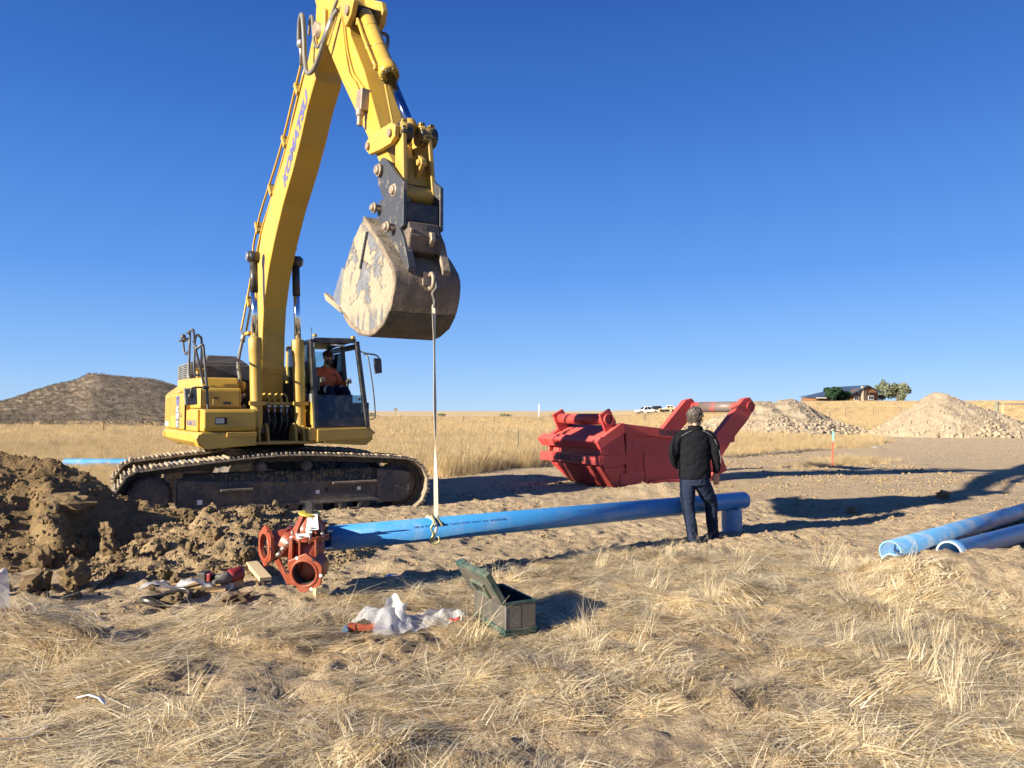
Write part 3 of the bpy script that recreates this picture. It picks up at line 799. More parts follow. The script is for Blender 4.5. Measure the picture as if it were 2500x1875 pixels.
f = MB(); f.box(-0.205, -0.2, 0.5, 1.3, 2.27, 2.95); obj('rear_window_pane', f, M['glass'], CAB)
f = MB(); f.cyl((1.35, 0.75, 2.955), (1.30, 1.0, 2.955), 0.018, 8); obj('ceiling_lamp', f, M['white'], CAB)
f = MB(); f.box(0.15, 0.62, 0.70, 1.16, 1.82, 1.96); f.hull8([(0.08, .72, 1.94), (0.2, .72, 1.94), (0.2, 1.14, 1.94), (0.08, 1.14, 1.94), (-.05, .76, 2.62), (0.05, .76, 2.62), (.05, 1.10, 2.62), (-.05, 1.10, 2.62)])
f.box(0.25, 0.5, 0.8, 1.05, 1.56, 1.82)
obj('driver_seat', f, M['seatf'], CAB, 0.04, 3)
for y_ in (0.60, 1.22):
    f = MB(); f.box(0.35, 0.95, y_ - 0.08, y_ + 0.08, 1.56, 2.10); f.tube([(0.85, y_, 2.08), (0.88, y_, 2.2), (0.9, y_, 2.3)], 0.022, 8); f.ell((0.9, y_, 2.33), 0.03, 0.03, 0.05)
    obj('control_console', f, BK, CAB, 0.02, 2)
f = MB(); f.box(1.15, 1.22, 0.47, 0.60, 2.15, 2.42); obj('monitor_panel', f, BK, CAB, 0.01)
f = MB(); f.tube([(1.2, 0.5, 1.56), (1.2, 0.5, 2.2)], 0.02, 6); obj('monitor_stalk', f, BK, CAB)
f = MB(); f.tube([(1.30, 0.85, 1.56), (1.25, 0.85, 1.95), (1.22, 0.85, 2.02)], 0.014, 6); f.tube([(1.30, 0.98, 1.56), (1.25, 0.98, 1.95), (1.22, 0.98, 2.02)], 0.014, 6)
obj('travel_levers', f, BK, CAB)
for y_ in (0.47, 1.16):
    f = MB(); f.box(1.28, 1.36, y_ - 0.03, y_ + 0.03, 3.08, 3.13); obj('roof_lamp_bracket', f, Y_, CAB, 0.008)
f = MB(); f.tube([(-0.1, 0.85, 3.08), (-0.1, 0.85, 3.40)], 0.006, 5); obj('aerial', f, BK, CAB)
# mirror with arm and grab rail at the cab front left
f = MB(); f.tube(smooth_path([(1.40, 1.26, 2.86), (1.48, 1.34, 2.82), (1.50, 1.50, 2.80), (1.52, 1.57, 2.74), (1.52, 1.565, 2.62)], 4, False), 0.014, 8)
obj('mirror_arm', f, BK, CAB)
f = MB(); f.hull8([(1.50, 1.49, 2.46), (1.54, 1.49, 2.46), (1.54, 1.63, 2.48), (1.50, 1.63, 2.48), (1.50, 1.46, 2.74), (1.54, 1.46, 2.74), (1.54, 1.61, 2.74), (1.50, 1.61, 2.74)])
obj('cab_mirror', f, BK, CAB, 0.02, 3)
f = MB(); f.tube(smooth_path([(1.42, 1.33, 2.80), (1.50, 1.37, 2.75), (1.62, 1.42, 2.2), (1.68, 1.44, 1.75), (1.66, 1.42, 1.67), (1.62, 1.36, 1.65)], 4, False), 0.012, 8)
obj('grab_rail', f, BK, CAB)
f = MB(); f.tube([(1.53, 0.46, 2.1), (1.42, 0.44, 2.75)], 0.008, 6); obj('wiper', f, BK, CAB)

# --- right hand mirror, rails and platform
def tubeobj(nm, pts, r, mt, par=EXC, n=8, sm_=3):
    f = MB(); f.tube(smooth_path(pts, sm_, False) if sm_ > 1 else pts, r, n); return obj(nm, f, mt, par)
RL = paint('handrail_grey', (0.045, 0.055, 0.075), 0.4, amt=0.2)
tubeobj('handrail', [(1.60, -1.20, 1.47), (1.58, -1.27, 1.52), (1.56, -1.31, 2.18), (1.55, -1.365, 2.78), (1.55, -1.39, 2.83), (1.50, -1.44, 2.79), (1.45, -1.46, 2.76)], 0.020, RL)
tubeobj('handrail', [(1.50, -1.45, 2.77), (1.2, -1.46, 2.90), (1.0, -1.40, 2.86), (0.92, -1.26, 2.3), (0.9, -1.24, 2.28)], 0.019, RL)
tubeobj('handrail', [(0.92, -1.30, 2.40), (0.90, -1.385, 2.42), (0.9, -1.39, 2.84), (0.9, -1.41, 3.10), (0.88, -1.43, 3.13), (0.7, -1.46, 3.10), (0.3, -1.42, 3.13)], 0.020, RL)
tubeobj('handrail', [(0.3, -1.18, 2.50), (0.3, -1.18, 3.0), (0.3, -1.21, 3.08), (0.5, -1.3, 3.08), (0.9, -1.40, 2.84)], 0.020, RL)
tubeobj('handrail', [(0.3, -1.30, 2.40), (0.3, -1.37, 2.44), (0.3, -1.37, 3.14)], 0.020, RL)
tubeobj('handrail', [(-0.2, -1.40, 3.06), (-0.2, -1.38, 2.84), (-0.1, -1.36, 2.80), (0.3, -1.37, 2.87)], 0.018, RL)
f = MB(); f.box(-0.35, 0.25, -1.46, -1.34, 3.03, 3.055); obj('rail_plate', f, RL, EXC, 0.006)
f = MB(); f.lathe([(0.03, 0), (0.045, 0.02), (0.045, 0.07), (0.03, 0.09)], (-0.2, -1.4, 3.06), (0, 0, 1), 12); obj('camera_knob', f, BK, EXC)
tubeobj('mirror_arm', [(1.56, -1.33, 2.17), (1.58, -1.48, 2.165), (1.58, -1.535, 2.14), (1.58, -1.545, 2.06)], 0.013, BK)
f = MB(); f.box(1.53, 1.59, -1.37, -1.28, 2.14, 2.19); obj('mirror_clamp', f, BK, EXC, 0.008)
f = MB(); f.hull8([(1.52, -1.62, 1.885), (1.56, -1.62, 1.885), (1.56, -1.44, 1.90), (1.52, -1.44, 1.90), (1.51, -1.645, 2.15), (1.56, -1.645, 2.15), (1.56, -1.455, 2.16), (1.51, -1.455, 2.16)])
mr = obj('side_mirror', f, M['grey'], EXC, 0.03, 3)
f = MB(); f.lathe([(0.045, 0), (0.045, 0.02), (0.03, 0.04)], (1.56, -1.54, 2.03), (1, 0, 0), 14); obj('mirror_knob', f, BK, mr)

# --- boom
BC = -0.11; BW = 0.195
bt = [(0.02, 2.35), (-0.02, 2.9), (0.04, 3.4), (0.20, 3.95), (0.42, 4.45), (0.74, 4.92), (1.31, 5.35), (2.06, 5.83), (2.80, 6.45), (3.28, 6.88), (3.42, 7.05), (3.62, 7.30), (3.95, 7.42), (4.12, 7.25), (4.12, 6.95)]
bb = [(3.86, 6.74), (3.68, 6.66), (3.67, 6.50), (3.33, 6.24), (2.99, 5.86), (2.60, 5.50), (2.04, 5.07), (1.57, 4.60), (1.28, 4.25), (1.13, 4.02), (0.93, 3.58), (0.86, 3.12), (0.84, 2.55), (0.74, 2.0), (0.60, 1.78), (0.40, 1.70), (0.24, 1.80), (0.12, 2.05)]
f = MB(); f.prism(bt + bb, BC - BW, BC + BW)
boom = obj('boom', f, Y_, EXC, 0.012, 2)
f = MB(); f.bar((0.855, BC, 2.45), (0.87, BC, 2.45), 0.39, 0.012); f.box(0.835, 0.865, BC - BW - 0.004, BC + BW + 0.004, 2.44, 2.455); obj('boom_weld_seam', f, YD, boom)
f = MB(); f.cyl((3.95, BC - 0.30, 7.08), (3.95, BC + 0.30, 7.08), 0.10, 20); obj('boom_tip_pin', f, M['rusty'], boom)
ang = math.atan2(0.62, 0.78)
text('lettering', 'KOMATSU', M['bluetext'], boom, 0.29, frame((2.70, BC - BW - 0.003, 5.90), (0.756, 0, 0.654), (-0.654, 0, 0.756)), 0.001, 0.017, 0.22, sx=1.14)
# pipes along the top of the boom
for dy, up, nm in ((-0.19, 0.14, 0), (-0.10, 0.06, 0), (0.02, 0.04, 0)):
    pts = [(-0.30, BC + dy - .1, 3.28), (-0.24, BC + dy - .06, 3.6), (-0.17, BC + dy, 4.05), (-0.02, BC + dy, 4.28), (0.10, BC + dy, 4.62 + up * .3), (0.18, BC + dy, 4.86), (0.62, BC + dy, 5.20 + up * .6), (1.25, BC + dy, 5.52 + up), (2.0, BC + dy, 6.0 + up), (2.72, BC + dy, 6.64 + up), (3.15, BC + dy, 7.02 + up)]
    tubeobj('boom_pipe', pts, 0.019, Y_, boom)
pts = [(0.35, BC - 0.19, 4.55), (0.75, BC - 0.19, 4.98), (1.3, BC - 0.17, 5.40), (2.0, BC - 0.17, 5.9), (2.35, BC - 0.17, 6.18), (2.5, BC - 0.17, 6.36), (3.1, BC - 0.17, 6.9)]
tubeobj('boom_pipe', pts, 0.02, Y_, boom)
for (x, z) in ((0.40, 5.05), (1.30, 5.50), (2.10, 6.08), (2.78, 6.68), (-0.17, 3.80)):
    f = MB(); f.M = Matrix.Translation((x, BC - 0.04, z)) @ Matrix.Rotation(-R(38), 4, 'Y'); f.box(-0.035, 0.035, -0.18, 0.10, -0.10, 0.16); obj('pipe_clamp', f, YD, boom, 0.006)
f = MB(); f.box(-0.30, 0.05, BC - 0.24, BC - 0.12, 3.20, 3.25); obj('hose_bracket', f, YD, boom)
f = MB(); f.cyl((-0.30, BC - 0.24, 3.26), (-0.28, BC - 0.27, 3.08), 0.045, 10); obj('hose_fitting', f, M['steel'], boom)
tubeobj('hydraulic_hose', [(-0.28, BC - 0.27, 3.10), (-0.22, BC - 0.33, 2.85), (0.0, BC - 0.40, 2.6), (0.25, BC - 0.42, 2.35), (0.28, BC - 0.46, 2.15), (0.15, BC - 0.56, 2.06), (0.0, BC - 0.62, 2.08)], 0.030, M['hose'], boom, 10, 5)
# boom foot brackets
for y_ in (-0.40, 0.20):
    f = MB(); f.prism([(1.05, 1.29), (1.50, 1.29), (1.42, 1.50), (1.32, 1.60), (1.20, 1.60), (1.10, 1.5)], y_ - 0.09, y_ - 0.05)
    f.prism([(1.05, 1.29), (1.50, 1.29), (1.42, 1.50), (1.32, 1.60), (1.20, 1.60), (1.10, 1.5)], y_ + 0.05, y_ + 0.09)
    obj('cylinder_bracket', f, YD, EXC, 0.008)
for y_ in (-0.34, 0.12):
    f = MB(); f.prism([(-0.1, 1.3), (0.85, 1.3), (0.66, 1.95), (0.45, 2.1), (0.25, 1.95)], y_ - 0.02, y_ + 0.02); obj('boom_foot_plate', f, YD, EXC, 0.01)
# boom cylinders
for y_, a0, a1 in ((BC - 0.36, (1.27, 1.48), (0.88, 4.44)), (BC + 0.36, (1.27, 1.48), (0.88, 4.44))):
    p0 = Vector((a0[0], y_, a0[1])); p1 = Vector((a1[0], y_, a1[1])); d = (p1 - p0).normalized()
    f = MB(); L1 = 1.56
    f.lathe([(0.085, -0.02), (0.098, 0.05), (0.098, 1.18), (0.104, 1.20), (0.104, 1.30), (0.109, 1.31), (0.109, L1 - 0.02), (0.105, L1), (0.055, L1)], p0, d, 24)
    c = obj('boom_cylinder', f, YD, EXC)
    f = MB(); f.cyl(p0 + Vector((0, -0.11, -0.0)), p0 + Vector((0, 0.11, 0)), 0.07, 14); obj('cylinder_pin', f, M['rusty'], c)
    f = MB(); f.cyl(p0 + d * L1, p1 - d * 0.42, 0.055, 18); obj('cylinder_rod', f, M['chrome'], c)
    f = MB(); f.cyl(p1 - d * 0.62, p1 - d * 0.1, 0.066, 16); f.cyl(p1 - Vector((0, 0.085, 0)), p1 + Vector((0, 0.085, 0)), 0.10, 20); obj('rod_end', f, BK, c)
    f = MB(); s_ = -1 if y_ < BC else 1; f.cyl(p1 + Vector((0, s_ * 0.085, 0)), p1 + Vector((0, s_ * 0.12, 0)), 0.07, 16); obj('rod_pin', f, M['steel'], c)
    f = MB(); f.box(p0.x - 0.02, p0.x + 0.06, y_ - 0.13, y_ + 0.12, 1.90, 1.96); obj('cylinder_band', f, YD, c)
# boom lamp on the left face
f = MB(); f.box(0.98, 1.10, BC + BW, BC + BW + 0.13, 4.72, 4.84); obj('boom_lamp', f, BK, boom, 0.015)
tubeobj('lamp_guard', [(1.05, BC + BW, 4.60), (1.1, BC + BW + 0.08, 4.57), (1.12, BC + BW + 0.12, 4.62)], 0.008, BK, boom)
# hose manifold between the cylinders
f = MB(); f.box(1.08, 1.16, -0.42, 0.22, 1.905, 1.955); obj('manifold_bar', f, YD, EXC, 0.006)
for k, y_ in enumerate((-0.255, -0.155, -0.045, 0.055)):
    f = MB(); f.box(1.11, 1.19, y_ - 0.035, y_ + 0.035, 1.865, 1.90); obj('hose_coupling', f, M['steel'], EXC, 0.006)
    f = MB(); f.cyl((1.15, y_, 1.865), (1.15, y_, 1.75), 0.018, 10); obj('hose_fitting', f, M['steel'], EXC)
    tubeobj('hydraulic_hose', [(1.15, y_, 1.76), (1.16, y_ + 0.01, 1.6), (1.12, y_ - 0.02, 1.45), (1.0, y_, 1.36)], 0.024, M['bhose'], EXC)
    tubeobj('boom_base_pipe', [(1.15, y_, 1.90), (1.14, y_, 2.03), (1.08, y_ - 0.03, 2.09), (0.98, y_ - 0.06, 2.07), (0.92, y_ - 0.08, 1.95)], 0.017, YD, EXC)
f = MB(); rngl = random.Random(3)
for k in range(9):
    y_ = -0.45 + k * 0.09; f.tube([(0.92, y_, 1.85), (0.95, y_ + rngl.uniform(-.1, .1), 1.6), (0.9, y_ + rngl.uniform(-.1, .1), 1.35)], 0.025, 6)
obj('hose_bundle', f, M['bhose'], EXC)
for k, (x, z) in enumerate(((0.35, 2.25), (0.55, 2.05), (0.6, 1.85))):
    f = MB(); f.cyl((x, -0.62, z), (x, -0.50, z + 0.02), 0.05, 12); f.box(x - 0.1, x + 0.05, -0.66, -0.56, z - 0.1, z - 0.02); obj('valve_block', f, M['rusty'], EXC, 0.01)
f = MB(); f.lathe([(0.03, -.02), (0.055, 0.0), (0.06, 0.05), (0.06, 0.13), (0.04, 0.15)], (0.55, -0.56, 2.16), (0, 0, 1), 18); obj('filter_canister', f, YD, EXC)

# --- arm
ARM = [(3.30, 8.15), (3.50, 8.45), (3.95, 8.40), (4.30, 7.95), (4.69, 7.20), (4.90, 6.93), (5.02, 6.56), (5.49, 5.93), (6.05, 4.97), (6.20, 4.73), (6.40, 4.52), (6.42, 4.42), (6.34, 4.34), (6.22, 4.36), (6.04, 4.60), (5.67, 5.02), (4.71, 6.09), (4.24, 6.65), (3.86, 7.14), (3.66, 7.5)]
AW = 0.17
f = MB(); f.prism(ARM, BC - AW, BC + AW); arm = obj('arm', f, Y_, EXC, 0.012, 2)
f = MB(); f.prism([(3.80, 7.50), (4.15, 7.30), (4.15, 6.92), (3.95, 6.86), (3.75, 6.98)], BC - 0.235, BC + 0.235); obj('arm_pivot_boss', f, Y_, arm, 0.02)
for s_ in (-1, 1):
    y_ = BC + s_ * 0.135
    f = MB(); f.prism([(4.55, 7.40), (4.95, 7.15), (5.22, 7.0), (5.28, 6.86), (5.18, 6.72), (5.0, 6.66), (4.8, 7.0)], y_ - 0.035 + s_ * 0.06, y_ + 0.035 + s_ * 0.06)
    obj('cylinder_bracket', f, YD, arm, 0.012, 2)
    f = MB(); f.cyl((5.10, y_ + s_ * 0.09, 6.82), (5.10, y_ + s_ * 0.125, 6.82), 0.058, 18); obj('bracket_pin', f, M['rusty'], arm)
f = MB(); f.box(4.83, 5.02, BC - 0.15, BC + 0.15, 6.86, 6.99); obj('bracket_gap_shade', f, M['black_and_shade'], arm)  # dark block put in for the shade between the brackets
f = MB(); f.box(4.9, 4.96, BC - AW - 0.02, BC + AW + 0.02, 6.3, 6.36)
# bucket cylinder on top of the arm
p0 = Vector((5.10, BC, 6.82)); p1 = Vector((6.56, BC, 4.83)); d = (p1 - p0).normalized()
f = MB(); f.lathe([(0.05, -0.1), (0.085, -0.02), (0.098, 0.1), (0.098, 1.14), (0.118, 1.17), (0.123, 1.30), (0.112, 1.34), (0.055, 1.34)], p0, d, 28)
bc = obj('bucket_cylinder', f, Y_, arm)
f = MB()
nrm = d.cross(Vector((0, 1, 0))).normalized()
for k in range(14):
    a_ = 2 * math.pi * k / 14; q = p0 + d * 1.34 + (nrm * math.cos(a_) + Vector((0, 1, 0)) * math.sin(a_)) * 0.096
    f.cyl(q, q + d * 0.03, 0.016, 6)
obj('gland_bolts', f, M['grease'], bc)
f = MB(); f.cyl(p0 + d * 1.34, p1 - d * 0.12, 0.053, 20); obj('cylinder_rod', f, M['shade_chrome'], bc)
f = MB(); f.lathe([(0.054, 0), (0.075, 0.03), (0.075, 0.16)], p1 - d * 0.22, d, 18); obj('rod_end', f, M['yellow_d'], bc)
for t_ in (0.32, 0.78):
    f = MB(); f.lathe([(0.100, 0), (0.104, 0.005), (0.104, 0.03), (0.100, 0.035)], p0 + d * t_, d, 24); obj('cylinder_band', f, YD, bc)
sd = Vector((0, -1, 0))
q = lambda t_, y_, u_: tuple(p0 + d * t_ + Vector((0, y_, 0)) - nrm * u_)
f = MB(); f.tube([q(0.15, -0.14, 0.0), q(0.5, -0.14, 0.02), q(1.05, -0.14, 0.02), q(1.2, -0.12, 0.02)], 0.022, 8); obj('cylinder_pipe', f, Y_, bc)
for t_ in (0.2, 0.75, 1.2):
    f = MB(); c_ = Vector(q(t_, -0.12, 0.02)); f.box(c_.x - .03, c_.x + .03, c_.y - .04, c_.y + .04, c_.z - .025, c_.z + .025); obj('pipe_clamp', f, YD, bc, 0.006)
f = MB(); c_ = Vector(q(0.02, -0.18, 0.02)); f.ell(c_, 0.06, 0.05, 0.05); obj('hose_fitting', f, M['steel'], bc)
tubeobj('hydraulic_hose', [(4.9, BC + 0.2, 6.75), (5.2, BC + 0.24, 6.6), (5.34, BC + 0.2, 6.4), (5.28, BC + 0.15, 6.2)], 0.024, M['hose'], arm, 8, 4)
# big drooping hoses from boom to arm
tubeobj('hydraulic_hose', [(3.22, BC - 0.30, 7.16), (3.38, BC - 0.34, 7.42), (3.58, BC - 0.36, 7.42), (3.62, BC - 0.34, 7.05), (3.62, BC - 0.33, 6.80), (3.78, BC - 0.34, 6.52), (4.08, BC - 0.33, 6.48), (4.38, BC - 0.30, 6.72), (4.62, BC - 0.27, 6.93), (4.74, BC - 0.24, 7.0)], 0.032, M['hose'], boom, 12, 6)
tubeobj('hydraulic_hose', [(3.5, BC - 0.24, 7.20), (3.62, BC - 0.26, 7.38), (3.78, BC - 0.28, 7.32), (3.86, BC - 0.28, 7.0), (3.98, BC - 0.28, 6.82), (4.12, BC - 0.27, 6.80), (4.35, BC - 0.25, 6.95), (4.7, BC - 0.22, 7.18), (4.86, BC - 0.2, 7.18), (4.95, BC - 0.2, 7.08)], 0.020, M['hose'], boom, 10, 6)
f = MB(); f.cyl((4.36, BC - 0.30, 6.70), (4.62, BC - 0.27, 6.93), 0.038, 10); obj('hose_ferrule', f, M['steel'], boom)
f = MB(); f.ell((3.24, BC - 0.28, 7.18), 0.08, 0.06, 0.07); f.cyl((3.05, BC - .2, 6.95), (3.24, BC - .27, 7.16), 0.035, 8); obj('hose_elbow', f, M['steel'], boom)
for k, (a_, b_) in enumerate((((4.75, 6.98), (5.22, 5.35)), ((4.82, 6.92), (5.30, 5.42)))):
    tubeobj('arm_pipe', [(a_[0], BC - AW - 0.02, a_[1]), (4.88 + .06 * k, BC - AW - 0.02, 6.45), (5.05 + .1 * k, BC - AW - 0.02, 6.05), (b_[0] + .05, BC - AW - 0.02, 5.85), (b_[0] + .25, BC - AW - 0.02, b_[1] + 0.25)], 0.012, Y_, arm)
f = MB(); f.M = Matrix.Translation((5.58, BC - AW - 0.045, 5.50)) @ Matrix.Rotation(R(10), 4, 'Y')
f.box(-0.09, 0.09, -0.05, 0.05, -0.12, 0.13); f.lathe([(0.05, 0), (0.05, 0.08), (0.035, 0.09), (0.035, 0.2)], (0.02, -0.03, -0.1), (0.1, 0, -1), 12)
obj('port_block', f, M['rusty'], arm, 0.012, 2)
tubeobj('arm_pipe', [(5.70, BC + 0.02, 5.72), (6.02, BC - 0.02, 5.15), (6.12, BC - 0.02, 4.95)], 0.014, YD, arm)
# tilt levers and bucket link
for s_ in (-1, 1):
    y_ = BC + s_ * 0.215
    f = MB(); f.prism([(5.78, 4.94), (5.90, 4.98), (6.50, 4.93), (6.62, 4.86), (6.60, 4.74), (6.48, 4.70), (6.2, 4.72), (5.88, 4.76), (5.78, 4.83)], y_ - 0.03, y_ + 0.03)
    tl = obj('tilt_lever', f, YD, EXC, 0.01, 2)
    for (x, z) in ((5.86, 4.86), (6.50, 4.81)):
        f = MB(); f.cyl((x, y_ + s_ * 0.03, z), (x, y_ + s_ * 0.06, z), 0.042, 16); obj('lever_pin', f, M['rusty'], tl)
f = MB()
f.cyl((6.56, BC - 0.18, 4.82), (6.56, BC - 0.045, 4.82), 0.115, 20); f.cyl((6.56, BC + 0.045, 4.82), (6.56, BC + 0.25, 4.82), 0.115, 20)
obj('link_head', f, M['grease'], EXC, 0.01)
for y_ in (-0.13, 0.08, 0.20):
    f = MB(); f.box(6.52, 6.62, BC + y_ - 0.03, BC + y_ + 0.03, 4.92, 4.96); obj('link_bolt', f, M['grease'], EXC, 0.006)
f = MB()
for s_ in (-1, 1):
    f.hull8([(6.50, BC + s_ * 0.17 - 0.025, 4.12), (6.74, BC + s_ * 0.17 - 0.025, 4.12), (6.74, BC + s_ * 0.17 + 0.025, 4.12), (6.50, BC + s_ * 0.17 + 0.025, 4.12),
             (6.46, BC + s_ * 0.15 - 0.025, 4.82), (6.66, BC + s_ * 0.15 - 0.025, 4.82), (6.66, BC + s_ * 0.15 + 0.025, 4.82), (6.46, BC + s_ * 0.15 + 0.025, 4.82)])
f.hull8([(6.58, BC - 0.15, 4.25), (6.62, BC - 0.15, 4.25), (6.62, BC + 0.15, 4.25), (6.58, BC + 0.15, 4.25), (6.54, BC - 0.13, 4.55), (6.58, BC - 0.13, 4.55), (6.58, BC + 0.13, 4.55), (6.54, BC + 0.13, 4.55)])
f.cyl((6.64, BC - 0.19, 4.13), (6.64, BC + 0.19, 4.13), 0.095, 18)
obj('bucket_link', f, YD, EXC, 0.01, 2)
f = MB(); f.prism([(6.60, 4.30), (6.76, 4.44), (6.76, 4.50), (6.60, 4.62)], BC + 0.0, BC + 0.05); f.cyl((6.71, BC - 0.03, 4.47), (6.71, BC + 0.08, 4.47), 0.035, 12)
obj('lifting_eye', f, YD, EXC, 0.006)
# quick coupler
MUD = (0.42, 0.33, 0.22)
M['bkt'] = paint('scratched_dark_steel', (0.055, 0.06, 0.072), 0.5, metal=0.3, amt=0.8, sc=7, bump=0.35, dust=(0.30, 0.25, 0.19), lo=0.55, hi=0.62)
M['mudback'] = paint('mud_caked_bucket_shell', (0.15, 0.12, 0.09), 0.9, amt=0.9, sc=4, bump=1.0, dust=(0.40, 0.325, 0.24), bsc=22)
t = NT('bucket_cheek_with_dried_mud')
nz = t.noise(1.9, 7, 0.66, dist=0.5); sp = t.n.new('ShaderNodeSeparateXYZ'); t.l.new(t.co(), sp.inputs[0])
a_ = t.math('SUBTRACT', 3.62, sp.outputs[2]); a_ = t.math('ADD', t.math('MULTIPLY', a_, 0.16), nz)
fin = t.ramp(t.noise(1.0, 1, 0.5, t.co('Object', (17, 1, 1.6))), (0.50, 0.0), (0.54, 1.0))
low = t.ramp(t.math('SUBTRACT', 3.0, sp.outputs[2]), (0.05, 0.0), (0.16, 1.0))
mm = t.ramp(a_, (0.515, 0.0), (0.54, 1.0)); mm = t.math('MULTIPLY', mm, t.math('SUBTRACT', 1.0, t.math('MULTIPLY', fin, low)))
mudc = t.ramp(t.noise(28, 5, 0.7), (0.3, (0.25, 0.205, 0.15)), (0.7, (0.37, 0.31, 0.235)))
stl = t.ramp(t.noise(11, 5, 0.7), (0.4, (0.11, 0.115, 0.125)), (0.62, (0.18, 0.18, 0.185)), (0.66, (0.28, 0.26, 0.225)))
t.P(t.mix(mm, stl, mudc), t.mix(mm, (0.45, 0.45, 0.45), (0.95, 0.95, 0.95)), 0.0)
t.bump(t.math('ADD', t.math('MULTIPLY', mm, 0.8), t.math('MULTIPLY', mm, t.noise(38, 6, 0.75))), 0.8, 0.022)
M['cheek'] = t.m
f = MB()
cp = [(6.19, 4.56), (6.30, 4.60), (6.42, 4.54), (6.70, 4.30), (6.88, 4.18), (6.88, 3.72), (6.78, 3.70), (6.50, 4.0), (6.30, 4.17), (6.19, 4.33), (6.16, 4.45)]
for y_ in (-0.24, 0.185): f.prism(cp, BC + y_ - 0.022, BC + y_ + 0.022)
cpl = obj('quick_coupler', f, M['bkt'], EXC, 0.008, 2)
f = MB(); f.prism([(6.30, 4.2), (6.7, 3.80), (6.86, 3.78), (6.86, 3.98), (6.6, 4.0), (6.45, 4.2)], BC - 0.217, BC + 0.162); obj('coupler_body', f, M['black'], cpl, 0.01)
f = MB(); f.prism([(6.62, 3.75), (6.88, 3.78), (6.93, 3.62), (6.88, 3.46), (6.7, 3.44), (6.55, 3.6)], BC - 0.21, BC + 0.16); obj('coupler_hook', f, M['frame'], cpl, 0.02, 2)
f = MB(); f.tube([(6.73, BC - 0.14 + 0.03 * math.cos(k * 1.3), 4.06 - k * 0.006 + 0.0) for k in range(22)], 0.012, 5); obj('latch_spring', f, M['rusty'], cpl)
f = MB(); f.prism([(6.86, 3.70), (6.96, 3.66), (6.97, 3.58), (6.9, 3.52)], BC + 0.02, BC + 0.07); obj('coupler_lug', f, M['rusty'], cpl, 0.006)
f = MB(); f.prism([(6.86, 3.72), (6.94, 3.68), (6.86, 3.55)], BC - 0.2, BC - 0.16); obj('coupler_lug', f, M['rusty'], cpl, 0.006)
for (x, z, r_, y0, y1) in ((6.27, 4.46, 0.052, -0.33, 0.24), (6.63, 4.15, 0.050, -0.30, 0.22), (6.14, 4.07, 0.040, -0.33, 0.28), (6.54, 3.77, 0.040, -0.34, 0.28)):
    f = MB(); f.cyl((x, BC + y0, z), (x, BC + y1, z), r_, 18); pn = obj('pin', f, M['rusty'], cpl, 0.008)
    f = MB(); f.cyl((x, BC + y0 + 0.06, z), (x, BC + y0 + 0.03, z), r_ + 0.02, 18); obj('pin_collar', f, M['rusty'], pn, 0.005)
# bucket
BK0, BK1 = -0.48, 0.26
cheek = [(5.98, 3.93), (6.06, 3.96), (6.17, 3.87), (6.50, 3.60), (6.78, 3.36), (6.90, 3.23), (6.925, 3.09), (6.88, 2.95), (6.81, 2.84), (6.66, 2.73), (6.45, 2.665), (6.26, 2.65), (6.0, 2.68), (5.78, 2.75), (5.56, 2.86), (5.40, 2.97), (5.30, 3.06), (5.40, 3.47), (5.72, 3.78)]
f = MB()
f.prism(cheek, BK0, BK0 + 0.03)
bk = obj('bucket', f, M['cheek'], EXC, 0.004)
f = MB(); f.prism(cheek, BK1 - 0.03, BK1); obj('bucket_cheek', f, M['mudback'], bk, 0.004)
# curved shell: outline strip with thickness, slightly proud of the cheeks, uneven mud
sh = resample(smooth_path([(p[0], 0, p[1]) for p in cheek[1:16]], 4, False), 60, False)
nY = 26; vs = []; rr_ = np.random.default_rng(5)
for i, (p, t_) in enumerate(sh):
    nn = Vector((t_.z, 0, -t_.x))
    if nn.dot(p - Vector((6.1, 0, 3.3))) < 0: nn = -nn
    for k in range(nY):
        y_ = BK0 - 0.012 + (BK1 - BK0 + 0.024) * k / (nY - 1)
        u_ = 0.012 + 0.035 * max(0, float(fbm(np.array([i * 0.22]), np.array([k * 0.35]), 4, 77)[0])) + 0.006 * rr_.random()
        vs.append(p + nn * u_ + Vector((0, y_, 0)))
inner = [p - (Vector((t_.z, 0, -t_.x)) if Vector((t_.z, 0, -t_.x)).dot(p - Vector((6.1, 0, 3.3))) > 0 else -Vector((t_.z, 0, -t_.x))) * 0.03 for p, t_ in sh]
f = MB(); fs = [(i * nY + k, (i + 1) * nY + k, (i + 1) * nY + k + 1, i * nY + k + 1) for i in range(len(sh) - 1) for k in range(nY - 1)]
f.add(vs, fs, True)
vi = []
for p in inner: vi += [p + Vector((0, BK0 - 0.01, 0)), p + Vector((0, BK1 + 0.01, 0))]
f.add(vi, [(2 * i + 1, 2 * i + 3, 2 * i + 2, 2 * i) for i in range(len(sh) - 1)], False)
n0_ = len(vs)
rim = []
for i in range(len(sh) - 1):
    rim.append((i * nY, n0_ + 2 * i, n0_ + 2 * i + 2, (i + 1) * nY)); rim.append((i * nY + nY - 1, (i + 1) * nY + nY - 1, n0_ + 2 * i + 3, n0_ + 2 * i + 1))
for r_ in rim: f.f.append(list(r_)); f.sm.append(False)
obj('bucket_shell', f, M['mudback'], bk)
f = MB(); f.prism([(6.80, 2.83), (6.66, 2.715), (6.45, 2.645), (6.26, 2.63), (5.9, 2.68), (5.9, 2.66), (6.26, 2.605), (6.46, 2.625), (6.69, 2.70), (6.83, 2.82)], BK0 - 0.015, BK1 + 0.015)
obj('wear_plate', f, M['chain'], bk, 0.004)
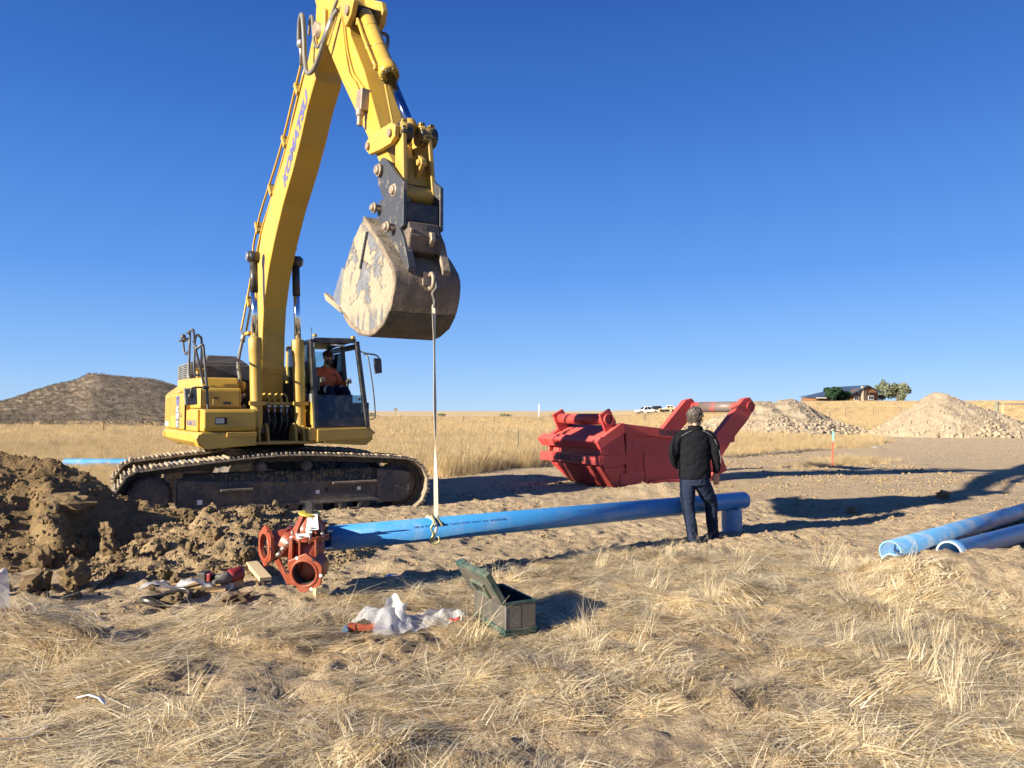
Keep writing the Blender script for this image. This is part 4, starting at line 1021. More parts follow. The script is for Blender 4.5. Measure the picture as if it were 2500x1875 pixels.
f = MB(); f.prism([(5.42, 3.50), (5.36, 3.52), (5.10, 3.24), (5.06, 3.20), (5.16, 3.10), (5.30, 2.99), (5.38, 2.97), (5.30, 3.06)], BK0 - 0.01, BK0 + 0.035); obj('side_cutter', f, M['steel'], bk, 0.004)
f = MB(); f.prism([(5.42, 3.50), (5.36, 3.52), (5.10, 3.24), (5.30, 2.99), (5.30, 3.06)], BK1 - 0.035, BK1 + 0.01); obj('side_cutter', f, M['bkt'], bk, 0.004)
for k in range(4):
    y_ = BK0 + 0.03 + k * (BK1 - BK0 - 0.06) / 3
    f = MB(); f.hull8([(5.30, y_ - 0.06, 3.06), (5.30, y_ + 0.06, 3.06), (5.38, y_ + 0.05, 2.96), (5.38, y_ - 0.05, 2.96), (4.66, y_ - 0.03, 3.31), (4.66, y_ + 0.03, 3.31), (4.74, y_ + 0.03, 3.20), (4.74, y_ - 0.03, 3.20)])
    obj('bucket_tooth', f, M['shoe'], bk, 0.008)
f = MB(); f.bar((5.42, BK0 + 0.03, 3.02), (5.42, BK1 - 0.03, 3.02), 0.05, 0.3); obj('cutting_edge', f, M['steel'], bk)
f = MB(); f.bar((5.98, BK0 - 0.012, 3.40), (6.18, BK0 - 0.012, 3.78), 0.022, 0.03); obj('cheek_rib', f, M['bkt'], bk, 0.003)
ear = [(6.07, 4.13), (6.18, 4.17), (6.35, 4.12), (6.51, 3.95), (6.70, 3.78), (6.84, 3.60), (6.97, 3.27), (6.93, 3.22), (6.86, 3.28), (6.5, 3.60), (6.20, 3.85), (6.07, 3.92)]
for s_ in (-1, 1):
    f = MB(); y_ = BC + s_ * 0.20; f.prism(ear, y_ - 0.02, y_ + 0.02)
    f.prism([(6.84, 3.60), (6.70, 3.78), (6.70, 3.72), (6.82, 3.55), (6.95, 3.22), (6.98, 3.27)], y_ - 0.045, y_ + 0.045)
    obj('bucket_ear', f, M['bkt'] if s_ < 0 else M['mudback'], bk, 0.006)
# lifting hook welded to the shell
f = MB(); f.box(6.92, 6.965, BC - 0.07, BC + 0.07, 3.10, 3.24)
f.tube(smooth_path([(6.97, BC, 3.20), (7.02, BC, 3.22), (7.06, BC, 3.17), (7.05, BC, 3.09), (7.00, BC, 3.06), (6.97, BC, 3.08)], 4, False), 0.022, 8)
obj('lifting_hook', f, M['rusty'], bk)
# ------------------------------------------------------------------ dirt piles and clods
def soil_mat(name, c0, c1, c2, sc=1.0, bump=0.9):
    t = NT(name)
    a = t.noise(2.4 * sc, 6, 0.65); b = t.noise(30 * sc, 5, 0.7)
    c = t.ramp(a, (0.34, c0), (0.5, c1), (0.68, c2))
    c = t.mix(0.4, c, t.ramp(b, (0.35, tuple(x * 0.55 for x in c1)), (0.62, c2)))
    t.P(c, 0.95); t.b.inputs['Specular IOR Level'].default_value = 0.08
    t.bump(b, bump, 0.03 / sc)
    return t.m
M['dirt'] = soil_mat('moist_brown_dirt', (0.115, 0.075, 0.038), (0.18, 0.122, 0.062), (0.26, 0.185, 0.10))
M['dirt2'] = soil_mat('dry_crumbly_dirt', (0.19, 0.13, 0.07), (0.28, 0.20, 0.112), (0.37, 0.275, 0.165))
M['gravel'] = soil_mat('pale_gravelly_soil', (0.27, 0.215, 0.15), (0.355, 0.285, 0.20), (0.43, 0.355, 0.26), 0.35)

ico = bmesh.new(); bmesh.ops.create_icosphere(ico, subdivisions=2, radius=1.0)
IV = np.array([v.co[:] for v in ico.verts]); IF = np.array([[v.index for v in f.verts] for f in ico.faces]); ico.free()
ico = bmesh.new(); bmesh.ops.create_icosphere(ico, subdivisions=3, radius=1.0)
IV3 = np.array([v.co[:] for v in ico.verts]); IF3 = np.array([[v.index for v in f.verts] for f in ico.faces]); ico.free()
ico = bmesh.new(); bmesh.ops.create_icosphere(ico, subdivisions=1, radius=1.0)
IV1 = np.array([v.co[:] for v in ico.verts]); IF1 = np.array([[v.index for v in f.verts] for f in ico.faces]); ico.free()
def n3(v, f, s):
    return fbm(v[:, 0] * f + v[:, 2] * 1.7 * f, v[:, 1] * f - v[:, 2] * 1.3 * f, 3, s)
def clod_mesh(name, seed, V=None, F=None, amp=0.55, flat=False):
    V = IV if V is None else V; F = IF if F is None else F
    r = 1 + amp * 1.9 * n3(V, 1.1, seed) + amp * 1.3 * n3(V, 3.2, seed + 9) + amp * 0.9 * n3(V, 7.0, seed + 19)
    P = V * r[:, None] * np.array([1.0, 0.85, 0.75])
    if flat:   # faceted, broken look
        P = np.sign(P) * np.minimum(np.abs(P), 0.72)
    return npmesh(name, P, F, False)
def rand_rot(n):
    return rng.uniform(0, 2 * math.pi, (n, 3))
def rotm(e):
    return np.array(Euler(e).to_matrix())
def clods_stuff(name, pts, scl, mat, label, parent=None, V=IV1, F=IF1, cat=True):
    """many small clods joined into one mesh"""
    nv = len(V); allv = np.empty((len(pts) * nv, 3)); allf = np.empty((len(pts) * len(F), 3), int)
    var = [V * (1 + 1.0 * n3(V, 1.4, 100 + k))[:, None] * np.array([1, .8, .65]) for k in range(8)]
    for i in range(len(pts)):
        B = var[i % 8] @ rotm(rng.uniform(0, 6.28, 3)).T
        allv[i * nv:(i + 1) * nv] = B * scl[i] + pts[i]; allf[i * len(F):(i + 1) * len(F)] = F + i * nv
    o = link(name, npmesh(name, allv, allf, False), mat, parent)
    o['kind'] = 'stuff'
    if label: o['label'] = label
    return o
def heap(name, x0, x1, y0, y1, st, fn, mat, label, cat='dirt pile'):
    xs = np.arange(x0, x1, st); ys = np.arange(y0, y1, st); X, Y = np.meshgrid(xs, ys)
    Z = fn(X, Y); base = hgt(X, Y)
    keep = Z > base - 0.03
    i = np.arange(X.size).reshape(X.shape)
    Qd = np.stack([i[:-1, :-1], i[:-1, 1:], i[1:, 1:], i[1:, :-1]], -1).reshape(-1, 4)
    k = keep.ravel()[Qd].any(1)
    V = np.stack([X, Y, np.where(keep, Z, base - 0.06)], -1).reshape(-1, 3)
    used = np.unique(Qd[k]); mp = -np.ones(X.size, int); mp[used] = np.arange(len(used))
    o = link(name, npmesh(name, V[used], mp[Qd[k]], True), mat)
    return tag(o, label, cat)

# big pile, left: a steep shoulder from top left sloping right, with an overhanging tongue
def big_fn(x, y):
    b = hgt(x, y)
    ridge = np.interp(x, [-9.5, -7.5, -6.6, -6.1, -5.8, -5.6, -5.3, -5.0, -4.7, -4.4, -4.1, -3.7, -3.3, -2.9], [0.9, 1.15, 1.22, 1.22, 1.20, 1.08, 0.93, 0.74, 0.62, 0.52, 0.42, 0.28, 0.12, -0.1])
    yc = 9.1 + 0.15 * (x + 6) + 0.25 * fbm(x * 0.8, y * 0.2, 2, 60)
    d = (y - yc)
    front = np.where(d < 0, np.clip(1 + d / np.interp(x, [-9, -6, -4.5, -3.3], [2.2, 2.1, 1.25, 0.8]), 0, 1), np.clip(1 - d / 1.3, 0, 1))
    z = (ridge) * (front ** 1.15)
    # tongue of packed soil running down towards the camera right
    t = np.hypot((x + 5.25 - 0.75 * (8.5 - y)) / 0.30, (y - 8.45) / 0.55)
    z = z + 0.22 * sm(1.0, 0.3, t)
    # shoulder steps and gully
    g = (x + 5.9 + 0.9 * (y - 8.0))
    z = z - 0.16 * np.exp(-(g / 0.22) ** 2) * sm(6.9, 7.6, y) * sm(9.2, 8.6, y)
    z = z + 0.17 * fbm(x * 2.0, y * 2.0, 4, 61) * sm(0, 0.25, z) + 0.12 * fbm(x * 7, y * 7, 4, 62) * sm(0, 0.2, z)
    return b - 0.05 + z
heap('dirt_pile', -9.5, -2.8, 6.2, 10.8, 0.03, big_fn, M['dirt'], 'tall shaded pile of brown dirt with boulders left of the excavator track')
def small_fn(x, y):
    b = hgt(x, y)
    ridge = np.interp(x, [-4.7, -4.3, -4.0, -3.6, -3.2, -2.9, -2.6, -2.3, -1.9, -1.5], [0.0, 0.28, 0.42, 0.53, 0.56, 0.53, 0.42, 0.30, 0.18, 0.0])
    yc = 9.0 + 0.2 * (x + 3.2)
    d = y - yc
    fr = np.where(d < 0, np.clip(1 + d / 1.75, 0, 1), np.clip(1 - d / 0.9, 0, 1))
    z = ridge * fr ** 1.1
    z = z + (0.16 * fbm(x * 2.6, y * 2.6, 4, 65) + 0.13 * fbm(x * 9, y * 9, 3, 66)) * sm(0, 0.15, z)
    return b - 0.04 + z
heap('dirt_pile', -4.8, -1.4, 6.9, 10.0, 0.026, small_fn, M['dirt2'], 'low crumbly dirt pile between the track and the red valve')
def p1_fn(x, y):
    b = hgt(x, y)
    ridge = np.interp(x, [11.0, 13, 15.0, 16.3, 17.2, 18.4, 19.2, 20.0, 21.4, 22.6, 23.6, 24.8, 26.5, 28], [0, .5, 1.0, 1.6, 2.15, 2.62, 2.72, 2.55, 2.85, 2.55, 1.95, 1.2, 0.45, 0])
    yc = 57 + 0.6 * np.sin(x * 0.6); d = y - yc
    z = ridge * np.where(d < 0, np.clip(1 + d / (3 + 1.2 * ridge), 0, 1), np.clip(1 - d / (2 + ridge), 0, 1)) ** 1.0
    z = z + (0.5 * fbm(x * 0.6, y * 0.6, 4, 70) + 0.35 * fbm(x * 2.2, y * 2.2, 4, 71)) * sm(0, .6, z)
    return b - 0.05 + z
heap('dirt_pile', 10.5, 28.5, 50, 63, 0.14, p1_fn, M['gravel'], 'long pale spoil heap behind the red trench box')
def p2_fn(x, y):
    b = hgt(x, y)
    r = np.hypot((x - 30.3) / np.where(x < 30.3, 4.5, 7.6), (y - 52.6) / 4.8)
    z = 3.15 * np.clip(1 - r, 0, 1) ** 0.92
    z = z + (0.4 * fbm(x * 0.7, y * 0.7, 4, 72) + 0.3 * fbm(x * 2.5, y * 2.5, 4, 73)) * sm(0, .6, z)
    return b - 0.05 + z
heap('dirt_pile', 24, 40, 47, 58, 0.12, p2_fn, M['gravel'], 'pointed pale spoil heap at the right before the wooden gate')

def scat(fn, n, x0, x1, y0, y1, minz=0.04, w=None):
    x = rng.uniform(x0, x1, n * 4); y = rng.uniform(y0, y1, n * 4)
    z = fn(x, y); k = z > hgt(x, y) + minz
    if w is not None: k &= rng.random(len(x)) < w(x, y)
    x, y, z = x[k][:n], y[k][:n], z[k][:n]
    return np.stack([x, y, z], -1)
P_ = scat(small_fn, 5200, -4.7, -1.5, 7.0, 9.8, 0.0)
clods_stuff('loose_clods', P_, 0.008 + 0.022 * rng.random(len(P_)) ** 3, M['dirt2'], 'crumbs and small clods covering the low dirt pile')
P_ = scat(big_fn, 5200, -8.5, -3.0, 6.3, 9.6, 0.0)
clods_stuff('loose_clods', P_, 0.008 + 0.03 * rng.random(len(P_)) ** 4, M['dirt'], 'crumbs and small clods covering the tall dirt pile')
P_ = scat(p1_fn, 2600, 11, 28, 50.5, 60, 0.02)
clods_stuff('loose_rubble', P_, (0.03 + 0.14 * rng.random(len(P_)) ** 3) * (0.7 + 0.9 * np.clip(1.4 - P_[:, 2] + hgt(P_[:, 0], P_[:, 1]), 0, 1)), M['gravel'], 'rubble on the long pale spoil heap')
P_ = scat(p2_fn, 2600, 24.5, 37, 47.5, 57, 0.0)
clods_stuff('loose_rubble', P_, (0.025 + 0.14 * rng.random(len(P_)) ** 3) * (0.7 + 0.9 * np.clip(1.2 - P_[:, 2] + hgt(P_[:, 0], P_[:, 1]), 0, 1)), M['gravel'], 'rubble on the pointed pale spoil heap')
# crumbs on the bare ground
NC = 52000; x = rng.uniform(-7, 12, NC); y = 4.4 + 24 * rng.random(NC) ** 1.5
k = (rng.random(NC) < (1 - grassmask(x, y)) * sm(0.35, 0.65, vn(x * 0.9, y * 0.9, 80))) | (rng.random(NC) < 0.08)
x, y = x[k], y[k]; P_ = np.stack([x, y, hgt(x, y)], -1)
clods_stuff('soil_crumbs', P_, 0.005 + 0.024 * rng.random(len(P_)) ** 4 * (0.5 + y / 14), M['dirt2'], 'crumbs of soil lying on the bare ground')

# boulders and clods big enough to pick out, each its own thing
CM = [clod_mesh('dirt_clod', 200 + k, IV3, IF3, 0.6) for k in range(6)]
CM2 = [clod_mesh('dirt_clod', 300 + k, IV3 if k % 2 else IV, IF3 if k % 2 else IF, 0.75, k % 3 == 0) for k in range(10)]
M['clodm'] = soil_mat('caked_clod_soil', (0.155, 0.105, 0.053), (0.235, 0.165, 0.09), (0.32, 0.235, 0.135), 2.0, 1.0)
for m_ in CM: m_.materials.append(M['clodm'])
for m_ in CM2: m_.materials.append(M['dirt2'])
def clod(x, y, z, s, mesh, label, group=None, name='dirt_clod', mat=None):
    o = bpy.data.objects.new(name, mesh); COL.objects.link(o)
    o.location = (x, y, z); o.scale = s if isinstance(s, tuple) else (s, s, s); o.rotation_euler = tuple(rng.uniform(0, 6.28, 3))
    if isinstance(s, tuple): o.rotation_euler = (0, 0, float(rng.uniform(0, 6.28)))
    return tag(o, label, 'rock' if name == 'boulder' else 'dirt clod', group)
for (x, y, z, s, l) in (
    (-5.02, 7.95, 0.34, 0.17, 'round brown boulder on the left edge of the tall dirt pile'),
    (-4.62, 7.85, 0.42, 0.11, 'pale boulder half buried beside the leftmost round one'),
    (-4.35, 8.05, 0.46, 0.13, 'sunlit lumpy clod highest on the face of the tall pile'),
    (-4.24, 7.3, 0.22, 0.095, 'knobbly clod sitting above the tallest upright clod at the pile foot'),
    (-3.90, 7.32, 0.17, 0.10, 'shaded rough clod right of the knobbly one at the pile foot'),
    (-4.42, 6.95, 0.12, 0.15, 'smooth rounded boulder at the foot of the tall pile'),
    (-4.08, 6.98, 0.18, (0.165, 0.15, 0.20), 'tallest upright clod of sunlit dirt at the pile foot'),
    (-4.70, 6.92, 0.06, 0.075, 'small clod left of the smooth boulder at the pile foot'),
    (-3.42, 7.35, 0.07, 0.085, 'sunlit rough clod in the hollow between the two dirt piles'),
    (-3.22, 7.20, 0.05, 0.09, 'flat clod at the near left tip of the low dirt pile'),
    (-5.15, 8.6, 0.62, (0.30, 0.20, 0.17), 'large overhanging block on the shoulder of the tall dirt pile'),
    (-4.70, 8.62, 0.44, 0.15, 'smooth grey boulder in the shade under the overhanging block'),
    (-3.75, 8.0, 0.20, 0.12, 'dark rounded stone in the shaded hollow left of the low pile'),
    (-3.45, 8.05, 0.20, 0.11, 'second dark stone in the shaded hollow nearer the low pile'),
    (-2.96, 6.62, 0.03, 0.07, 'dark clod left of the clear plastic by the rubber gasket'),
    (-2.42, 6.52, 0.02, (0.24, 0.13, 0.07), 'flat broken sod in front of the cardboard box'),
    (-2.94, 6.47, 0.04, (0.10, 0.09, 0.08), 'pale clod inside the black rubber gasket'),
    (-3.02, 5.32, 0.05, (0.24, 0.13, 0.11), 'sunlit lump of soil on the low ridge at bottom left'),
    (-3.55, 8.75, 0.52, 0.07, 'upright clod on the crest of the low pile below the track frame'),
    (-3.05, 8.75, 0.50, (0.09, 0.07, 0.12), 'tall clod with roots on the crest of the low pile'),
    (-3.28, 8.2, 0.30, 0.12, 'largest block on the sunlit face of the low pile'),
    (-2.80, 7.9, 0.24, 0.12, 'dark sided block on the right face of the low pile'),
    (8.25, 14.25, 0.06, (0.16, 0.12, 0.12), 'lone pale wedge shaped clod in the shadow of the boom'),
    (5.6, 12.3, 0.0, 0.11, 'flat clod in the shadow of the bucket'),
    (6.55, 7.0, 0.22, (0.30, 0.25, 0.22), 'big weathered clod on the bank at the right edge'),
):
    zz = z
    b_ = max(big_fn(np.array([x]), np.array([y]))[0] if x < -3.0 else -9, small_fn(np.array([x]), np.array([y]))[0] if -4.7 < x < -1.5 else -9, gz(x, y))
    sz = s[2] if isinstance(s, tuple) else s * 0.75
    zz = max(zz, b_ + sz * 0.1) if y > 6.7 and x < -3 else b_ + sz * 0.35
    if zz > b_ + sz * 0.75: zz = b_ + sz * 0.6
    clod(x, y, zz, tuple(q_ * 0.9 for q_ in s) if isinstance(s, tuple) else s * 0.78, CM[int(rng.integers(6))], l, None, 'boulder' if 'boulder' in l or 'stone' in l else 'dirt_clod')
cnt = 0
for fn, n, box, lab, grp in ((small_fn, 90, (-4.6, -1.7, 7.1, 9.2), 'fist sized clod on the sunlit face of the low dirt pile', 'clods on the low dirt pile'),
                             (big_fn, 75, (-6.2, -3.1, 6.5, 8.6), 'fist sized clod on the near face of the tall dirt pile', 'clods on the tall dirt pile')):
    P_ = scat(fn, n, *box, 0.03)
    for p in P_:
        s_ = 0.025 + 0.05 * rng.random() ** 2
        clod(p[0], p[1], p[2] + s_ * 0.2, float(s_), CM2[int(rng.integers(10))], lab, grp)
for i in range(34):
    x = rng.uniform(-4.8, -2.6) if i % 2 else rng.uniform(-4.6, -3.9); y = rng.uniform(6.6, 7.2)
    s_ = 0.02 + 0.045 * rng.random() ** 2
    clod(x, y, max(gz(x, y), big_fn(np.array([x]), np.array([y]))[0]) + s_ * .3, float(s_), CM2[int(rng.integers(10))], 'small clod fallen at the foot of the dirt piles', 'clods at the foot of the piles')

# soil packed on the track frames, part of the machine
for trk in [c for c in EXC.children if c.name.startswith('track_assembly')]:
    n_ = 700; a_ = rng.uniform(-1.4, 1.55, n_); t_ = rng.random(n_)
    ys_ = np.where(rng.random(n_) < .5, -1, 1) * (0.24 - 0.12 * t_)
    P_ = np.stack([a_, ys_, 0.60 + 0.20 * t_ * sm(0.1, .6, vn(a_ * 3, a_ * 0, 5) + .2)], -1)
    clods_stuff('packed_soil', P_, 0.014 + 0.03 * rng.random(n_) ** 2, M['clodm'], None, trk)
# ------------------------------------------------------------------ red trench box (x = along its side, y = across, away from the camera)
M['red'] = paint('scuffed_red_paint', (0.44, 0.040, 0.036), 0.5, amt=0.3, sc=3.0, dust=(0.34, 0.17, 0.13), bump=0.15, updust=0.35, streak=0.45, chip=(0.05, 0.03, 0.025), chipamt=0.645)
M['redscr'] = paint('bare_scraped_steel', (0.14, 0.115, 0.105), 0.5, amt=0.85, sc=2.5, dust=(0.36, 0.06, 0.05), lo=0.5, hi=0.56)
BOX = empty('trench_box', (2.231, 16.388, 0.0), R(30), 'red steel trench box with two tube spreaders and raised tow arms', 'trench box')
RD = M['red']; W = 1.95
f = MB()
f.prism([(0.20, 0.0), (3.25, -0.05), (3.3, 0.6), (3.1, 1.08), (1.84, 1.22), (0.24, 1.38)], 0.05, 0.09); obj('side_wall', f, RD, BOX, 0.006)
f = MB(); f.prism([(0.20, 0.0), (3.25, -0.05), (3.3, 0.6), (3.1, 1.08), (1.84, 1.22), (0.24, 1.38)], W - 0.09, W - 0.05); obj('side_wall', f, RD, BOX, 0.006)
for y0 in (-0.02, W - 0.12):
    f = MB(); f.prism([(0.20, 1.20), (1.84, 1.04), (3.15, 0.92), (3.15, 1.10), (1.84, 1.24), (0.20, 1.41)], y0, y0 + 0.14); obj('top_rail', f, RD, BOX, 0.012, 2)
    f = MB(); f.prism([(0.36, 0.0), (0.52, 0.0), (0.52, 1.19), (0.36, 1.21)], y0, y0 + 0.10); obj('wall_post', f, RD, BOX, 0.008)
    f = MB(); f.prism([(0.18, 0.0), (0.40, 0.05), (0.40, 0.30), (0.19, 0.28)], y0 - 0.01 if y0 < 1 else y0, y0 + 0.11); obj('corner_gusset', f, RD, BOX, 0.006)
f = MB(); f.box(1.05, 3.2, 0.0, 0.05, -0.02, 0.09); obj('bottom_rail', f, RD, BOX, 0.008)
f = MB(); f.box(2.2, 2.3, 0.0, 0.05, 0.09, 1.02); obj('wall_post', f, RD, BOX, 0.008)
# bow: a wedge, a deep channel, a second channel higher up, inclined cheeks
f = MB(); f.hull8([(0.0, 0.0, 0.0), (0.35, 0.0, 0.0), (0.35, W - .3, 0.0), (0.0, W - .3, 0.0), (-0.32, -0.1, 0.44), (0.35, 0.0, 0.44), (0.35, W, 0.44), (-0.32, W + .08, 0.44)])
obj('bow_wedge', f, RD, BOX, 0.01)
f = MB(); f.hull8([(-0.30, -0.08, 0.44), (0.3, 0.0, 0.44), (0.3, W, 0.44), (-0.30, W + .06, 0.44), (-0.34, -0.08, 0.56), (0.3, 0.0, 0.56), (0.3, W, 0.56), (-0.34, W + .06, 0.56)])
obj('bow_wedge', f, RD, BOX, 0.006)
f = MB(); f.hull8([(-0.43, -0.1, 0.50), (0.36, -0.015, 0.50), (0.36, 0.09, 0.50), (-0.38, 0.05, 0.50), (-0.42, -0.1, 0.71), (0.36, -0.015, 0.73), (0.36, 0.09, 0.73), (-0.38, 0.05, 0.71)])
f.box(-0.45, -0.30, -0.10, W + 0.35, 0.50, 0.71); chn = obj('lower_channel', f, RD, BOX, 0.01, 2)
f = MB(); f.box(-0.30, 0.32, 0.0, W, 0.71, 0.90); obj('bow_panel', f, RD, BOX, 0.006)
f = MB(); f.hull8([(-0.45, -0.10, 0.86), (-0.30, -0.10, 0.86), (-0.30, W + 0.30, 0.86), (-0.45, W + 0.30, 0.86), (-0.52, -0.12, 1.02), (-0.40, -0.12, 1.14), (-0.40, W + 0.32, 1.14), (-0.52, W + 0.38, 1.02)])
obj('upper_channel', f, RD, BOX, 0.01, 2)
for y0 in (-0.12, W - 0.03):
    f = MB(); f.prism([(-0.53, 1.02), (-0.43, 0.84), (0.24, 1.20), (0.22, 1.42), (0.12, 1.40)], y0, y0 + 0.15); obj('bow_cheek', f, RD, BOX, 0.01, 2)
    f = MB(); f.prism([(-0.40, 0.72), (0.30, 0.73), (0.24, 1.22), (-0.38, 0.90)], y0 + 0.05, y0 + 0.09); obj('bow_cheek', f, RD, BOX, 0.006)
f = MB(); f.hull8([(-0.33, 0.02, 1.05), (0.25, 0.02, 1.15), (0.25, W, 1.15), (-0.33, W, 1.05), (-0.33, 0.02, 1.10), (0.22, 0.02, 1.36), (0.22, W, 1.36), (-0.33, W, 1.10)])
obj('bow_deck', f, RD, BOX, 0.006)
for y0 in (0.0, W - 0.1):
    f = MB(); f.prism([(-0.20, 1.22), (-0.36, 1.60), (-0.08, 1.74), (0.10, 1.44), (0.05, 1.25)], y0, y0 + 0.06); obj('spreader_plate', f, RD, BOX, 0.008)
f = MB(); f.pipe((-0.13, -0.05, 1.50), (-0.13, W + 0.05, 1.50), 0.125, 0.10, 32); obj('spreader_tube', f, RD, BOX)
# tow arms
for y0, dx in ((-0.06, 0), (W - 0.1, -0.12)):
    f = MB(); f.prism([(2.78 + dx, 0.92), (3.02 + dx, 1.05), (4.02 + dx, 1.98), (4.25 + dx, 2.03), (4.46 + dx, 1.83), (4.17 + dx, 1.46), (3.71 + dx, 1.06), (3.71 + dx, 0.93), (3.56 + dx, 0.91), (3.24 + dx, 0.56), (3.30 + dx, 0.48), (3.22 + dx, 0.36), (2.9 + dx, 0.25), (2.7 + dx, 0.5)], y0, y0 + 0.16)
    am = obj('tow_arm', f, RD, BOX, 0.012, 2)
f = MB(); f.pipe((4.26, -0.085, 1.79), (4.20, W + 0.05, 1.79), 0.135, 0.105, 32); obj('spreader_tube', f, RD, BOX)
f = MB(); f.pipe((4.245, 0.30, 1.79), (4.215, W - 0.35, 1.79), 0.1385, 0.13, 32); obj('scraped_tube_sleeve', f, M['redscr'], BOX)
f = MB(); f.prism([(2.95, 0.0), (3.5, 0.25), (3.35, 0.55), (3.1, 0.5)], 0.0, 0.5); obj('arm_gusset', f, RD, BOX, 0.01)
for (x_, z_, r_) in ((-0.13, 1.50, .099), (4.26, 1.79, .104)):
    f = MB(); f.pipe((x_, -0.045 if x_ < 1 else -.08, z_), (x_, .25, z_), r_, r_ - .003, 24); f.cyl((x_, .25, z_), (x_, .26, z_), r_, 24); obj('tube_shade', f, M['black_and_shade'], BOX)  # near-black liner and end disc paint the shade inside the open tube
text('lettering', 'KUNDEL.COM', M['blackletter'], BOX, 0.145, frame((1.85, -0.024, 1.145), (1, 0, -0.09), (0, 0, 1)), 0.001, 0.006, sx=1.15)
text('lettering', 'KUNDEL.COM', M['blackletter'], chn, 0.16, frame((-0.453, 1.05, 0.605), (0, -1, 0), (0, 0, 1)), 0.001, 0.006, sx=1.15)
for (x, z0, z1) in ((0.93, 0.05, 0.72),):
    f = MB(); f.tube([(x, 0.046, z0), (x + 0.03, 0.046, z0 + .2), (x - 0.02, 0.046, z0 + .4), (x, 0.046, z1)], 0.008, 5); obj('weld_crack', f, M['black_and_shade'], BOX)
# ------------------------------------------------------------------ blue water pipes
def pvc(name, c, dusty=0.35):
    t = NT(name)
    n = t.noise(3, 6, 0.7, t.co('Object', (1, 1, 1))); n2 = t.noise(30, 4, 0.7)
    f = t.math('MULTIPLY', t.ramp(t.math('ADD', t.math('MULTIPLY', n, .65), t.math('MULTIPLY', n2, .35)), (0.47, 0.0), (0.66, 1.0)), dusty)
    t.P(t.mix(f, c, (0.42, 0.36, 0.28)), t.math('ADD', 0.33, t.math('MULTIPLY', f, 0.5)))
    return t.m
M['pvc'] = pvc('blue_pvc', (0.035, 0.20, 0.47), 0.25)
M['pvcdust'] = pvc('dusty_blue_pvc', (0.07, 0.21, 0.42), 0.75)
M['pvcend'] = paint('cut_blue_pvc_edge', (0.13, 0.30, 0.45), 0.6, amt=0.3)
M['ink'] = paint('dark_blue_print', (0.02, 0.06, 0.22), 0.5, amt=0.3)
A = Vector((-1.74, 7.0, 0.475)); B = Vector((3.27, 10.5, 0.42)); D = (B - A).normalized()
pp = empty('blue_pipe', A, 0, 'long blue water pipe slung from the bucket, red valve on its near end', 'pipe')
f = MB(); f.pipe((0, 0, 0), B - A, 0.118, 0.104, 56)
obj('pipe_barrel', f, M['pvc'], pp)
f = MB(); f.pipe((B - A) - D * 0.30, (B - A) - D * 0.297, 0.1186, 0.1175, 56); obj('insertion_line', f, M['ink'], pp)
side = D.cross(Vector((0, 0, 1))).normalized()
def curved_print(parent, body, s0, ang_, size, base, axis, rad, sx=1.3, right=True):
    """printed line laid on the barrel"""
    cu = bpy.data.curves.new('print', 'FONT'); cu.body = body; cu.size = size; cu.align_x = 'LEFT'; cu.align_y = 'CENTER'; cu.resolution_u = 2
    tmp = bpy.data.objects.new('tmp', cu); COL.objects.link(tmp)
    me = bpy.data.meshes.new_from_object(tmp.evaluated_get(bpy.context.evaluated_depsgraph_get()))
    bpy.data.objects.remove(tmp); bpy.data.curves.remove(cu)
    ax = Vector(axis).normalized(); sd_ = ax.cross(Vector((0, 0, 1))).normalized(); up = sd_.cross(ax)
    for v in me.vertices:
        a_ = ang_ + v.co.y / rad
        p = Vector(base) + ax * (s0 + v.co.x * sx) + sd_ * (math.cos(a_) * rad) + up * (math.sin(a_) * rad)
        v.co = p
    me.materials.append(M['ink']); me.name = 'printed_line'
    return link('printed_line', me, None, parent)
curved_print(pp, 'J   DIPS PVC WATER', 0.05, 0.22, 0.040, (0, 0, 0), D, 0.1187)
curved_print(pp, 'DR 18  PVC 1120  C900  CLASS 235 PSI  NSF-61  8 IN  WATER PIPE', 0.86, 0.45, 0.030, (0, 0, 0), D, 0.1187)
curved_print(pp, 'DR 18  PVC 1120  C900  CLASS 235 PSI  NSF-61  8 IN  WATER PIPE', 3.0, 0.60, 0.030, (0, 0, 0), D, 0.1187)
# short offcut standing as a prop under the far end
f = MB()
pr = empty('pipe_offcut', (3.06, 10.36, gz(3.06, 10.36)), R(10), 'short upright blue pipe offcut propping the far end of the long pipe', 'pipe offcut')
n_ = 40; vs = []
for z_, r_ in ((0, .138), (1, .138), (1, .124), (0, .124)):
    for k in range(n_):
        a_ = 2 * math.pi * k / n_
        zz = 0.315 - z_ * 0.0 - (0.015 * math.sin(a_ * 2 + 1) + 0.01 * math.sin(a_ * 7)) if z_ == 1 else -0.02
        vs.append((r_ * math.cos(a_), r_ * math.sin(a_), zz - (0.02 if z_ == 1 else 0)))
f.add(vs, [(i * n_ + k, i * n_ + (k + 1) % n_, ((i + 1) % 4) * n_ + (k + 1) % n_, ((i + 1) % 4) * n_ + k) for i in range(4) for k in range(n_)], False)
obj('offcut_barrel', f, M['pvcdust'], pr)
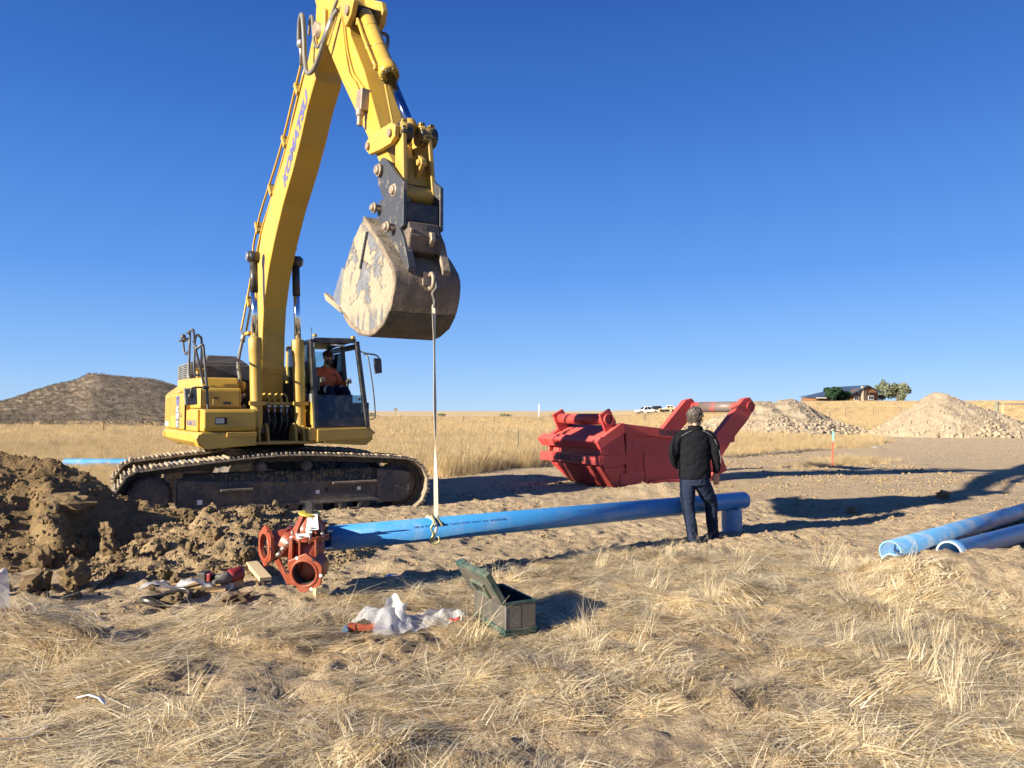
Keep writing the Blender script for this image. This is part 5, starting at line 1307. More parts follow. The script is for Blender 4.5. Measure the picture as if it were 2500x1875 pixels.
# loose pipes at the right
def loose(name, p0, p1, ro, ri, mat, label, bell=False, endm=None):
    p0 = Vector(p0); p1 = Vector(p1); d = (p1 - p0).normalized(); L = (p1 - p0).length
    e = empty(name, p0, 0, label, 'pipe')
    f = MB()
    if bell:
        n_ = 48; prof = [(ro + 0.022, 0), (ro + 0.022, 0.17), (ro, 0.24), (ro, L), (ri, L), (ri, 0.24), (ri + 0.018, 0.17), (ri + 0.018, 0)]
    else:
        n_ = 48; prof = [(ro, 0), (ro, L), (ri, L), (ri, 0)]
    a = d.cross(Vector((0, 0, 1))).normalized(); b = a.cross(d); vs = []
    for r_, h_ in prof:
        for k in range(n_):
            t_ = 2 * math.pi * k / n_; vs.append(d * h_ + a * (r_ * math.cos(t_)) + b * (r_ * math.sin(t_)))
    m_ = len(prof)
    f.add(vs, [(i * n_ + k, ((i + 1) % m_) * n_ + k, ((i + 1) % m_) * n_ + (k + 1) % n_, i * n_ + (k + 1) % n_) for i in range(m_) for k in range(n_)], True)
    o = obj('pipe_barrel', f, mat, e)
    for p_ in o.data.polygons:
        if p_.index // n_ in (m_ - 1, 1 if not bell else 3): p_.use_smooth = False
    f = MB(); q = prof[0][0] + 0.001; qi = prof[-1][0] - 0.001
    f.pipe(-d * 0.004, d * 0.012, q, qi, n_); obj('pipe_rim', f, endm or M['pvcend'], e)
    return e
loose('blue_pipe', (4.02, 7.92, 0.185), (8.65, 12.25, 0.10), 0.115, 0.101, M['pvcdust'], 'loose dusty blue pipe at the right with a plain open end')
loose('blue_pipe', (4.72, 8.05, 0.14), (9.3, 11.75, 0.10), 0.11, 0.097, M['pvcdust'], 'loose blue pipe with a pale bell end behind the grassy bank', True, paint('pale_bell_rim', (0.33, 0.42, 0.48), 0.6, amt=0.3))
loose('pipe_offcut', (3.88, 7.62, 0.10), (4.03, 7.76, 0.08), 0.12, 0.104, M['pvcdust'], 'pale blue cut pipe ring half sunk before the plain ended pipe')
loose('blue_pipe', (-13.55, 22.5, 0.13), (-7.4, 22.2, 0.13), 0.118, 0.104, M['pvc'], 'blue pipe lying in the dry grass behind the excavator track')

# ------------------------------------------------------------------ sling between the bucket hook and the pipe
M['strap'] = paint('worn_tan_webbing', (0.48, 0.44, 0.34), 0.85, amt=0.4, sc=9)
M['brass'] = paint('yellow_chromate_steel', (0.34, 0.32, 0.14), 0.45, metal=0.5, amt=0.3, sc=10)
hook = Vector((-4.51, 13.59, -0.12)) + Vector((math.sin(R(32.5)), -math.cos(R(32.5)), 0)) * 7.05 + Vector((math.cos(R(32.5)), math.sin(R(32.5)), 0)) * BC
s_ = ((hook.x - A.x) * D.x + (hook.y - A.y) * D.y) / (D.x ** 2 + D.y ** 2) * 1.0
pc = A + D * s_
SL = empty('lifting_sling', (pc.x, pc.y, pc.z), 0, 'tan lifting strap hanging from the bucket hook to a choker hook on the blue pipe', 'sling')
hz_ = hook.z + 3.16
top = Vector((hook.x, hook.y, hz_)) - pc
f = MB(); f.tube(smooth_path([(top.x, top.y, top.z), (top.x + .03, top.y, top.z - 0.03), (top.x + .035, top.y, top.z - 0.10), (top.x, top.y, top.z - .15), (top.x + .02, top.y, top.z - .24), (top.x + .01, top.y, top.z - .30)], 4, False), 0.02, 8)
obj('shackle', f, M['frame'], SL)
sdv = side * -1.0
cn = Vector((0, 0, 0)) + (side if side.y < 0 else -side) * 0.135
vs = []; fs = []; NS_ = 60
for k in range(NS_ + 1):
    t_ = k / NS_
    c_ = Vector((top.x + 0.01, top.y, top.z - 0.28)).lerp(Vector((cn.x, cn.y, 0.14)), t_)
    tw = 0.3 + 2.4 * t_ + 0.5 * math.sin(t_ * 9)
    w_ = 0.022; dx = Vector((math.cos(tw), math.sin(tw), 0)) * w_; nrm_ = Vector((-math.sin(tw), math.cos(tw), 0)) * 0.002
    vs += [c_ - dx - nrm_, c_ + dx - nrm_, c_ + dx + nrm_, c_ - dx + nrm_]
for k in range(NS_):
    for j in range(4): fs.append((k * 4 + j, k * 4 + (j + 1) % 4, k * 4 + 4 + (j + 1) % 4, k * 4 + 4 + j))
f = MB(); f.add(vs, fs, False); f.box(top.x - .008, top.x + .024, top.y - .012, top.y + .012, top.z - .36, top.z - .27)
obj('strap_web', f, M['strap'], SL)
f = MB(); pts = []
for k in range(24):
    a_ = 2 * math.pi * k / 24
    pts.append(side * (0.128 * math.cos(a_)) + Vector((0, 0, 1)) * (0.128 * math.sin(a_)) + D * (0.012 * math.sin(a_ * 3)))
f.tube(pts, 0.014, 8, closed=True); obj('choker_loop', f, M['strap'], SL)
f = MB(); o_ = cn * 1.06
f.tube(smooth_path([o_ + Vector((-.05, 0, .16)), o_ + Vector((-.02, 0, .10)), o_ + Vector((-.055, 0, .03)), o_ + Vector((-.03, 0, -.03)), o_ + Vector((-.06, 0, -.09)), o_ + Vector((-.02, 0, -.13)), o_ + Vector((.03, 0, -.10)), o_ + Vector((.02, 0, -.05))], 4, False), 0.011, 8)
f.tube(smooth_path([o_ + Vector((.0, 0, .15)), o_ + Vector((.04, 0, .09)), o_ + Vector((.06, 0, .05))], 3, False), 0.012, 6)
obj('choker_hook', f, M['brass'], SL)

# ------------------------------------------------------------------ red gate valve bolted to a tee, on the near end of the pipe
M['iron'] = paint('red_oxide_coated_iron', (0.26, 0.05, 0.022), 0.36, amt=0.28, sc=8, dust=(0.45, 0.3, 0.2))
M['bolt'] = paint('zinc_bolts', (0.5, 0.48, 0.45), 0.35, metal=0.8, amt=0.3)
M['paper'] = paint('white_paper_tag', (0.75, 0.74, 0.70), 0.7, amt=0.12)
M['ylw'] = paint('yellow_plastic_disc', (0.42, 0.36, 0.03), 0.45, amt=0.05)
TE = empty('valve_and_tee', (-1.86, 6.9, 0.0), 0, 'red coated gate valve and tee with open flanges on the near pipe end', 'valve')
IR = M['iron']
def flange(mb, c, ax, r, t, n=8, hole=0.0, bolts=0, ph=0.0):
    ax = Vector(ax).normalized(); up = Vector((0, 0, 1)) if abs(ax.z) < .9 else Vector((1, 0, 0))
    a = ax.cross(up).normalized(); b = a.cross(ax)
    m = 8 * n
    def rim(th):   # rounded polygon
        k = (th - ph) % (2 * math.pi / n) - math.pi / n
        return r * math.cos(math.pi / n) / math.cos(k)
    vs = []
    for (rr_, h_) in (('o', 0), ('o', t), ('i', t), ('i', 0)):
        for k in range(m):
            th = 2 * math.pi * k / m; q_ = min(rim(th), r * 0.97) if rr_ == 'o' else hole
            vs.append(Vector(c) + ax * h_ + a * (q_ * math.cos(th)) + b * (q_ * math.sin(th)))
    mb.add(vs, [(i * m + k, i * m + (k + 1) % m, ((i + 1) % 4) * m + (k + 1) % m, ((i + 1) % 4) * m + k) for i in range(4) for k in range(m)], False)
# axis of the tee follows the pipe; T is the joint at the pipe
Dh = Vector((D.x, D.y, 0)).normalized()
out = Vector((-0.10, -0.99, -0.10)).normalized()       # branch flange looks at the camera
J = Vector((-0.19, -0.13, 0.475)) + Vector((0.10, 0.05, 0))
# mechanical joint gland round the pipe end
f = MB(); flange(f, J + Dh * 0.10, Dh, 0.185, 0.03, 6, 0.12); flange(f, J + Dh * 0.16, Dh, 0.18, 0.025, 6, 0.12)
f.pipe(J - Dh * 0.06, J + Dh * 0.12, 0.15, 0.118, 32); obj('joint_gland', f, M['black'], TE, 0.004)
f = MB()
sd2 = Dh.cross(Vector((0, 0, 1))).normalized()
for k in range(6):
    a_ = 2 * math.pi * (k + 0.5) / 6; q_ = J + sd2 * (0.155 * math.cos(a_)) + Vector((0, 0, 1)) * (0.155 * math.sin(a_))
    f.cyl(q_ + Dh * 0.02, q_ + Dh * 0.27, 0.010, 8); f.cyl(q_ + Dh * 0.185, q_ + Dh * 0.205, 0.019, 6)
obj('joint_bolts', f, M['bolt'], TE)
# tee body with the valve body in front of it: lower branch flange towards the camera
VB = Vector((0.035, -0.22, 0.36))     # centre of the valve body
f = MB()
f.loft([((VB.x, VB.y + .02, 0.16), 0.10, 0.12), ((VB.x, VB.y + .02, 0.24), 0.13, 0.13), ((VB.x, VB.y + .02, 0.40), 0.135, 0.13), ((VB.x, VB.y + .02, 0.52), 0.135, 0.115)], 24)
f.loft([((J.x - .05, J.y, 0.475), 0.14, 0.14), ((J.x - 0.10, J.y - 0.06, 0.46), 0.14, 0.14), ((VB.x, VB.y + 0.1, 0.42), 0.13, 0.13)], 20)
for dx in (-0.11, -0.04, 0.10):
    f.box(VB.x + dx - 0.008, VB.x + dx + 0.008, VB.y - 0.15, VB.y + 0.12, 0.28, 0.53)
body = obj('valve_body', f, IR, TE)
# branch: neck and octagonal flange facing the camera, tilted down
BF = Vector((VB.x + 0.03, VB.y - 0.20, 0.255))
f = MB(); f.pipe(BF - out * 0.22, BF, 0.135, 0.104, 36)
flange(f, BF - out * 0.002, out, 0.178, 0.032, 6, 0.104, ph=math.pi / 6 + .1); flange(f, BF + out * 0.028, out, 0.128, 0.010, 24, 0.104)
br = obj('branch_flange', f, IR, TE, 0.004, 2)
ea = out.cross(Vector((0, 0, 1))).normalized(); eb = ea.cross(out)
for k in range(6):
    a_ = 2 * math.pi * k / 6 + 0.1; q_ = BF + ea * (0.148 * math.cos(a_)) + eb * (0.148 * math.sin(a_))
    f = MB(); f.cyl(q_ + out * 0.0305, q_ + out * 0.0325, 0.014, 12); obj('bolt_hole', f, M['white'] if k in (1, 3, 4) else M['black_and_shade'], br)
f = MB(); f.cyl(BF - out * 0.20, BF - out * 0.19, 0.104, 32); f.pipe(BF - out * 0.2, BF + out * 0.005, 0.1039, 0.1015, 32); obj('bore_shade', f, M['black_and_shade'], br)  # near-black disc and liner paint the dark inside the branch
# run of the tee going left: neck and hexagonal flange looking left and at the camera
lo = Vector((-0.80, -0.60, 0.0)).normalized()
LC = Vector((-0.345, -0.16, 0.44))
f = MB(); f.pipe(Vector((J.x - 0.06, J.y - 0.03, 0.465)), LC, 0.125, 0.104, 32)
flange(f, LC - lo * 0.0, lo, 0.19, 0.035, 6, 0.110, ph=math.pi / 2); flange(f, LC + lo * 0.03, lo, 0.15, 0.012, 24, 0.110)
lf_ = obj('run_flange', f, IR, TE, 0.004, 2)
f = MB(); f.cyl(LC - lo * 0.14, LC - lo * 0.13, 0.108, 32); f.pipe(LC - lo * 0.14, LC - lo * 0.02, 0.1035, 0.101, 32); obj('bore_shade', f, M['black_and_shade'], lf_)  # shade inside the run neck put in as a near-black liner
ea = lo.cross(Vector((0, 0, 1))).normalized(); eb = ea.cross(lo)
for k in range(6):
    a_ = 2 * math.pi * (k + .5) / 6 + math.pi / 6; q_ = LC + ea * (0.16 * math.cos(a_)) + eb * (0.16 * math.sin(a_))
    f = MB(); f.cyl(q_ + lo * 0.034, q_ + lo * 0.037, 0.011, 10); obj('bolt_hole', f, M['black_and_shade'], lf_)
# valve flanges: bonnet joint and bonnet dome
f = MB()
cz = 0.535
flange(f, (VB.x + .01, VB.y + .02, cz - 0.022), (0.02, -0.05, 1), 0.178, 0.022, 8, 0.0001); flange(f, (VB.x + .01, VB.y + .02, cz + 0.004), (0.02, -0.05, 1), 0.172, 0.02, 8, 0.0001)
f.loft([((VB.x, VB.y + .02, cz + .02), 0.14, 0.125), ((VB.x, VB.y + .02, cz + .09), 0.125, 0.105), ((VB.x, VB.y + .025, cz + .15), 0.07, 0.07), ((VB.x, VB.y + .025, cz + .19), 0.055, 0.055)], 20)
for a_ in (0.4, 1.6, 2.9, 4.2, 5.3):
    f.bar((VB.x + 0.16 * math.cos(a_), VB.y + .02 + 0.13 * math.sin(a_), cz + .01), (VB.x + 0.05 * math.cos(a_), VB.y + .02 + 0.05 * math.sin(a_), cz + .19), 0.016, 0.05)
bon = obj('bonnet', f, IR, TE, 0.003)
f = MB()
for k in range(8):
    a_ = 2 * math.pi * (k + .3) / 8; x_, y_ = VB.x + .01 + 0.152 * math.cos(a_), VB.y + .02 + 0.152 * math.sin(a_)
    f.cyl((x_, y_, cz - .045), (x_, y_, cz + .05), 0.011, 8); f.cyl((x_, y_, cz + .025), (x_, y_, cz + .04), 0.02, 6)
obj('bonnet_bolts', f, M['bolt'], bon)
f = MB(); f.lathe([(0.002, 0), (0.095, 0.004), (0.10, 0.012), (0.09, 0.02), (0.002, 0.02)], (VB.x + .0, VB.y + .03, cz + .185), (0.1, -0.1, 1), 28); obj('indicator_disc', f, M['ylw'], TE)
f = MB(); f.hull8([(VB.x - .035, VB.y - .0, cz + .20), (VB.x + .035, VB.y - .0, cz + .20), (VB.x + .035, VB.y + .065, cz + .20), (VB.x - .035, VB.y + .065, cz + .20), (VB.x - .028, VB.y + .005, cz + .30), (VB.x + .028, VB.y + .005, cz + .30), (VB.x + .028, VB.y + .06, cz + .30), (VB.x - .028, VB.y + .06, cz + .30)])
f.box(VB.x - .02, VB.x + .02, VB.y + .01, VB.y + .055, cz + .30, cz + .315); obj('operating_nut', f, BK, TE, 0.004)
# left flange bolts seen between the two bodies
f = MB()
for k in range(4):
    q0 = Vector((-0.23 + 0.04 * k, -0.28, 0.37 + 0.05 * k)); f.cyl(q0, q0 + Vector((0.035, 0.0, 0.03)), 0.02, 8)
obj('flange_bolts', f, M['bolt'], TE)
f = MB(); f.prism([(VB.x - .17, 0.12), (VB.x - .14, 0.12), (VB.x - .12, 0.52), (VB.x - .15, 0.52)], VB.y - .08, VB.y + .08); f.prism([(VB.x - .29, 0.33), (VB.x - .26, 0.38), (VB.x - .14, 0.14), (VB.x - .17, 0.12)], VB.y - .06, VB.y - .03)
f.prism([(VB.x - .29, 0.33), (VB.x - .14, 0.52), (VB.x - .12, 0.50), (VB.x - .26, 0.33)], VB.y - .06, VB.y - .03)
obj('body_rib', f, IR, TE, 0.004)
# paper tags on the bonnet
def sheet(mb, pts, th=0.002):
    pts = [Vector(p) for p in pts]; n = (pts[1] - pts[0]).cross(pts[3] - pts[0]).normalized() * th
    return mb.hull8([*pts, *[p + n for p in pts]])
f = MB(); sheet(f, [(VB.x + .00, VB.y - .105, cz + .055), (VB.x + .115, VB.y - .10, cz + .075), (VB.x + .085, VB.y - .03, cz + .20), (VB.x + .005, VB.y - .045, cz + .195)])
sheet(f, [(VB.x + .01, VB.y - .125, cz - .01), (VB.x + .05, VB.y - .125, cz - .0), (VB.x + .06, VB.y - .106, cz + .058), (VB.x + .01, VB.y - .106, cz + .055)])
sheet(f, [(VB.x - .06, VB.y - .135, cz - .005), (VB.x + .03, VB.y - .14, cz + .005), (VB.x + .03, VB.y - .13, cz + .045), (VB.x - .06, VB.y - .125, cz + .04)])
tg = obj('paper_tag', f, M['paper'], TE)
f = MB(); f.box(VB.x + .03, VB.x + .08, VB.y - .112, VB.y - .108, cz + .085, cz + .095); f.box(VB.x + .035, VB.x + .075, VB.y - .112, VB.y - .106, cz + .068, cz + .075); f.box(VB.x - .045, VB.x - .01, VB.y - .146, VB.y - .142, cz + .008, cz + .028)
obj('tag_print', f, M['greydecal'], tg)
TE.location.z = 0.02 + gz(-1.9, 6.75)
f = MB(); f.box(-0.06, 0.06, -0.05, 0.05, 0, 0.09)
o = obj('wood_block', f, paint('pale_lumber', (0.50, 0.38, 0.22), 0.8, amt=0.3, sc=9), None, 0.004, loc=(-1.72, 6.72, gz(-1.72, 6.72) - 0.01), rot=(0, 0, 0.5)); tag(o, 'small wooden block under the red valve', 'wood block')
# ------------------------------------------------------------------ people
M['skin'] = paint('skin', (0.50, 0.28, 0.19), 0.55, amt=0.0)
M['jacket'] = paint('black_softshell_cloth', (0.006, 0.0065, 0.010), 0.85, amt=0.2, sc=4, dust=(0.016, 0.016, 0.018), bump=0.25, bsc=120)
M['jeans'] = paint('dark_blue_denim', (0.012, 0.020, 0.046), 0.85, amt=0.4, sc=6, dust=(0.04, 0.05, 0.07), bump=0.4, bsc=160)
M['boot'] = paint('dusty_tan_boots', (0.20, 0.14, 0.09), 0.85, amt=0.7, sc=14, dust=(0.33, 0.26, 0.18))
M['orange'] = paint('orange_work_jacket', (0.62, 0.13, 0.04), 0.8, amt=0.3, sc=9, dust=(0.35, 0.12, 0.06), bump=0.3, bsc=60)
for k_ in ('jacket', 'jeans'): M[k_].node_tree.nodes['Principled BSDF'].inputs['Specular IOR Level'].default_value = 0.15
t = NT('grey_curly_hair'); c_ = t.ramp(t.noise(45, 4, 0.7), (0.38, (0.03, 0.025, 0.02)), (0.55, (0.11, 0.092, 0.078)), (0.7, (0.28, 0.25, 0.22))); t.P(c_, 0.6); M['hair'] = t.m
M['cloudtex'] = None
def remeshed(name, mb, mat, parent, vox=0.01, disp=0.0, dsize=0.1, smooth=3, seed=0):
    o = obj(name, mb, mat, parent)
    r = o.modifiers.new('merge', 'REMESH'); r.mode = 'VOXEL'; r.voxel_size = vox; r.use_smooth_shade = True
    s = o.modifiers.new('smooth', 'SMOOTH'); s.iterations = smooth; s.factor = 0.5
    if disp:
        tx = bpy.data.textures.new(name + '_folds', 'CLOUDS'); tx.noise_scale = dsize; tx.noise_depth = 2
        d = o.modifiers.new('folds', 'DISPLACE'); d.texture = tx; d.strength = disp; d.mid_level = 0.5; d.texture_coords = 'LOCAL'
    return o
def limb(mb, pts, n=14):
    """pts: (x, y, z, r[, r2])"""
    P = [(Vector(p[:3]), p[3]) for p in pts]
    Q = smooth_path([p[0] for p in P], 4, False)
    rad = []
    for i in range(len(P) - 1):
        for j in range(4): rad.append(P[i][1] + (P[i + 1][1] - P[i][1]) * j / 4)
    rad.append(P[-1][1])
    mb.tube(Q, 0, n, rr=rad)
    mb.ell(P[0][0], *(P[0][1],) * 3, n=n); mb.ell(P[-1][0], *(P[-1][1],) * 3, n=n)

def head_mb(mb, c, yaw, tilt=0.0, s=1.0):
    """head looking along +y turned by yaw"""
    Rm = Matrix.Translation(c) @ Matrix.Rotation(yaw, 4, 'Z') @ Matrix.Rotation(tilt, 4, 'X') @ Matrix.Scale(s, 4)
    old = mb.M; mb.M = old @ Rm
    mb.ell((0, -0.005, 0.02), 0.074, 0.092, 0.095); mb.ell((0, 0.03, -0.045), 0.052, 0.055, 0.065)   # skull, jaw
    mb.ell((0, 0.088, -0.01), 0.011, 0.018, 0.022); mb.ell((0, 0.080, -0.048), 0.022, 0.012, 0.009)   # nose, mouth
    for sx in (-1, 1):
        mb.ell((sx * 0.076, -0.005, -0.005), 0.010, 0.02, 0.032)                                        # ear
        mb.ell((sx * 0.03, 0.076, 0.012), 0.014, 0.012, 0.009)                                         # eye
    mb.ell((0, 0.072, -0.085), 0.022, 0.018, 0.016)
    mb.M = old
def hand_mb(mb, w, d, side_, curl=0.5, s=1.0):
    """palm and five fingers from wrist w along direction d; side_ points to the thumb"""
    d = Vector(d).normalized(); t = Vector(side_); t = (t - d * t.dot(d)).normalized(); n = d.cross(t)
    w = Vector(w)
    for k in range(4):
        o_ = (k - 1.5) * 0.019 * s
        mb.tube([w + t * o_ * .5, w + d * 0.045 * s - t * o_, w + d * 0.09 * s - t * o_], 0.0125 * s, 8); mb.ell(w + d * 0.09 * s - t * o_, *(0.0125 * s,) * 3, n=8)
        L = (0.036, 0.042, 0.039, 0.030)[k] * s; p = w + d * 0.09 * s - t * o_; a_ = 0.25
        q = [p]
        for j in range(3):
            dd = d * math.cos(a_) + n * math.sin(a_); p = p + dd * L * (1, .75, .6)[j]; q.append(p); a_ += curl
        mb.tube(q, 0, 8, rr=[0.0105 * s, 0.0095 * s, 0.009 * s, 0.0075 * s]); mb.ell(q[-1], *(0.0075 * s,) * 3, n=8)
    q = [w + d * 0.02 * s + t * 0.02 * s, w + d * 0.055 * s + t * 0.043 * s + n * .01, w + d * 0.09 * s + t * 0.045 * s + n * .018 * s, w + d * 0.112 * s + t * 0.036 * s + n * .024 * s]
    mb.tube(q, 0, 8, rr=[0.016 * s, 0.013 * s, 0.011 * s, 0.008 * s]); mb.ell(q[-1], *(0.008 * s,) * 3, n=8)

PX, PY = 2.33, 9.55
MAN = empty('person', (PX, PY, gz(PX, PY) - 0.005), 0, 'person with grey curly hair in black jacket and dark jeans seen from behind', 'person')
HC = Vector((0.045, 0.035, 1.655))
f = MB()
head_mb(f, HC, R(-38), R(-6))
f.loft([((0.03, 0.0, 1.44), 0.07, 0.06), ((0.035, 0.01, 1.52), 0.056, 0.056), ((0.042, 0.02, 1.60), 0.056, 0.058)], 14)
f.loft([((0.02, 0.02, 0.78), 0.15, 0.11), ((0.02, 0.02, 1.0), 0.16, 0.11), ((0.025, 0.01, 1.3), 0.18, 0.10), ((0.03, 0.0, 1.44), 0.11, 0.07)], 16)
limb(f, [(-0.15, 0, 1.42, 0.05), (-0.255, 0.0, 1.17, 0.04), (-0.20, 0.17, 1.04, 0.03), (-0.16, 0.20, 1.0, 0.028)])
limb(f, [(0.22, 0, 1.42, 0.05), (0.295, -0.01, 1.17, 0.04), (0.315, 0.05, 0.97, 0.028), (0.315, 0.055, 0.93, 0.026)])
limb(f, [(-0.06, 0.02, 0.82, 0.09), (-0.05, 0.03, 0.48, 0.055), (-0.01, 0.0, 0.12, 0.04), (-0.01, 0.05, 0.06, 0.035)])
limb(f, [(0.11, 0.02, 0.82, 0.09), (0.29, 0.21, 0.52, 0.055), (0.33, 0.27, 0.14, 0.04), (0.36, 0.27, 0.06, 0.035)])
hand_mb(f, (0.315, 0.055, 0.93), (-0.02, 0.03, -1), (-1.0, 0.3, 0), 0.42, 1.02)
hand_mb(f, (-0.16, 0.20, 1.0), (0.7, 0.5, -0.5), (0, 0, 1), 0.4)
remeshed('body', f, M['skin'], MAN, 0.0062, 0, smooth=2)
f = MB()
f.loft([((0.028, 0.02, 0.855), 0.208, 0.148), ((0.026, 0.02, 0.90), 0.210, 0.150), ((0.02, 0.015, 1.05), 0.205, 0.145), ((0.02, 0.01, 1.2), 0.208, 0.138), ((0.025, 0.0, 1.32), 0.215, 0.128), ((0.028, -0.005, 1.40), 0.205, 0.112), ((0.032, 0.0, 1.455), 0.15, 0.09), ((0.035, 0.003, 1.50), 0.085, 0.078), ((0.037, 0.006, 1.535), 0.073, 0.072)], 28)
limb(f, [(-0.135, 0, 1.405, 0.076), (-0.205, 0.0, 1.33, 0.073), (-0.245, -0.005, 1.18, 0.066), (-0.215, 0.11, 1.08, 0.058), (-0.17, 0.19, 1.01, 0.05)], 18)
limb(f, [(0.195, 0, 1.405, 0.076), (0.25, -0.005, 1.33, 0.073), (0.287, -0.01, 1.17, 0.066), (0.308, 0.03, 1.04, 0.055), (0.315, 0.05, 0.955, 0.045)], 18)
remeshed('jacket', f, M['jacket'], MAN, 0.009, 0.028, 0.075, 3)
f = MB()
pts = [(0.045, 0.085, 1.535), (0.11, 0.03, 1.50), (0.10, -0.055, 1.49), (0.03, -0.083, 1.49), (-0.035, -0.055, 1.50), (-0.05, 0.02, 1.51)]
f.tube(smooth_path(pts, 4, False), 0.011, 8, sq=2.6); obj('collar', f, M['jacket'], MAN)
M['piping'] = paint('grey_reflective_piping', (0.16, 0.165, 0.17), 0.6, amt=0.1)
for pts in ([(0.10, -0.105, 1.475), (0.17, -0.105, 1.44), (0.235, -0.09, 1.40)], [(0.262, -0.078, 1.36), (0.31, -0.068, 1.25), (0.335, -0.062, 1.15), (0.345, -0.035, 1.05)], [(-0.03, -0.105, 1.472), (-0.10, -0.105, 1.445), (-0.17, -0.09, 1.40)]):
    f = MB(); f.tube(smooth_path(pts, 3, False), 0.0035, 6); obj('piping', f, M['piping'], MAN)
f = MB()
f.loft([((0.028, 0.02, 0.93), 0.175, 0.12), ((0.03, 0.02, 0.84), 0.183, 0.132), ((0.03, 0.02, 0.77), 0.172, 0.128)], 24)
limb(f, [(-0.065, 0.02, 0.80, 0.105), (-0.07, 0.02, 0.66, 0.10), (-0.06, 0.03, 0.48, 0.082), (-0.035, 0.01, 0.30, 0.074), (-0.01, 0.0, 0.10, 0.068), (0.0, 0.0, 0.055, 0.071)], 18)
limb(f, [(0.115, 0.02, 0.80, 0.105), (0.19, 0.10, 0.67, 0.10), (0.275, 0.20, 0.53, 0.084), (0.30, 0.25, 0.34, 0.077), (0.32, 0.27, 0.15, 0.073), (0.33, 0.27, 0.10, 0.075)], 18)
jn = remeshed('jeans', f, M['jeans'], MAN, 0.0085, 0.022, 0.06, 2)
def shoe_mb(c, yaw):
    f = MB(); f.M = Matrix.Translation(c) @ Matrix.Rotation(yaw, 4, 'Z')
    f.loft([((0, -0.08, 0.03), 0.034, 0.03), ((0, -0.02, 0.045), 0.042, 0.045), ((0, 0.07, 0.04), 0.046, 0.036), ((0, 0.16, 0.03), 0.044, 0.028), ((0, 0.195, 0.025), 0.025, 0.018)], 14)
    f.loft([((0, -0.03, 0.03), 0.04, 0.05), ((0, -0.02, 0.12), 0.042, 0.05)], 12)
    return f
zf = gz(PX + .3, PY + .27) - gz(PX, PY)
remeshed('boot', shoe_mb((0.0, 0.02, 0.0), R(5)), M['boot'], MAN, 0.006)
remeshed('boot', shoe_mb((0.33, 0.27, zf + 0.005), R(-82)), M['boot'], MAN, 0.006)
for c, yw in (((0.0, 0.02, 0.0), R(5)), ((0.33, 0.27, zf + 0.005), R(-82))):
    f = MB(); f.M = Matrix.Translation(c) @ Matrix.Rotation(yw, 4, 'Z'); f.prism([(-0.042, -0.10), (0.042, -0.10), (0.05, 0.06), (0.05, 0.16), (0.02, 0.205), (-0.02, 0.205), (-0.05, 0.16), (-0.048, 0.06)], 0.0, 0.022, 'z')
    obj('boot_sole', f, BK, MAN, 0.004)
# hair: a lumpy cap plus curls
f = MB(); Hm = Matrix.Translation(HC) @ Matrix.Rotation(R(-38), 4, 'Z')
ic = IV3; vs = []
rr = np.random.default_rng(9)
V = ic * np.array([0.096, 0.112, 0.112]); keep = ~((V[:, 1] > 0.045) & (V[:, 2] < 0.045)) & (V[:, 2] > -0.112)
V = V * (1 + 0.35 * n3(ic, 4.0, 400) + 0.2 * n3(ic, 9.0, 401))[:, None] + np.array([0, -0.012, 0.022])
Fk = [tuple(q) for q in IF3 if keep[q].all()]
f.M = Hm; f.add([tuple(v) for v in V], Fk, True)
rl = random.Random(12)
cand = [i for i in range(len(ic)) if keep[i]]
for k in range(420):
    i = rl.choice(cand); p = Vector(V[i]) * 0.99; nn = Vector(ic[i]); a_ = nn.cross(Vector((rl.uniform(-1, 1), rl.uniform(-1, 1), rl.uniform(-.3, 1)))).normalized(); b_ = nn.cross(a_)
    r_ = rl.uniform(0.009, 0.019); q = []
    for j in range(8):
        th = j * 0.75; q.append(p + a_ * (r_ * math.cos(th)) + b_ * (r_ * math.sin(th)) + nn * 0.0015 * j - Vector((0, 0, 0.004 * j)))
    f.tube(q, 0.0028, 4, caps=False)
obj('hair', f, M['hair'], MAN)

# operator seated in the cab, in the excavator's space
OP = empty('person', (0, 0, 0), 0, 'person operating the excavator, bearded, in orange jacket and brown cap', 'person')
OPM = Matrix.Translation((-4.51, 13.59, -0.12)) @ Matrix.Rotation(R(-57.5), 4, 'Z')
loc = OPM @ Vector((0.50, 0.92, 2.13)); OP.location = loc; OP.rotation_euler = (0, 0, R(-57.5 - 90 + 12))
# person local: +y forward (towards machine front), x to its right
f = MB()
head_mb(f, (0.0, 0.10, 0.66), R(28), R(-14))
f.loft([((0, 0.04, 0.42), 0.06, 0.055), ((0, 0.08, 0.60), 0.052, 0.052)], 12)
f.loft([((0, 0.0, 0.0), 0.16, 0.12), ((0, 0.0, 0.25), 0.17, 0.11), ((0, 0.03, 0.45), 0.12, 0.08)], 16)
for s_ in (-1, 1):
    limb(f, [(s_ * 0.19, 0.02, 0.40, 0.05), (s_ * 0.27, 0.10, 0.17, 0.04), (s_ * 0.27, 0.33, 0.20, 0.03)])
    hand_mb(f, (s_ * 0.27, 0.33, 0.20), (0, 1, 0.2), (-s_, 0, 0.6), 0.8)
    limb(f, [(s_ * 0.10, 0.05, 0.03, 0.08), (s_ * 0.16, 0.45, 0.06, 0.06), (s_ * 0.15, 0.55, -0.3, 0.045), (s_ * 0.15, 0.65, -0.36, 0.04)])
remeshed('body', f, M['skin'], OP, 0.008, 0, smooth=2)
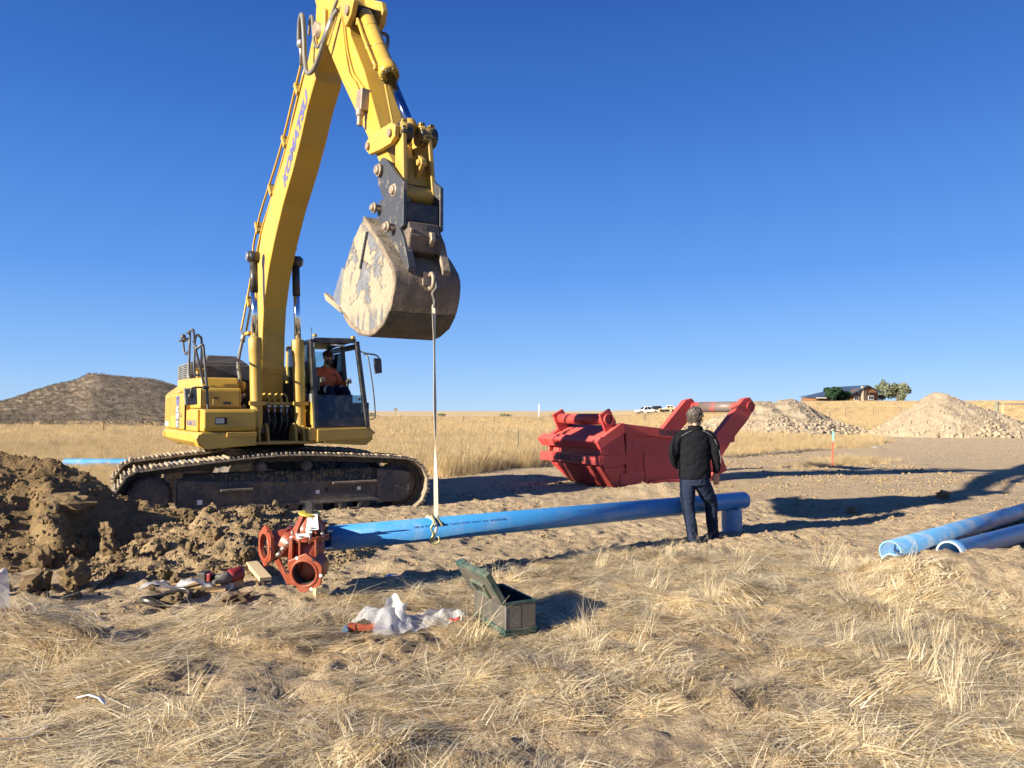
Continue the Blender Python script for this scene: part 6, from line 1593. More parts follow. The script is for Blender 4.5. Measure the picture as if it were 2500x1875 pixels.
f = MB(); f.loft([((0, 0.0, -0.02), 0.19, 0.15), ((0, 0.0, 0.15), 0.195, 0.15), ((0, 0.02, 0.30), 0.20, 0.135), ((0, 0.03, 0.41), 0.17, 0.11), ((0, 0.05, 0.49), 0.08, 0.075)], 22)
for s_ in (-1, 1): limb(f, [(s_ * 0.15, 0.02, 0.40, 0.08), (s_ * 0.24, 0.06, 0.28, 0.07), (s_ * 0.27, 0.12, 0.17, 0.064), (s_ * 0.27, 0.30, 0.195, 0.045)])
jk = remeshed('jacket', f, M['orange'], OP, 0.010, 0.014, 0.08, 2)
f = MB(); f.loft([((0, 0.0, -0.06), 0.185, 0.15), ((0, 0.02, 0.04), 0.185, 0.14)], 20)
for s_ in (-1, 1): limb(f, [(s_ * 0.10, 0.05, 0.01, 0.10), (s_ * 0.16, 0.45, 0.05, 0.08), (s_ * 0.15, 0.56, -0.25, 0.065)])
remeshed('trousers', f, M['jeans'], OP, 0.010, 0.01, 0.08, 2)
f = MB(); f.M = Matrix.Translation((0, 0.10, 0.66)) @ Matrix.Rotation(R(28), 4, 'Z') @ Matrix.Rotation(R(-14), 4, 'X')
f.ell((0, -0.005, 0.045), 0.085, 0.103, 0.085); f.hull8([(-.06, .07, .055), (.06, .07, .055), (.045, .165, .04), (-.045, .165, .04), (-.06, .07, .063), (.06, .07, .063), (.045, .165, .048), (-.045, .165, .048)])
obj('cap', f, paint('brown_cap', (0.10, 0.05, 0.035), 0.9, amt=0.2), OP)
f = MB(); f.M = Matrix.Translation((0, 0.10, 0.66)) @ Matrix.Rotation(R(28), 4, 'Z') @ Matrix.Rotation(R(-14), 4, 'X'); f.ell((0, 0.045, -0.075), 0.062, 0.058, 0.07)
remeshed('beard', f, paint('grey_brown_beard', (0.07, 0.055, 0.045), 0.9, amt=0.4, dust=(.2, .18, .16), sc=30), OP, 0.008, 0.02, 0.03, 0)
text('lettering', 'ECM', M['blackletter'], jk, 0.045, frame((-0.10, 0.158, 0.33), (-1, 0.15, 0), (0, 0, 1)), 0.001, 0.001)
f = MB()
for s_ in (-1, 1): f.ell((s_ * 0.27, 0.40, 0.23), 0.045, 0.05, 0.045)
remeshed('work_gloves', f, paint('pale_work_gloves', (0.35, 0.34, 0.30), 0.9, amt=0.5, dust=(.1, .09, .07), sc=20), OP, 0.008, 0.02, 0.03, 0)
# ------------------------------------------------------------------ things lying about in front
M['plastic'] = None
def plastic(name, a, bub=True):
    t = NT(name)
    tr = t.n.new('ShaderNodeBsdfTransparent'); tr.inputs[0].default_value = (0.95, 0.95, 0.95, 1)
    df = t.n.new('ShaderNodeBsdfDiffuse'); df.inputs[0].default_value = (0.58, 0.58, 0.60, 1)
    tl = t.n.new('ShaderNodeBsdfTranslucent'); tl.inputs[0].default_value = (0.5, 0.5, 0.5, 1)
    gl = t.n.new('ShaderNodeBsdfGlossy'); gl.inputs['Roughness'].default_value = 0.4
    m0 = t.n.new('ShaderNodeMixShader'); m0.inputs[0].default_value = 0.35; t.l.new(df.outputs[0], m0.inputs[1]); t.l.new(tl.outputs[0], m0.inputs[2])
    m1 = t.n.new('ShaderNodeMixShader'); m1.inputs[0].default_value = 1 - a; t.l.new(m0.outputs[0], m1.inputs[1]); t.l.new(tr.outputs[0], m1.inputs[2])
    m2 = t.n.new('ShaderNodeMixShader'); m2.inputs[0].default_value = 0.10; t.l.new(m1.outputs[0], m2.inputs[1]); t.l.new(gl.outputs[0], m2.inputs[2])
    b = t.n.new('ShaderNodeBump'); b.inputs['Strength'].default_value = 0.5; b.inputs['Distance'].default_value = 0.008
    h = t.vor(70.0) if bub else t.noise(16, 5, 0.7)
    t.l.new(h, b.inputs['Height'])
    for s in (df, gl): t.l.new(b.outputs[0], s.inputs['Normal'])
    t.l.new(m2.outputs[0], t.out.inputs[0]); return t.m
M['bubble'] = plastic('bubble_wrap', 0.72)
M['clear'] = plastic('clear_poly_bag', 0.68, False)
def crumple(name, x0, y0, outline, hfun, mat, label, cat, seed, n=46, amp=0.03, fr=7):
    """crumpled film: a sheet over an outline polygon (local metres) raised by hfun"""
    P = np.array(outline); lo_, hi_ = P.min(0), P.max(0)
    xs = np.linspace(lo_[0], hi_[0], n); ys = np.linspace(lo_[1], hi_[1], n); X, Y = np.meshgrid(xs, ys)
    ins = in_poly(X, Y, outline)
    Z = hfun(X, Y) + amp * np.abs(fbm(X * fr, Y * fr, 2, seed)) * 3 + 0.25 * amp * fbm(X * fr * 4, Y * fr * 4, 2, seed + 3)
    X2 = X + 0.05 * fbm(X * fr * 1.3, Y * fr * 1.3, 3, seed + 5); Y2 = Y + 0.05 * fbm(X * fr * 1.3, Y * fr * 1.3, 3, seed + 7)
    base = hgt(X2 + x0, Y2 + y0)
    i = np.arange(X.size).reshape(X.shape)
    Qd = np.stack([i[:-1, :-1], i[:-1, 1:], i[1:, 1:], i[1:, :-1]], -1).reshape(-1, 4)
    k = ins.ravel()[Qd].all(1); used = np.unique(Qd[k]); mp = -np.ones(X.size, int); mp[used] = np.arange(len(used))
    b0 = gz(x0, y0)
    V = np.stack([X2, Y2, base - b0 + np.maximum(Z, 0.004)], -1).reshape(-1, 3)[used]
    o = link(name, npmesh(name, V, mp[Qd[k]], True), mat); o.location = (x0, y0, b0)
    return tag(o, label, cat)
# bubble wrap and poly bags
crumple('bubble_wrap', -0.95, 5.82, [(-.33, .12), (-.34, -.03), (-.14, -.10), (-.03, -.36), (.07, -.32), (.22, -.26), (.30, -.06), (.20, .20), (.02, .30), (-.14, .26)],
        lambda X, Y: 0.10 * np.exp(-((X + .02) / .18) ** 2 - ((Y - .03) / .18) ** 2) + 0.05 * np.exp(-((X + .2) / .1) ** 2), M['bubble'], 'crumpled bubble wrap over a small red fitting left of the toolbox', 'bubble wrap', 500)
# the upright flap of the wrap
f = MB(); nn = 22; vs = []
for i in range(nn):
    for j in range(nn):
        u = i / (nn - 1); v = j / (nn - 1)
        w_ = 0.30 * (1 - 0.25 * v) * (0.85 + 0.15 * math.sin(v * 5 + 1)); x = (u - 0.5) * w_ - 0.02 + 0.05 * v
        vs.append((x, 0.05 * math.sin(u * 6) + 0.10 * v + 0.03 * float(fbm(np.array([u * 4]), np.array([v * 4]), 3, 91)[0]), -0.02 + 0.25 * v - 0.10 * abs(u - .3) * v + 0.012 * math.sin(u * 11 + v * 3)))
f.add(vs, [(i * nn + j, (i + 1) * nn + j, (i + 1) * nn + j + 1, i * nn + j + 1) for i in range(nn - 1) for j in range(nn - 1)], True)
o = obj('bubble_wrap_sheet', f, M['bubble'], None, loc=(-0.93, 5.78, gz(-.93, 5.78))); tag(o, 'upright flap of bubble wrap standing in the middle of the wrap heap', 'bubble wrap')
crumple('bubble_wrap', -0.60, 5.95, [(-.34, .06), (-.32, -.06), (-.10, -.16), (.04, -.18), (.14, -.12), (.24, .0), (.26, .12), (.06, .22)],
        lambda X, Y: 0.09 * np.exp(-((X - .02) / .18) ** 2 - ((Y - .04) / .12) ** 2), M['bubble'], 'small piece of bubble wrap over a red bolt beside the toolbox', 'bubble wrap', 520)
crumple('plastic_bag', -3.05, 6.74, [(-.30, -.10), (-.22, .12), (.0, .10), (.12, .14), (.34, .12), (.36, -.02), (.1, -.08), (-.1, -.06)],
        lambda X, Y: 0.05 + 0.06 * np.exp(-((X + .15) / .1) ** 2) + 0.07 * np.exp(-((X - .2) / .12) ** 2), M['clear'], 'clear plastic bag lying behind the black rubber gasket', 'plastic bag', 540, amp=0.02)
crumple('plastic_bag', -4.32, 6.25, [(-.45, -.14), (-.4, .14), (.0, .14), (.14, .02), (.20, -.06), (.0, -.14)],
        lambda X, Y: 0.30 * sm(0.06, -0.03, X) + 0.03, M['clear'], 'tall clear plastic bag at the left edge of the picture', 'plastic bag', 560, amp=0.02)
crumple('plastic_bag', 15.9, 31.8, [(-.5, -.2), (-.4, .2), (.1, .25), (.6, .1), (.5, -.1)],
        lambda X, Y: 0.10 + 0.10 * np.exp(-((X + .25) / .2) ** 2), M['clear'], 'scrap of plastic on the dirt road near the pointed heap', 'plastic bag', 580, n=20, amp=0.04, fr=3)
for (x, y, sx, sy, lb, mt) in ((-1.20, 7.5, .07, .05, 'small blue paper tag on the ground in the shade of the pipe', paint('pale_blue_paper', (0.45, 0.48, 0.75), 0.7, amt=0.1)),
                               (-1.72, 6.15, .12, .04, 'torn strip of clear plastic between the gasket and the bubble wrap', M['clear'])):
    crumple('litter', x, y, [(-sx, -sy), (-sx * .6, sy), (sx, sy * .7), (sx, -sy * .6)], lambda X, Y: 0.015 + 0 * X, mt, lb, 'litter', 590, n=12, amp=0.008)
# ragged cloth beside the wooden block
crumple('rag', -1.62, 6.66, [(-.10, -.06), (-.08, .05), (.08, .06), (.12, -.02), (.05, -.07)], lambda X, Y: 0.04 + 0 * X, paint('grey_rag', (.30, .29, .25), .9, amt=.4), 'grey crumpled rag beside the wooden block', 'rag', 600, n=24, amp=0.02)
# white strap scraps in the grass at the lower left
f = MB(); f.tube([(0, 0, .05), (.06, .02, .06), (.13, 0, .05), (.19, -.04, .03)], .012, 6, sq=.15); o = obj('plastic_strip', f, M['white'], None, loc=(-2.45, 4.22, gz(-2.45, 4.22) + .02)); tag(o, 'short white plastic strip in the grass at lower left', 'plastic strip')
f = MB(); f.tube(smooth_path([(0, 0, .03), (.10, .02, .06), (.22, .10, .04), (.26, .20, .05), (.30, .26, .03)], 4, False), .010, 6, sq=.15); o = obj('plastic_strip', f, paint('grey_strip', (.35, .33, .32), .6), None, loc=(-2.62, 3.62, gz(-2.62, 3.62) + .02)); tag(o, 'long grey plastic strip curling in the grass at the bottom left corner', 'plastic strip')
# small red fitting under the wrap and red bolt
ft = empty('pipe_fitting', (-1.12, 5.72, gz(-1.12, 5.72)), R(4), 'small red cast fitting with blue bolts under the bubble wrap', 'pipe fitting')
f = MB(); f.tube([(-.14, 0, .04), (-.06, .0, .06), (.0, 0, .045), (.07, 0, .06), (.14, 0, .05)], .026, 10); f.box(-.13, -.07, -.03, .03, .03, .08); f.box(.06, .13, -.03, .03, .03, .085); f.box(-.05, .05, -.025, .02, .03, .06)
obj('casting', f, IR, ft, .004)
for x in (-.145, .115):
    f = MB(); f.cyl((x, -.03, .045), (x, -.055, .045), .024, 10); f.cyl((x, .0, .045), (x, -.03, .045), .03, 6); obj('bolt', f, paint('blue_coated_bolt', (.10, .16, .25), .4), ft)
f = MB(); f.cyl((0, 0, .02), (.05, -.02, .05), .012, 8); f.cyl((0, 0, .02), (-.015, 0, .012), .026, 8); o = obj('bolt', f, paint('red_cap_bolt', (.4, .02, .02), .4), None, loc=(-.46, 5.88, gz(-.46, 5.88) + .02)); tag(o, 'red headed bolt sticking out of the small bubble wrap', 'bolt')

# toolbox
M['galv'] = paint('dented_galvanised_sheet', (0.15, 0.145, 0.135), 0.36, metal=0.6, amt=0.5, sc=7, dust=(0.34, 0.28, 0.21), chip=(0.5, 0.47, 0.42), chipamt=0.66, bump=0.25)
M['green'] = paint('dark_green_plastic', (0.02, 0.062, 0.052), 0.5, amt=0.55, sc=8)
TBX = empty('toolbox', (0.19, 5.78, gz(0.0, 5.8) + 0.005), 0, 'open green and grey metal toolbox with its lid raised, standing on flattened grass', 'toolbox')
ux = Vector((-0.70, 0.72, 0)).normalized(); uy = Vector((0.72, 0.70, 0)).normalized()
TBX.rotation_euler = (0, 0, R(116.6))   # local x runs back-left along the long side, local y towards -(-)...
# local x: long side; local y: to the left of it (towards the camera-left)
Lb, Wb, Hb = 0.60, 0.27, 0.235
f = MB(); f.box(0, Lb, 0, Wb, 0, 0.045); f.box(0.0, Lb, -0.006, Wb + .006, 0.028, 0.05)
for k in range(12): f.box(0.03 + k * 0.046, 0.045 + k * 0.046, Wb + .001, Wb + .010, 0.004, 0.036)
base_ = obj('base_tray', f, M['green'], TBX, 0.006, 2)
f = MB()
f.box(0.006, Lb - .006, 0.006, 0.012, 0.05, Hb); f.box(0.006, Lb - .006, Wb - .012, Wb - .006, 0.05, Hb); f.box(0.006, 0.012, 0.012, Wb - .012, 0.05, Hb); f.box(Lb - .012, Lb - .006, 0.012, Wb - .012, 0.05, Hb)
obj('metal_sides', f, M['galv'], TBX, 0.002)
f = MB(); f.box(0.002, .012, Wb - .014, Wb - .002, 0.05, Hb); obj('corner_trim', f, M['steel'], TBX, .002)
f = MB(); f.box(0.0045, .0055, 0.128, 0.132, 0.05, Hb); obj('side_seam', f, M['black_and_shade'], TBX)
f = MB()
for (a, b, c, d_) in ((0, Lb, 0, .02), (0, Lb, Wb - .02, Wb), (0, .02, .02, Wb - .02), (Lb - .02, Lb, .02, Wb - .02)): f.box(a, b, c, d_, Hb, Hb + .022)
obj('rim', f, M['green'], TBX, 0.004, 2)
f = MB(); f.box(.014, Lb - .014, .014, Wb - .014, .05, .06); f.box(.014, Lb - .014, .1, .105, .06, .2); f.box(.2, .205, .014, Wb - .014, .06, .19)
obj('tray_insert', f, M['black_and_shade'], TBX)
f = MB()
for k in range(5): f.cyl((.05 + k * .1, .05, .12), (.12 + k * .1, .2, .15), .012, 6)
obj('tools_inside', f, M['steel'], TBX)['kind'] = 'stuff'
lid = empty('lid'); lid.parent = TBX
# lid hinged along the long left side, leaning outwards over it
lid.location = (0, Wb, Hb + 0.02); lid.rotation_euler = (R(-121), 0, 0)
f = MB(); f.box(0, Lb, -Wb, 0, 0, .028); f.box(0.0, Lb, -Wb - .004, -Wb + .022, -.02, .03); f.box(0, .02, -Wb, 0, -.02, .032); f.box(Lb - .02, Lb, -Wb, 0, -.02, .032)
for x in (.10, Lb - .10): f.box(x - .04, x + .04, -Wb - .016, -Wb, -.03, .02)
obj('lid_frame', f, M['green'], lid, 0.008, 2)
f = MB(); f.box(.03, Lb - .03, -Wb + .03, -.005, .0285, .032); obj('lid_panel', f, M['galv'], lid)
f = MB(); f.box(.03, Lb - .03, -Wb + .03, -.005, -.003, -.0005); obj('lid_lining', f, M['galv'], lid)
f = MB(); f.box(.14, .38, -.17, -.15, .032, .055); f.box(.14, .16, -.15, -.06, .032, .055); f.box(.36, .38, -.15, -.06, .032, .055); f.box(.14, .38, -.06, -.04, .032, .055); obj('handle', f, M['green'], lid, .004, 2)
f = MB(); f.box(.165, .355, -.146, -.064, .0325, .034); obj('handle_recess', f, M['black_and_shade'], lid)

# rubber gasket (oval lip seal)
M['rubber'] = paint('black_rubber', (0.014, 0.014, 0.015), 0.33, amt=0.2, sc=12)
GK = (-2.98, 6.43)
f = MB(); pts = []
for k in range(56):
    a_ = 2 * math.pi * k / 56; r_ = 0.165 + 0.02 * math.cos(2 * a_)
    pts.append((r_ * math.cos(a_) * 1.02, r_ * math.sin(a_) * 1.0 + .02, 0.045 + 0.03 * math.sin(a_ * 2 + .6)))
f.tube(pts, 0.012, 10, closed=True, sq=2.3); o = obj('rubber_gasket', f, M['rubber'], None, loc=(GK[0], GK[1], gz(*GK) + .0), rot=(R(7), 0, R(30))); tag(o, 'black rubber ring gasket lying on the soil in front of the clear bag', 'gasket')
# cardboard tray with an impact wrench on it
M['card'] = paint('brown_cardboard', (0.46, 0.29, 0.14), 0.85, amt=0.25, sc=8)
cx, cy = -2.66, 6.93
cb = empty('cardboard_tray', (cx, cy, gz(cx, cy) + .01), R(22), 'open cardboard tray with a white label under the impact wrench', 'cardboard box')
f = MB()
f.box(-.17, .16, -.005, 0.0, 0, .075); f.box(-.17, .16, .17, .175, 0, .075); f.box(-.175, -.17, -.005, .175, 0, .075); f.box(.155, .16, 0, .17, 0, .07); f.box(-.17, .16, 0, .17, 0, .005)
f.hull8([(-.17, -.12, .02), (.0, -.12, .02), (.0, -.005, .07), (-.17, -.005, .07), (-.17, -.12, .024), (.0, -.12, .024), (.0, -.005, .074), (-.17, -.005, .074)])
obj('tray_walls', f, M['card'], cb)
f = MB(); f.box(.0, .07, -.0075, -.0055, .01, .062); lb_ = obj('white_label', f, M['white'], cb)
f = MB(); 
for k in range(3): f.box(.008, .06 - .01 * k, -.0085, -.0076, .048 - .014 * k, .053 - .014 * k)
obj('label_print', f, M['greydecal'], lb_)
f = MB(); f.hull8([(-.5, .02, .01), (-.18, .0, .01), (-.18, .1, .01), (-.5, .12, .01), (-.5, .02, .06), (-.18, .0, .075), (-.18, .1, .075), (-.5, .12, .06)])
cb2 = obj('cardboard_tray', f, M['card'], None, loc=(cx + .28 * 0, cy + .12, gz(cx, cy) + .005), rot=(0, 0, R(22))); tag(cb2, 'flattened cardboard sleeve behind the open tray', 'cardboard box')
iw = empty('impact_wrench', (cx - .01, cy + .03, gz(cx, cy) + .11), R(20), 'red and black cordless impact wrench lying on the cardboard tray', 'power tool')
M['redpl'] = paint('dark_red_plastic', (0.22, 0.012, 0.018), 0.4, amt=0.2); M['blackpl'] = paint('black_rubber_grip', (0.02, 0.02, 0.022), 0.5, amt=0.25)
f = MB(); f.lathe([(.02, 0), (.05, .01), (.056, .03), (.056, .10), (.05, .13)], (.12, .06, .03), (-.75, -.55, -.12), 20); obj('motor_housing', f, M['redpl'], iw)
f = MB(); f.lathe([(.05, 0), (.05, .04), (.036, .08), (.026, .09), (.02, .12), (.018, .14)], (.025, -.01, .014), (-.75, -.55, -.12), 20); obj('gear_nose', f, M['hoodgrey'], iw)
f = MB(); f.tube([(.05, .02, .02), (-.02, .05, .015), (-.10, .08, .0)], .022, 10); obj('grip', f, M['blackpl'], iw)
f = MB(); f.M = Matrix.Translation((-.16, .10, 0.0)) @ Matrix.Rotation(R(-25), 4, 'Z'); f.box(-.035, .035, -.045, .045, -.045, .05); obj('battery', f, M['blackpl'], iw, .012, 3)
f = MB(); f.M = Matrix.Translation((-.115, .083, 0.0)) @ Matrix.Rotation(R(-25), 4, 'Z'); f.box(-.018, .02, -.04, .04, -.03, .04); obj('battery_shoe', f, M['redpl'], iw, .01, 2)
f = MB(); f.cyl((0, 0, 0), (-.33, -.13, -.06), .009, 8); f.cyl((-.33, -.13, -.06), (-.36, -.142, -.065), .016, 8); o = obj('extension_bar', f, M['blackpl'], None, loc=(cx - .11, cy - .04, gz(cx, cy) + .10)); tag(o, 'long black socket extension bar leading from the impact wrench', 'tool')
f = MB(); f.cyl((0, 0, 0), (.30, .06, 0.035), .007, 8); o = obj('breaker_bar', f, M['steel'], None, loc=(cx - .48, cy + .0, gz(cx, cy) + .04)); tag(o, 'steel bar lying by the cardboard and the clear bag', 'tool')
iw.scale = (1.2, 1.2, 1.2)
# board
M['lumber'] = paint('pale_pine_board', (0.56, 0.42, 0.24), 0.75, amt=0.35, sc=5, dust=(.4, .3, .19))
f = MB(); f.box(-.48, .48, -.058, .058, 0, .04); o = obj('wood_board', f, M['lumber'], None, .003, loc=(-2.64, 7.68, gz(-2.64, 7.68) + .05), rot=(0, R(3), math.atan2(-0.86, 0.50))); tag(o, 'short pine board lying left of the red valve', 'board')
f = MB(); f.box(-.14, .14, -.04, .04, 0, .03); o = obj('wood_board', f, M['lumber'], None, .003, loc=(-3.1 + .25, 9.42, 0.36), rot=(0, 0, R(5))); tag(o, 'scrap of board lying below the track frame', 'board')

# survey stake and posts
M['pinkp'] = paint('faded_pink_paint', (0.50, 0.13, 0.085), 0.7, amt=0.15); M['teal'] = paint('faded_teal_ribbon', (0.25, 0.50, 0.48), 0.7)
sk = empty('survey_stake', (9.91, 22.94, gz(9.91, 22.94)), 0, 'survey lath painted pink with a teal top, standing in a grass tuft', 'stake')
f = MB(); f.M = Matrix.Rotation(R(2), 4, 'Y'); f.box(-.03, .03, -.008, .008, -.1, .76); obj('lath', f, M['pinkp'], sk)
f = MB(); f.M = Matrix.Rotation(R(2), 4, 'Y'); f.box(-.03, .03, -.009, .009, .76, 1.08); obj('painted_top', f, M['teal'], sk)
M['tpost'] = paint('dull_green_post', (0.10, 0.13, 0.07), 0.8, amt=0.4); M['oldwood'] = paint('weathered_wood', (0.17, 0.13, 0.095), 0.9, amt=0.3)
def post(x, y, h, r, mt, label, group=None, name='fence_post', tilt=0.0):
    f = MB(); f.cyl((0, 0, -.2), (h * math.tan(tilt), 0, h), r, 8)
    o = obj(name, f, mt, None, loc=(x, y, gz(x, y))); return tag(o, label, 'fence post', group)
post(0.21, 26.1, 0.98, .022, M['tpost'], 'thin green metal post in the grass left of the red trench box')
post(-30.6, 55.5, 0.95, .05, paint('rusty_post', (.16, .05, .03), .8), 'short rusty post in the grass below the hill')
post(36.45, 85, 1.35, .09, M['oldwood'], 'grey wooden post between the two pale spoil heaps, left one')
post(44.85, 85, 1.15, .11, M['oldwood'], 'grey wooden post close to the left foot of the pointed heap', None, 'fence_post', .05)
post(19.0, 106, 1.2, .10, M['oldwood'], 'dark fence post in front of the white pickup')
# wire fence across the field
wf = empty('wire_fence', (0, 0, 0), 0, 'thin wire fence on wooden posts running across the far field', 'fence')
xs_ = np.arange(-24, 62, 4.3)
for k, x in enumerate(xs_):
    y = 104 + 0.1 * x; f = MB(); f.cyl((x, y, gz(x, y) - .1), (x, y, gz(x, y) + 1.05 + .1 * (k % 3)), .05, 6); obj('post', f, M['oldwood'], wf)
for h_ in (.45, .75, 1.0):
    f = MB(); f.tube([(x, 104 + .1 * x, gz(x, 104 + .1 * x) + h_) for x in xs_], .012, 4, smooth=False); obj('wire', f, M['oldwood'], wf)
# rail fence at the foot of the hill
rf = empty('rail_fence', (0, 0, 0), 0, 'dark old rail fence running up the foot of the hill', 'fence')
def gh(x, y): return max(gz(x, y), float(hill_z(np.array([x]), np.array([y]))[0]) if 95 < y < 330 else -9)
PF = [(-44, 88), (-45, 96), (-46, 104), (-47, 112), (-48.5, 122)]
PF2 = [(-44, 88), (-41, 88.5), (-38, 89), (-35, 89.5)]
for L_ in (PF, PF2):
    for k, (x, y) in enumerate(L_):
        f = MB(); f.cyl((x, y, gh(x, y) - .2), (x, y, gh(x, y) + 1.2), .09, 6); obj('post', f, M['oldwood'], rf)
    for a_, b_ in zip(L_[:-1], L_[1:]):
        for h_ in (.6, 1.05):
            f = MB(); f.cyl((*a_, gh(*a_) + h_), (*b_, gh(*b_) + h_ - .1), .05, 6); obj('rail', f, M['oldwood'], rf)
# wooden gate frame at the right edge
gt = empty('wooden_gate', (38.0, 58, gz(38.0, 58)), 0, 'weathered pole gate frame at the right edge behind the pointed heap', 'gate')
f = MB(); f.cyl((0, 0, -.2), (0, 0, 2.45 - gz(38, 58)), .13, 10); obj('gate_post', f, paint('grey_green_post', (.16, .17, .13), .9, amt=.3), gt)
f = MB(); f.box(.38, .55, -.05, .0, -.2, 2.45 - gz(38, 58)); obj('new_board', f, M['lumber'], gt)
f = MB(); f.cyl((-.02, -.0, 2.3 - gz(38, 58)), (7.0, 0, 2.2 - gz(38, 58)), .07, 8); obj('top_pole', f, M['oldwood'], gt)
f = MB(); f.cyl((1.2, 0, 2.12), (1.2, 0, 1.75), .02, 6); f.cyl((.1, 0, 2.0), (1.3, 0, 1.6), .012, 5); obj('brace_wire', f, M['oldwood'], gt)
# utility marker and road sign on the horizon
f = MB(); f.cyl((0, 0, -.3), (0, 0, 3.0), .10, 8); f.cyl((0, 0, 1.0), (0, 0, 1.1), .16, 8); f.cyl((0, 0, 1.7), (0, 0, 1.75), .14, 8)
o = obj('marker_pole', f, M['white'], None, loc=(5.48, 150, gz(5.48, 150))); tag(o, 'slim white marker pole on the horizon left of the trench box', 'pole')
sg = empty('road_sign', (-33, 210, gz(-33, 210)), 0, 'small dark road sign far off right of the cab mirror', 'sign')
f = MB(); f.cyl((0, 0, 0), (0, 0, 2.0), .07, 6); obj('sign_post', f, M['oldwood'], sg)
f = MB(); f.prism([(-.45, 1.35), (.45, 1.35), (.45, 2.15), (-.45, 2.15)], -.05, 0); obj('sign_plate', f, M['oldwood'], sg)
# ------------------------------------------------------------------ vehicles, house and trees far off
M['carwhite'] = paint('white_car_paint', (0.78, 0.78, 0.78), 0.3, amt=0.1, dust=(.5, .45, .38))
M['carglass'] = paint('dark_car_glass', (0.02, 0.025, 0.03), 0.08, amt=0.02)
M['tyre'] = paint('tyre_rubber', (0.02, 0.02, 0.02), 0.8, amt=0.4)
def pickup(x, y, rz, label, col, crew=True):
    e = empty('pickup_truck', (x, y, gz(x, y)), rz, label, 'pickup truck')   # front towards -x
    f = MB()
    f.prism([(-2.75, .55), (2.75, .60), (2.78, 1.18), (.95, 1.22), (.95, 1.15), (-1.25, 1.18), (-2.55, 1.08), (-2.80, .95)], -.92, .92)
    obj('body', f, col, e, .06, 2)
    f = MB(); f.hull8([(-1.45, -.86, 1.15), (.98, -.86, 1.18), (.98, .86, 1.18), (-1.45, .86, 1.15), (-.72, -.72, 1.86), (.72, -.72, 1.86), (.72, .72, 1.86), (-.72, .72, 1.86)])
    obj('cabin', f, col, e, .05, 2)
    for s_ in (-1, 1):
        for (a, b, c, d_) in ((-1.15, -.28, -.66, -.28), (-.18, .72, -.18, .60)):
            f = MB(); y0 = s_ * .872; y1 = s_ * .755
            f.hull8([(a, y0 - .01, 1.22), (b, y0 - .01, 1.22), (b, y0 + .01, 1.22), (a, y0 + .01, 1.22), (c, y1 - .01, 1.76), (d_, y1 - .01, 1.76), (d_, y1 + .01, 1.76), (c, y1 + .01, 1.76)])
            obj('side_window', f, M['carglass'], e)
    f = MB(); f.hull8([(-1.44, -.76, 1.20), (-1.40, -.76, 1.20), (-1.40, .76, 1.20), (-1.44, .76, 1.20), (-.80, -.66, 1.80), (-.76, -.66, 1.80), (-.76, .66, 1.80), (-.80, .66, 1.80)]); obj('windscreen', f, M['carglass'], e)
    f = MB(); f.hull8([(.96, -.70, 1.25), (1.0, -.70, 1.25), (1.0, .70, 1.25), (.96, .70, 1.25), (.76, -.62, 1.78), (.80, -.62, 1.78), (.80, .62, 1.78), (.76, .62, 1.78)]); obj('rear_window', f, M['carglass'], e)
    for wx in (-1.75, 1.75):
        for s_ in (-1, 1):
            f = MB(); f.lathe([(.2, -.13), (.40, -.12), (.41, 0), (.40, .12), (.2, .13)], (wx, s_ * .82, .41), (0, 1, 0), 20); w_ = obj('wheel', f, M['tyre'], e)
            f = MB(); f.cyl((wx, s_ * .955, .41), (wx, s_ * .93, .41), .22, 12); obj('rim', f, M['steel'], w_)
            f = MB(); f.tube([(wx + .48 * math.cos(t_), s_ * .925, .44 + .48 * math.sin(t_)) for t_ in [math.pi * q_ / 8 for q_ in range(9)]], .03, 5); obj('wheel_arch', f, M['tyre'], e)
    for s_ in (-1, 1):
        f = MB(); f.box(-2.80, -2.70, s_ * .75 - .12, s_ * .75 + .12, .80, .98); obj('headlight', f, M['glass'], e)
        f = MB(); f.box(2.76, 2.80, s_ * .84 - .06, s_ * .84 + .06, .75, 1.1); obj('tail_light', f, IR, e)
        f = MB(); f.box(-1.1, -.95, s_ * 1.0 - .1, s_ * 1.0 + .1, 1.2, 1.38); obj('wing_mirror', f, BK, e)
    f = MB(); f.box(2.76, 2.9, -.8, .8, .5, .66); f.box(-2.9, -2.72, -.85, .85, .45, .68); obj('bumper', f, M['steel'], e, .02)
    return e
pickup(31.0, 170, R(14), 'white crew cab pickup parked on the rise, facing left', M['carwhite'])
pickup(37.6, 176, R(160), 'white pickup standing behind the flatbed trailer, mostly hidden', M['carwhite'])
pickup(33.9, 173, R(10), 'dark pickup parked behind the white crew cab pickup', paint('dark_car_paint', (.03, .035, .045), .3, amt=.2))
tr_ = empty('flatbed_trailer', (36.6, 169, gz(36.6, 169)), R(4), 'flatbed trailer with a tan timber deck beside the white pickup', 'trailer')
f = MB(); f.box(-2.9, 2.9, -1.1, 1.1, .82, .98); obj('deck', f, M['lumber'], tr_)
f = MB(); f.box(-2.9, 2.9, -1.0, 1.0, .70, .82); f.box(-4.0, -2.9, -.1, .1, .7, .82); obj('chassis', f, BK, tr_)
f = MB()
f.box(-1.4, 2.6, -.9, .9, .99, 1.25); obj('timber_load', f, M['lumber'], tr_)
for wx in (.4, 1.3):
    for s_ in (-1, 1):
        f = MB(); f.lathe([(.1, -.1), (.36, -.1), (.36, .1), (.1, .1)], (wx, s_ * .98, .37), (0, 1, 0), 14); obj('wheel', f, M['tyre'], tr_)

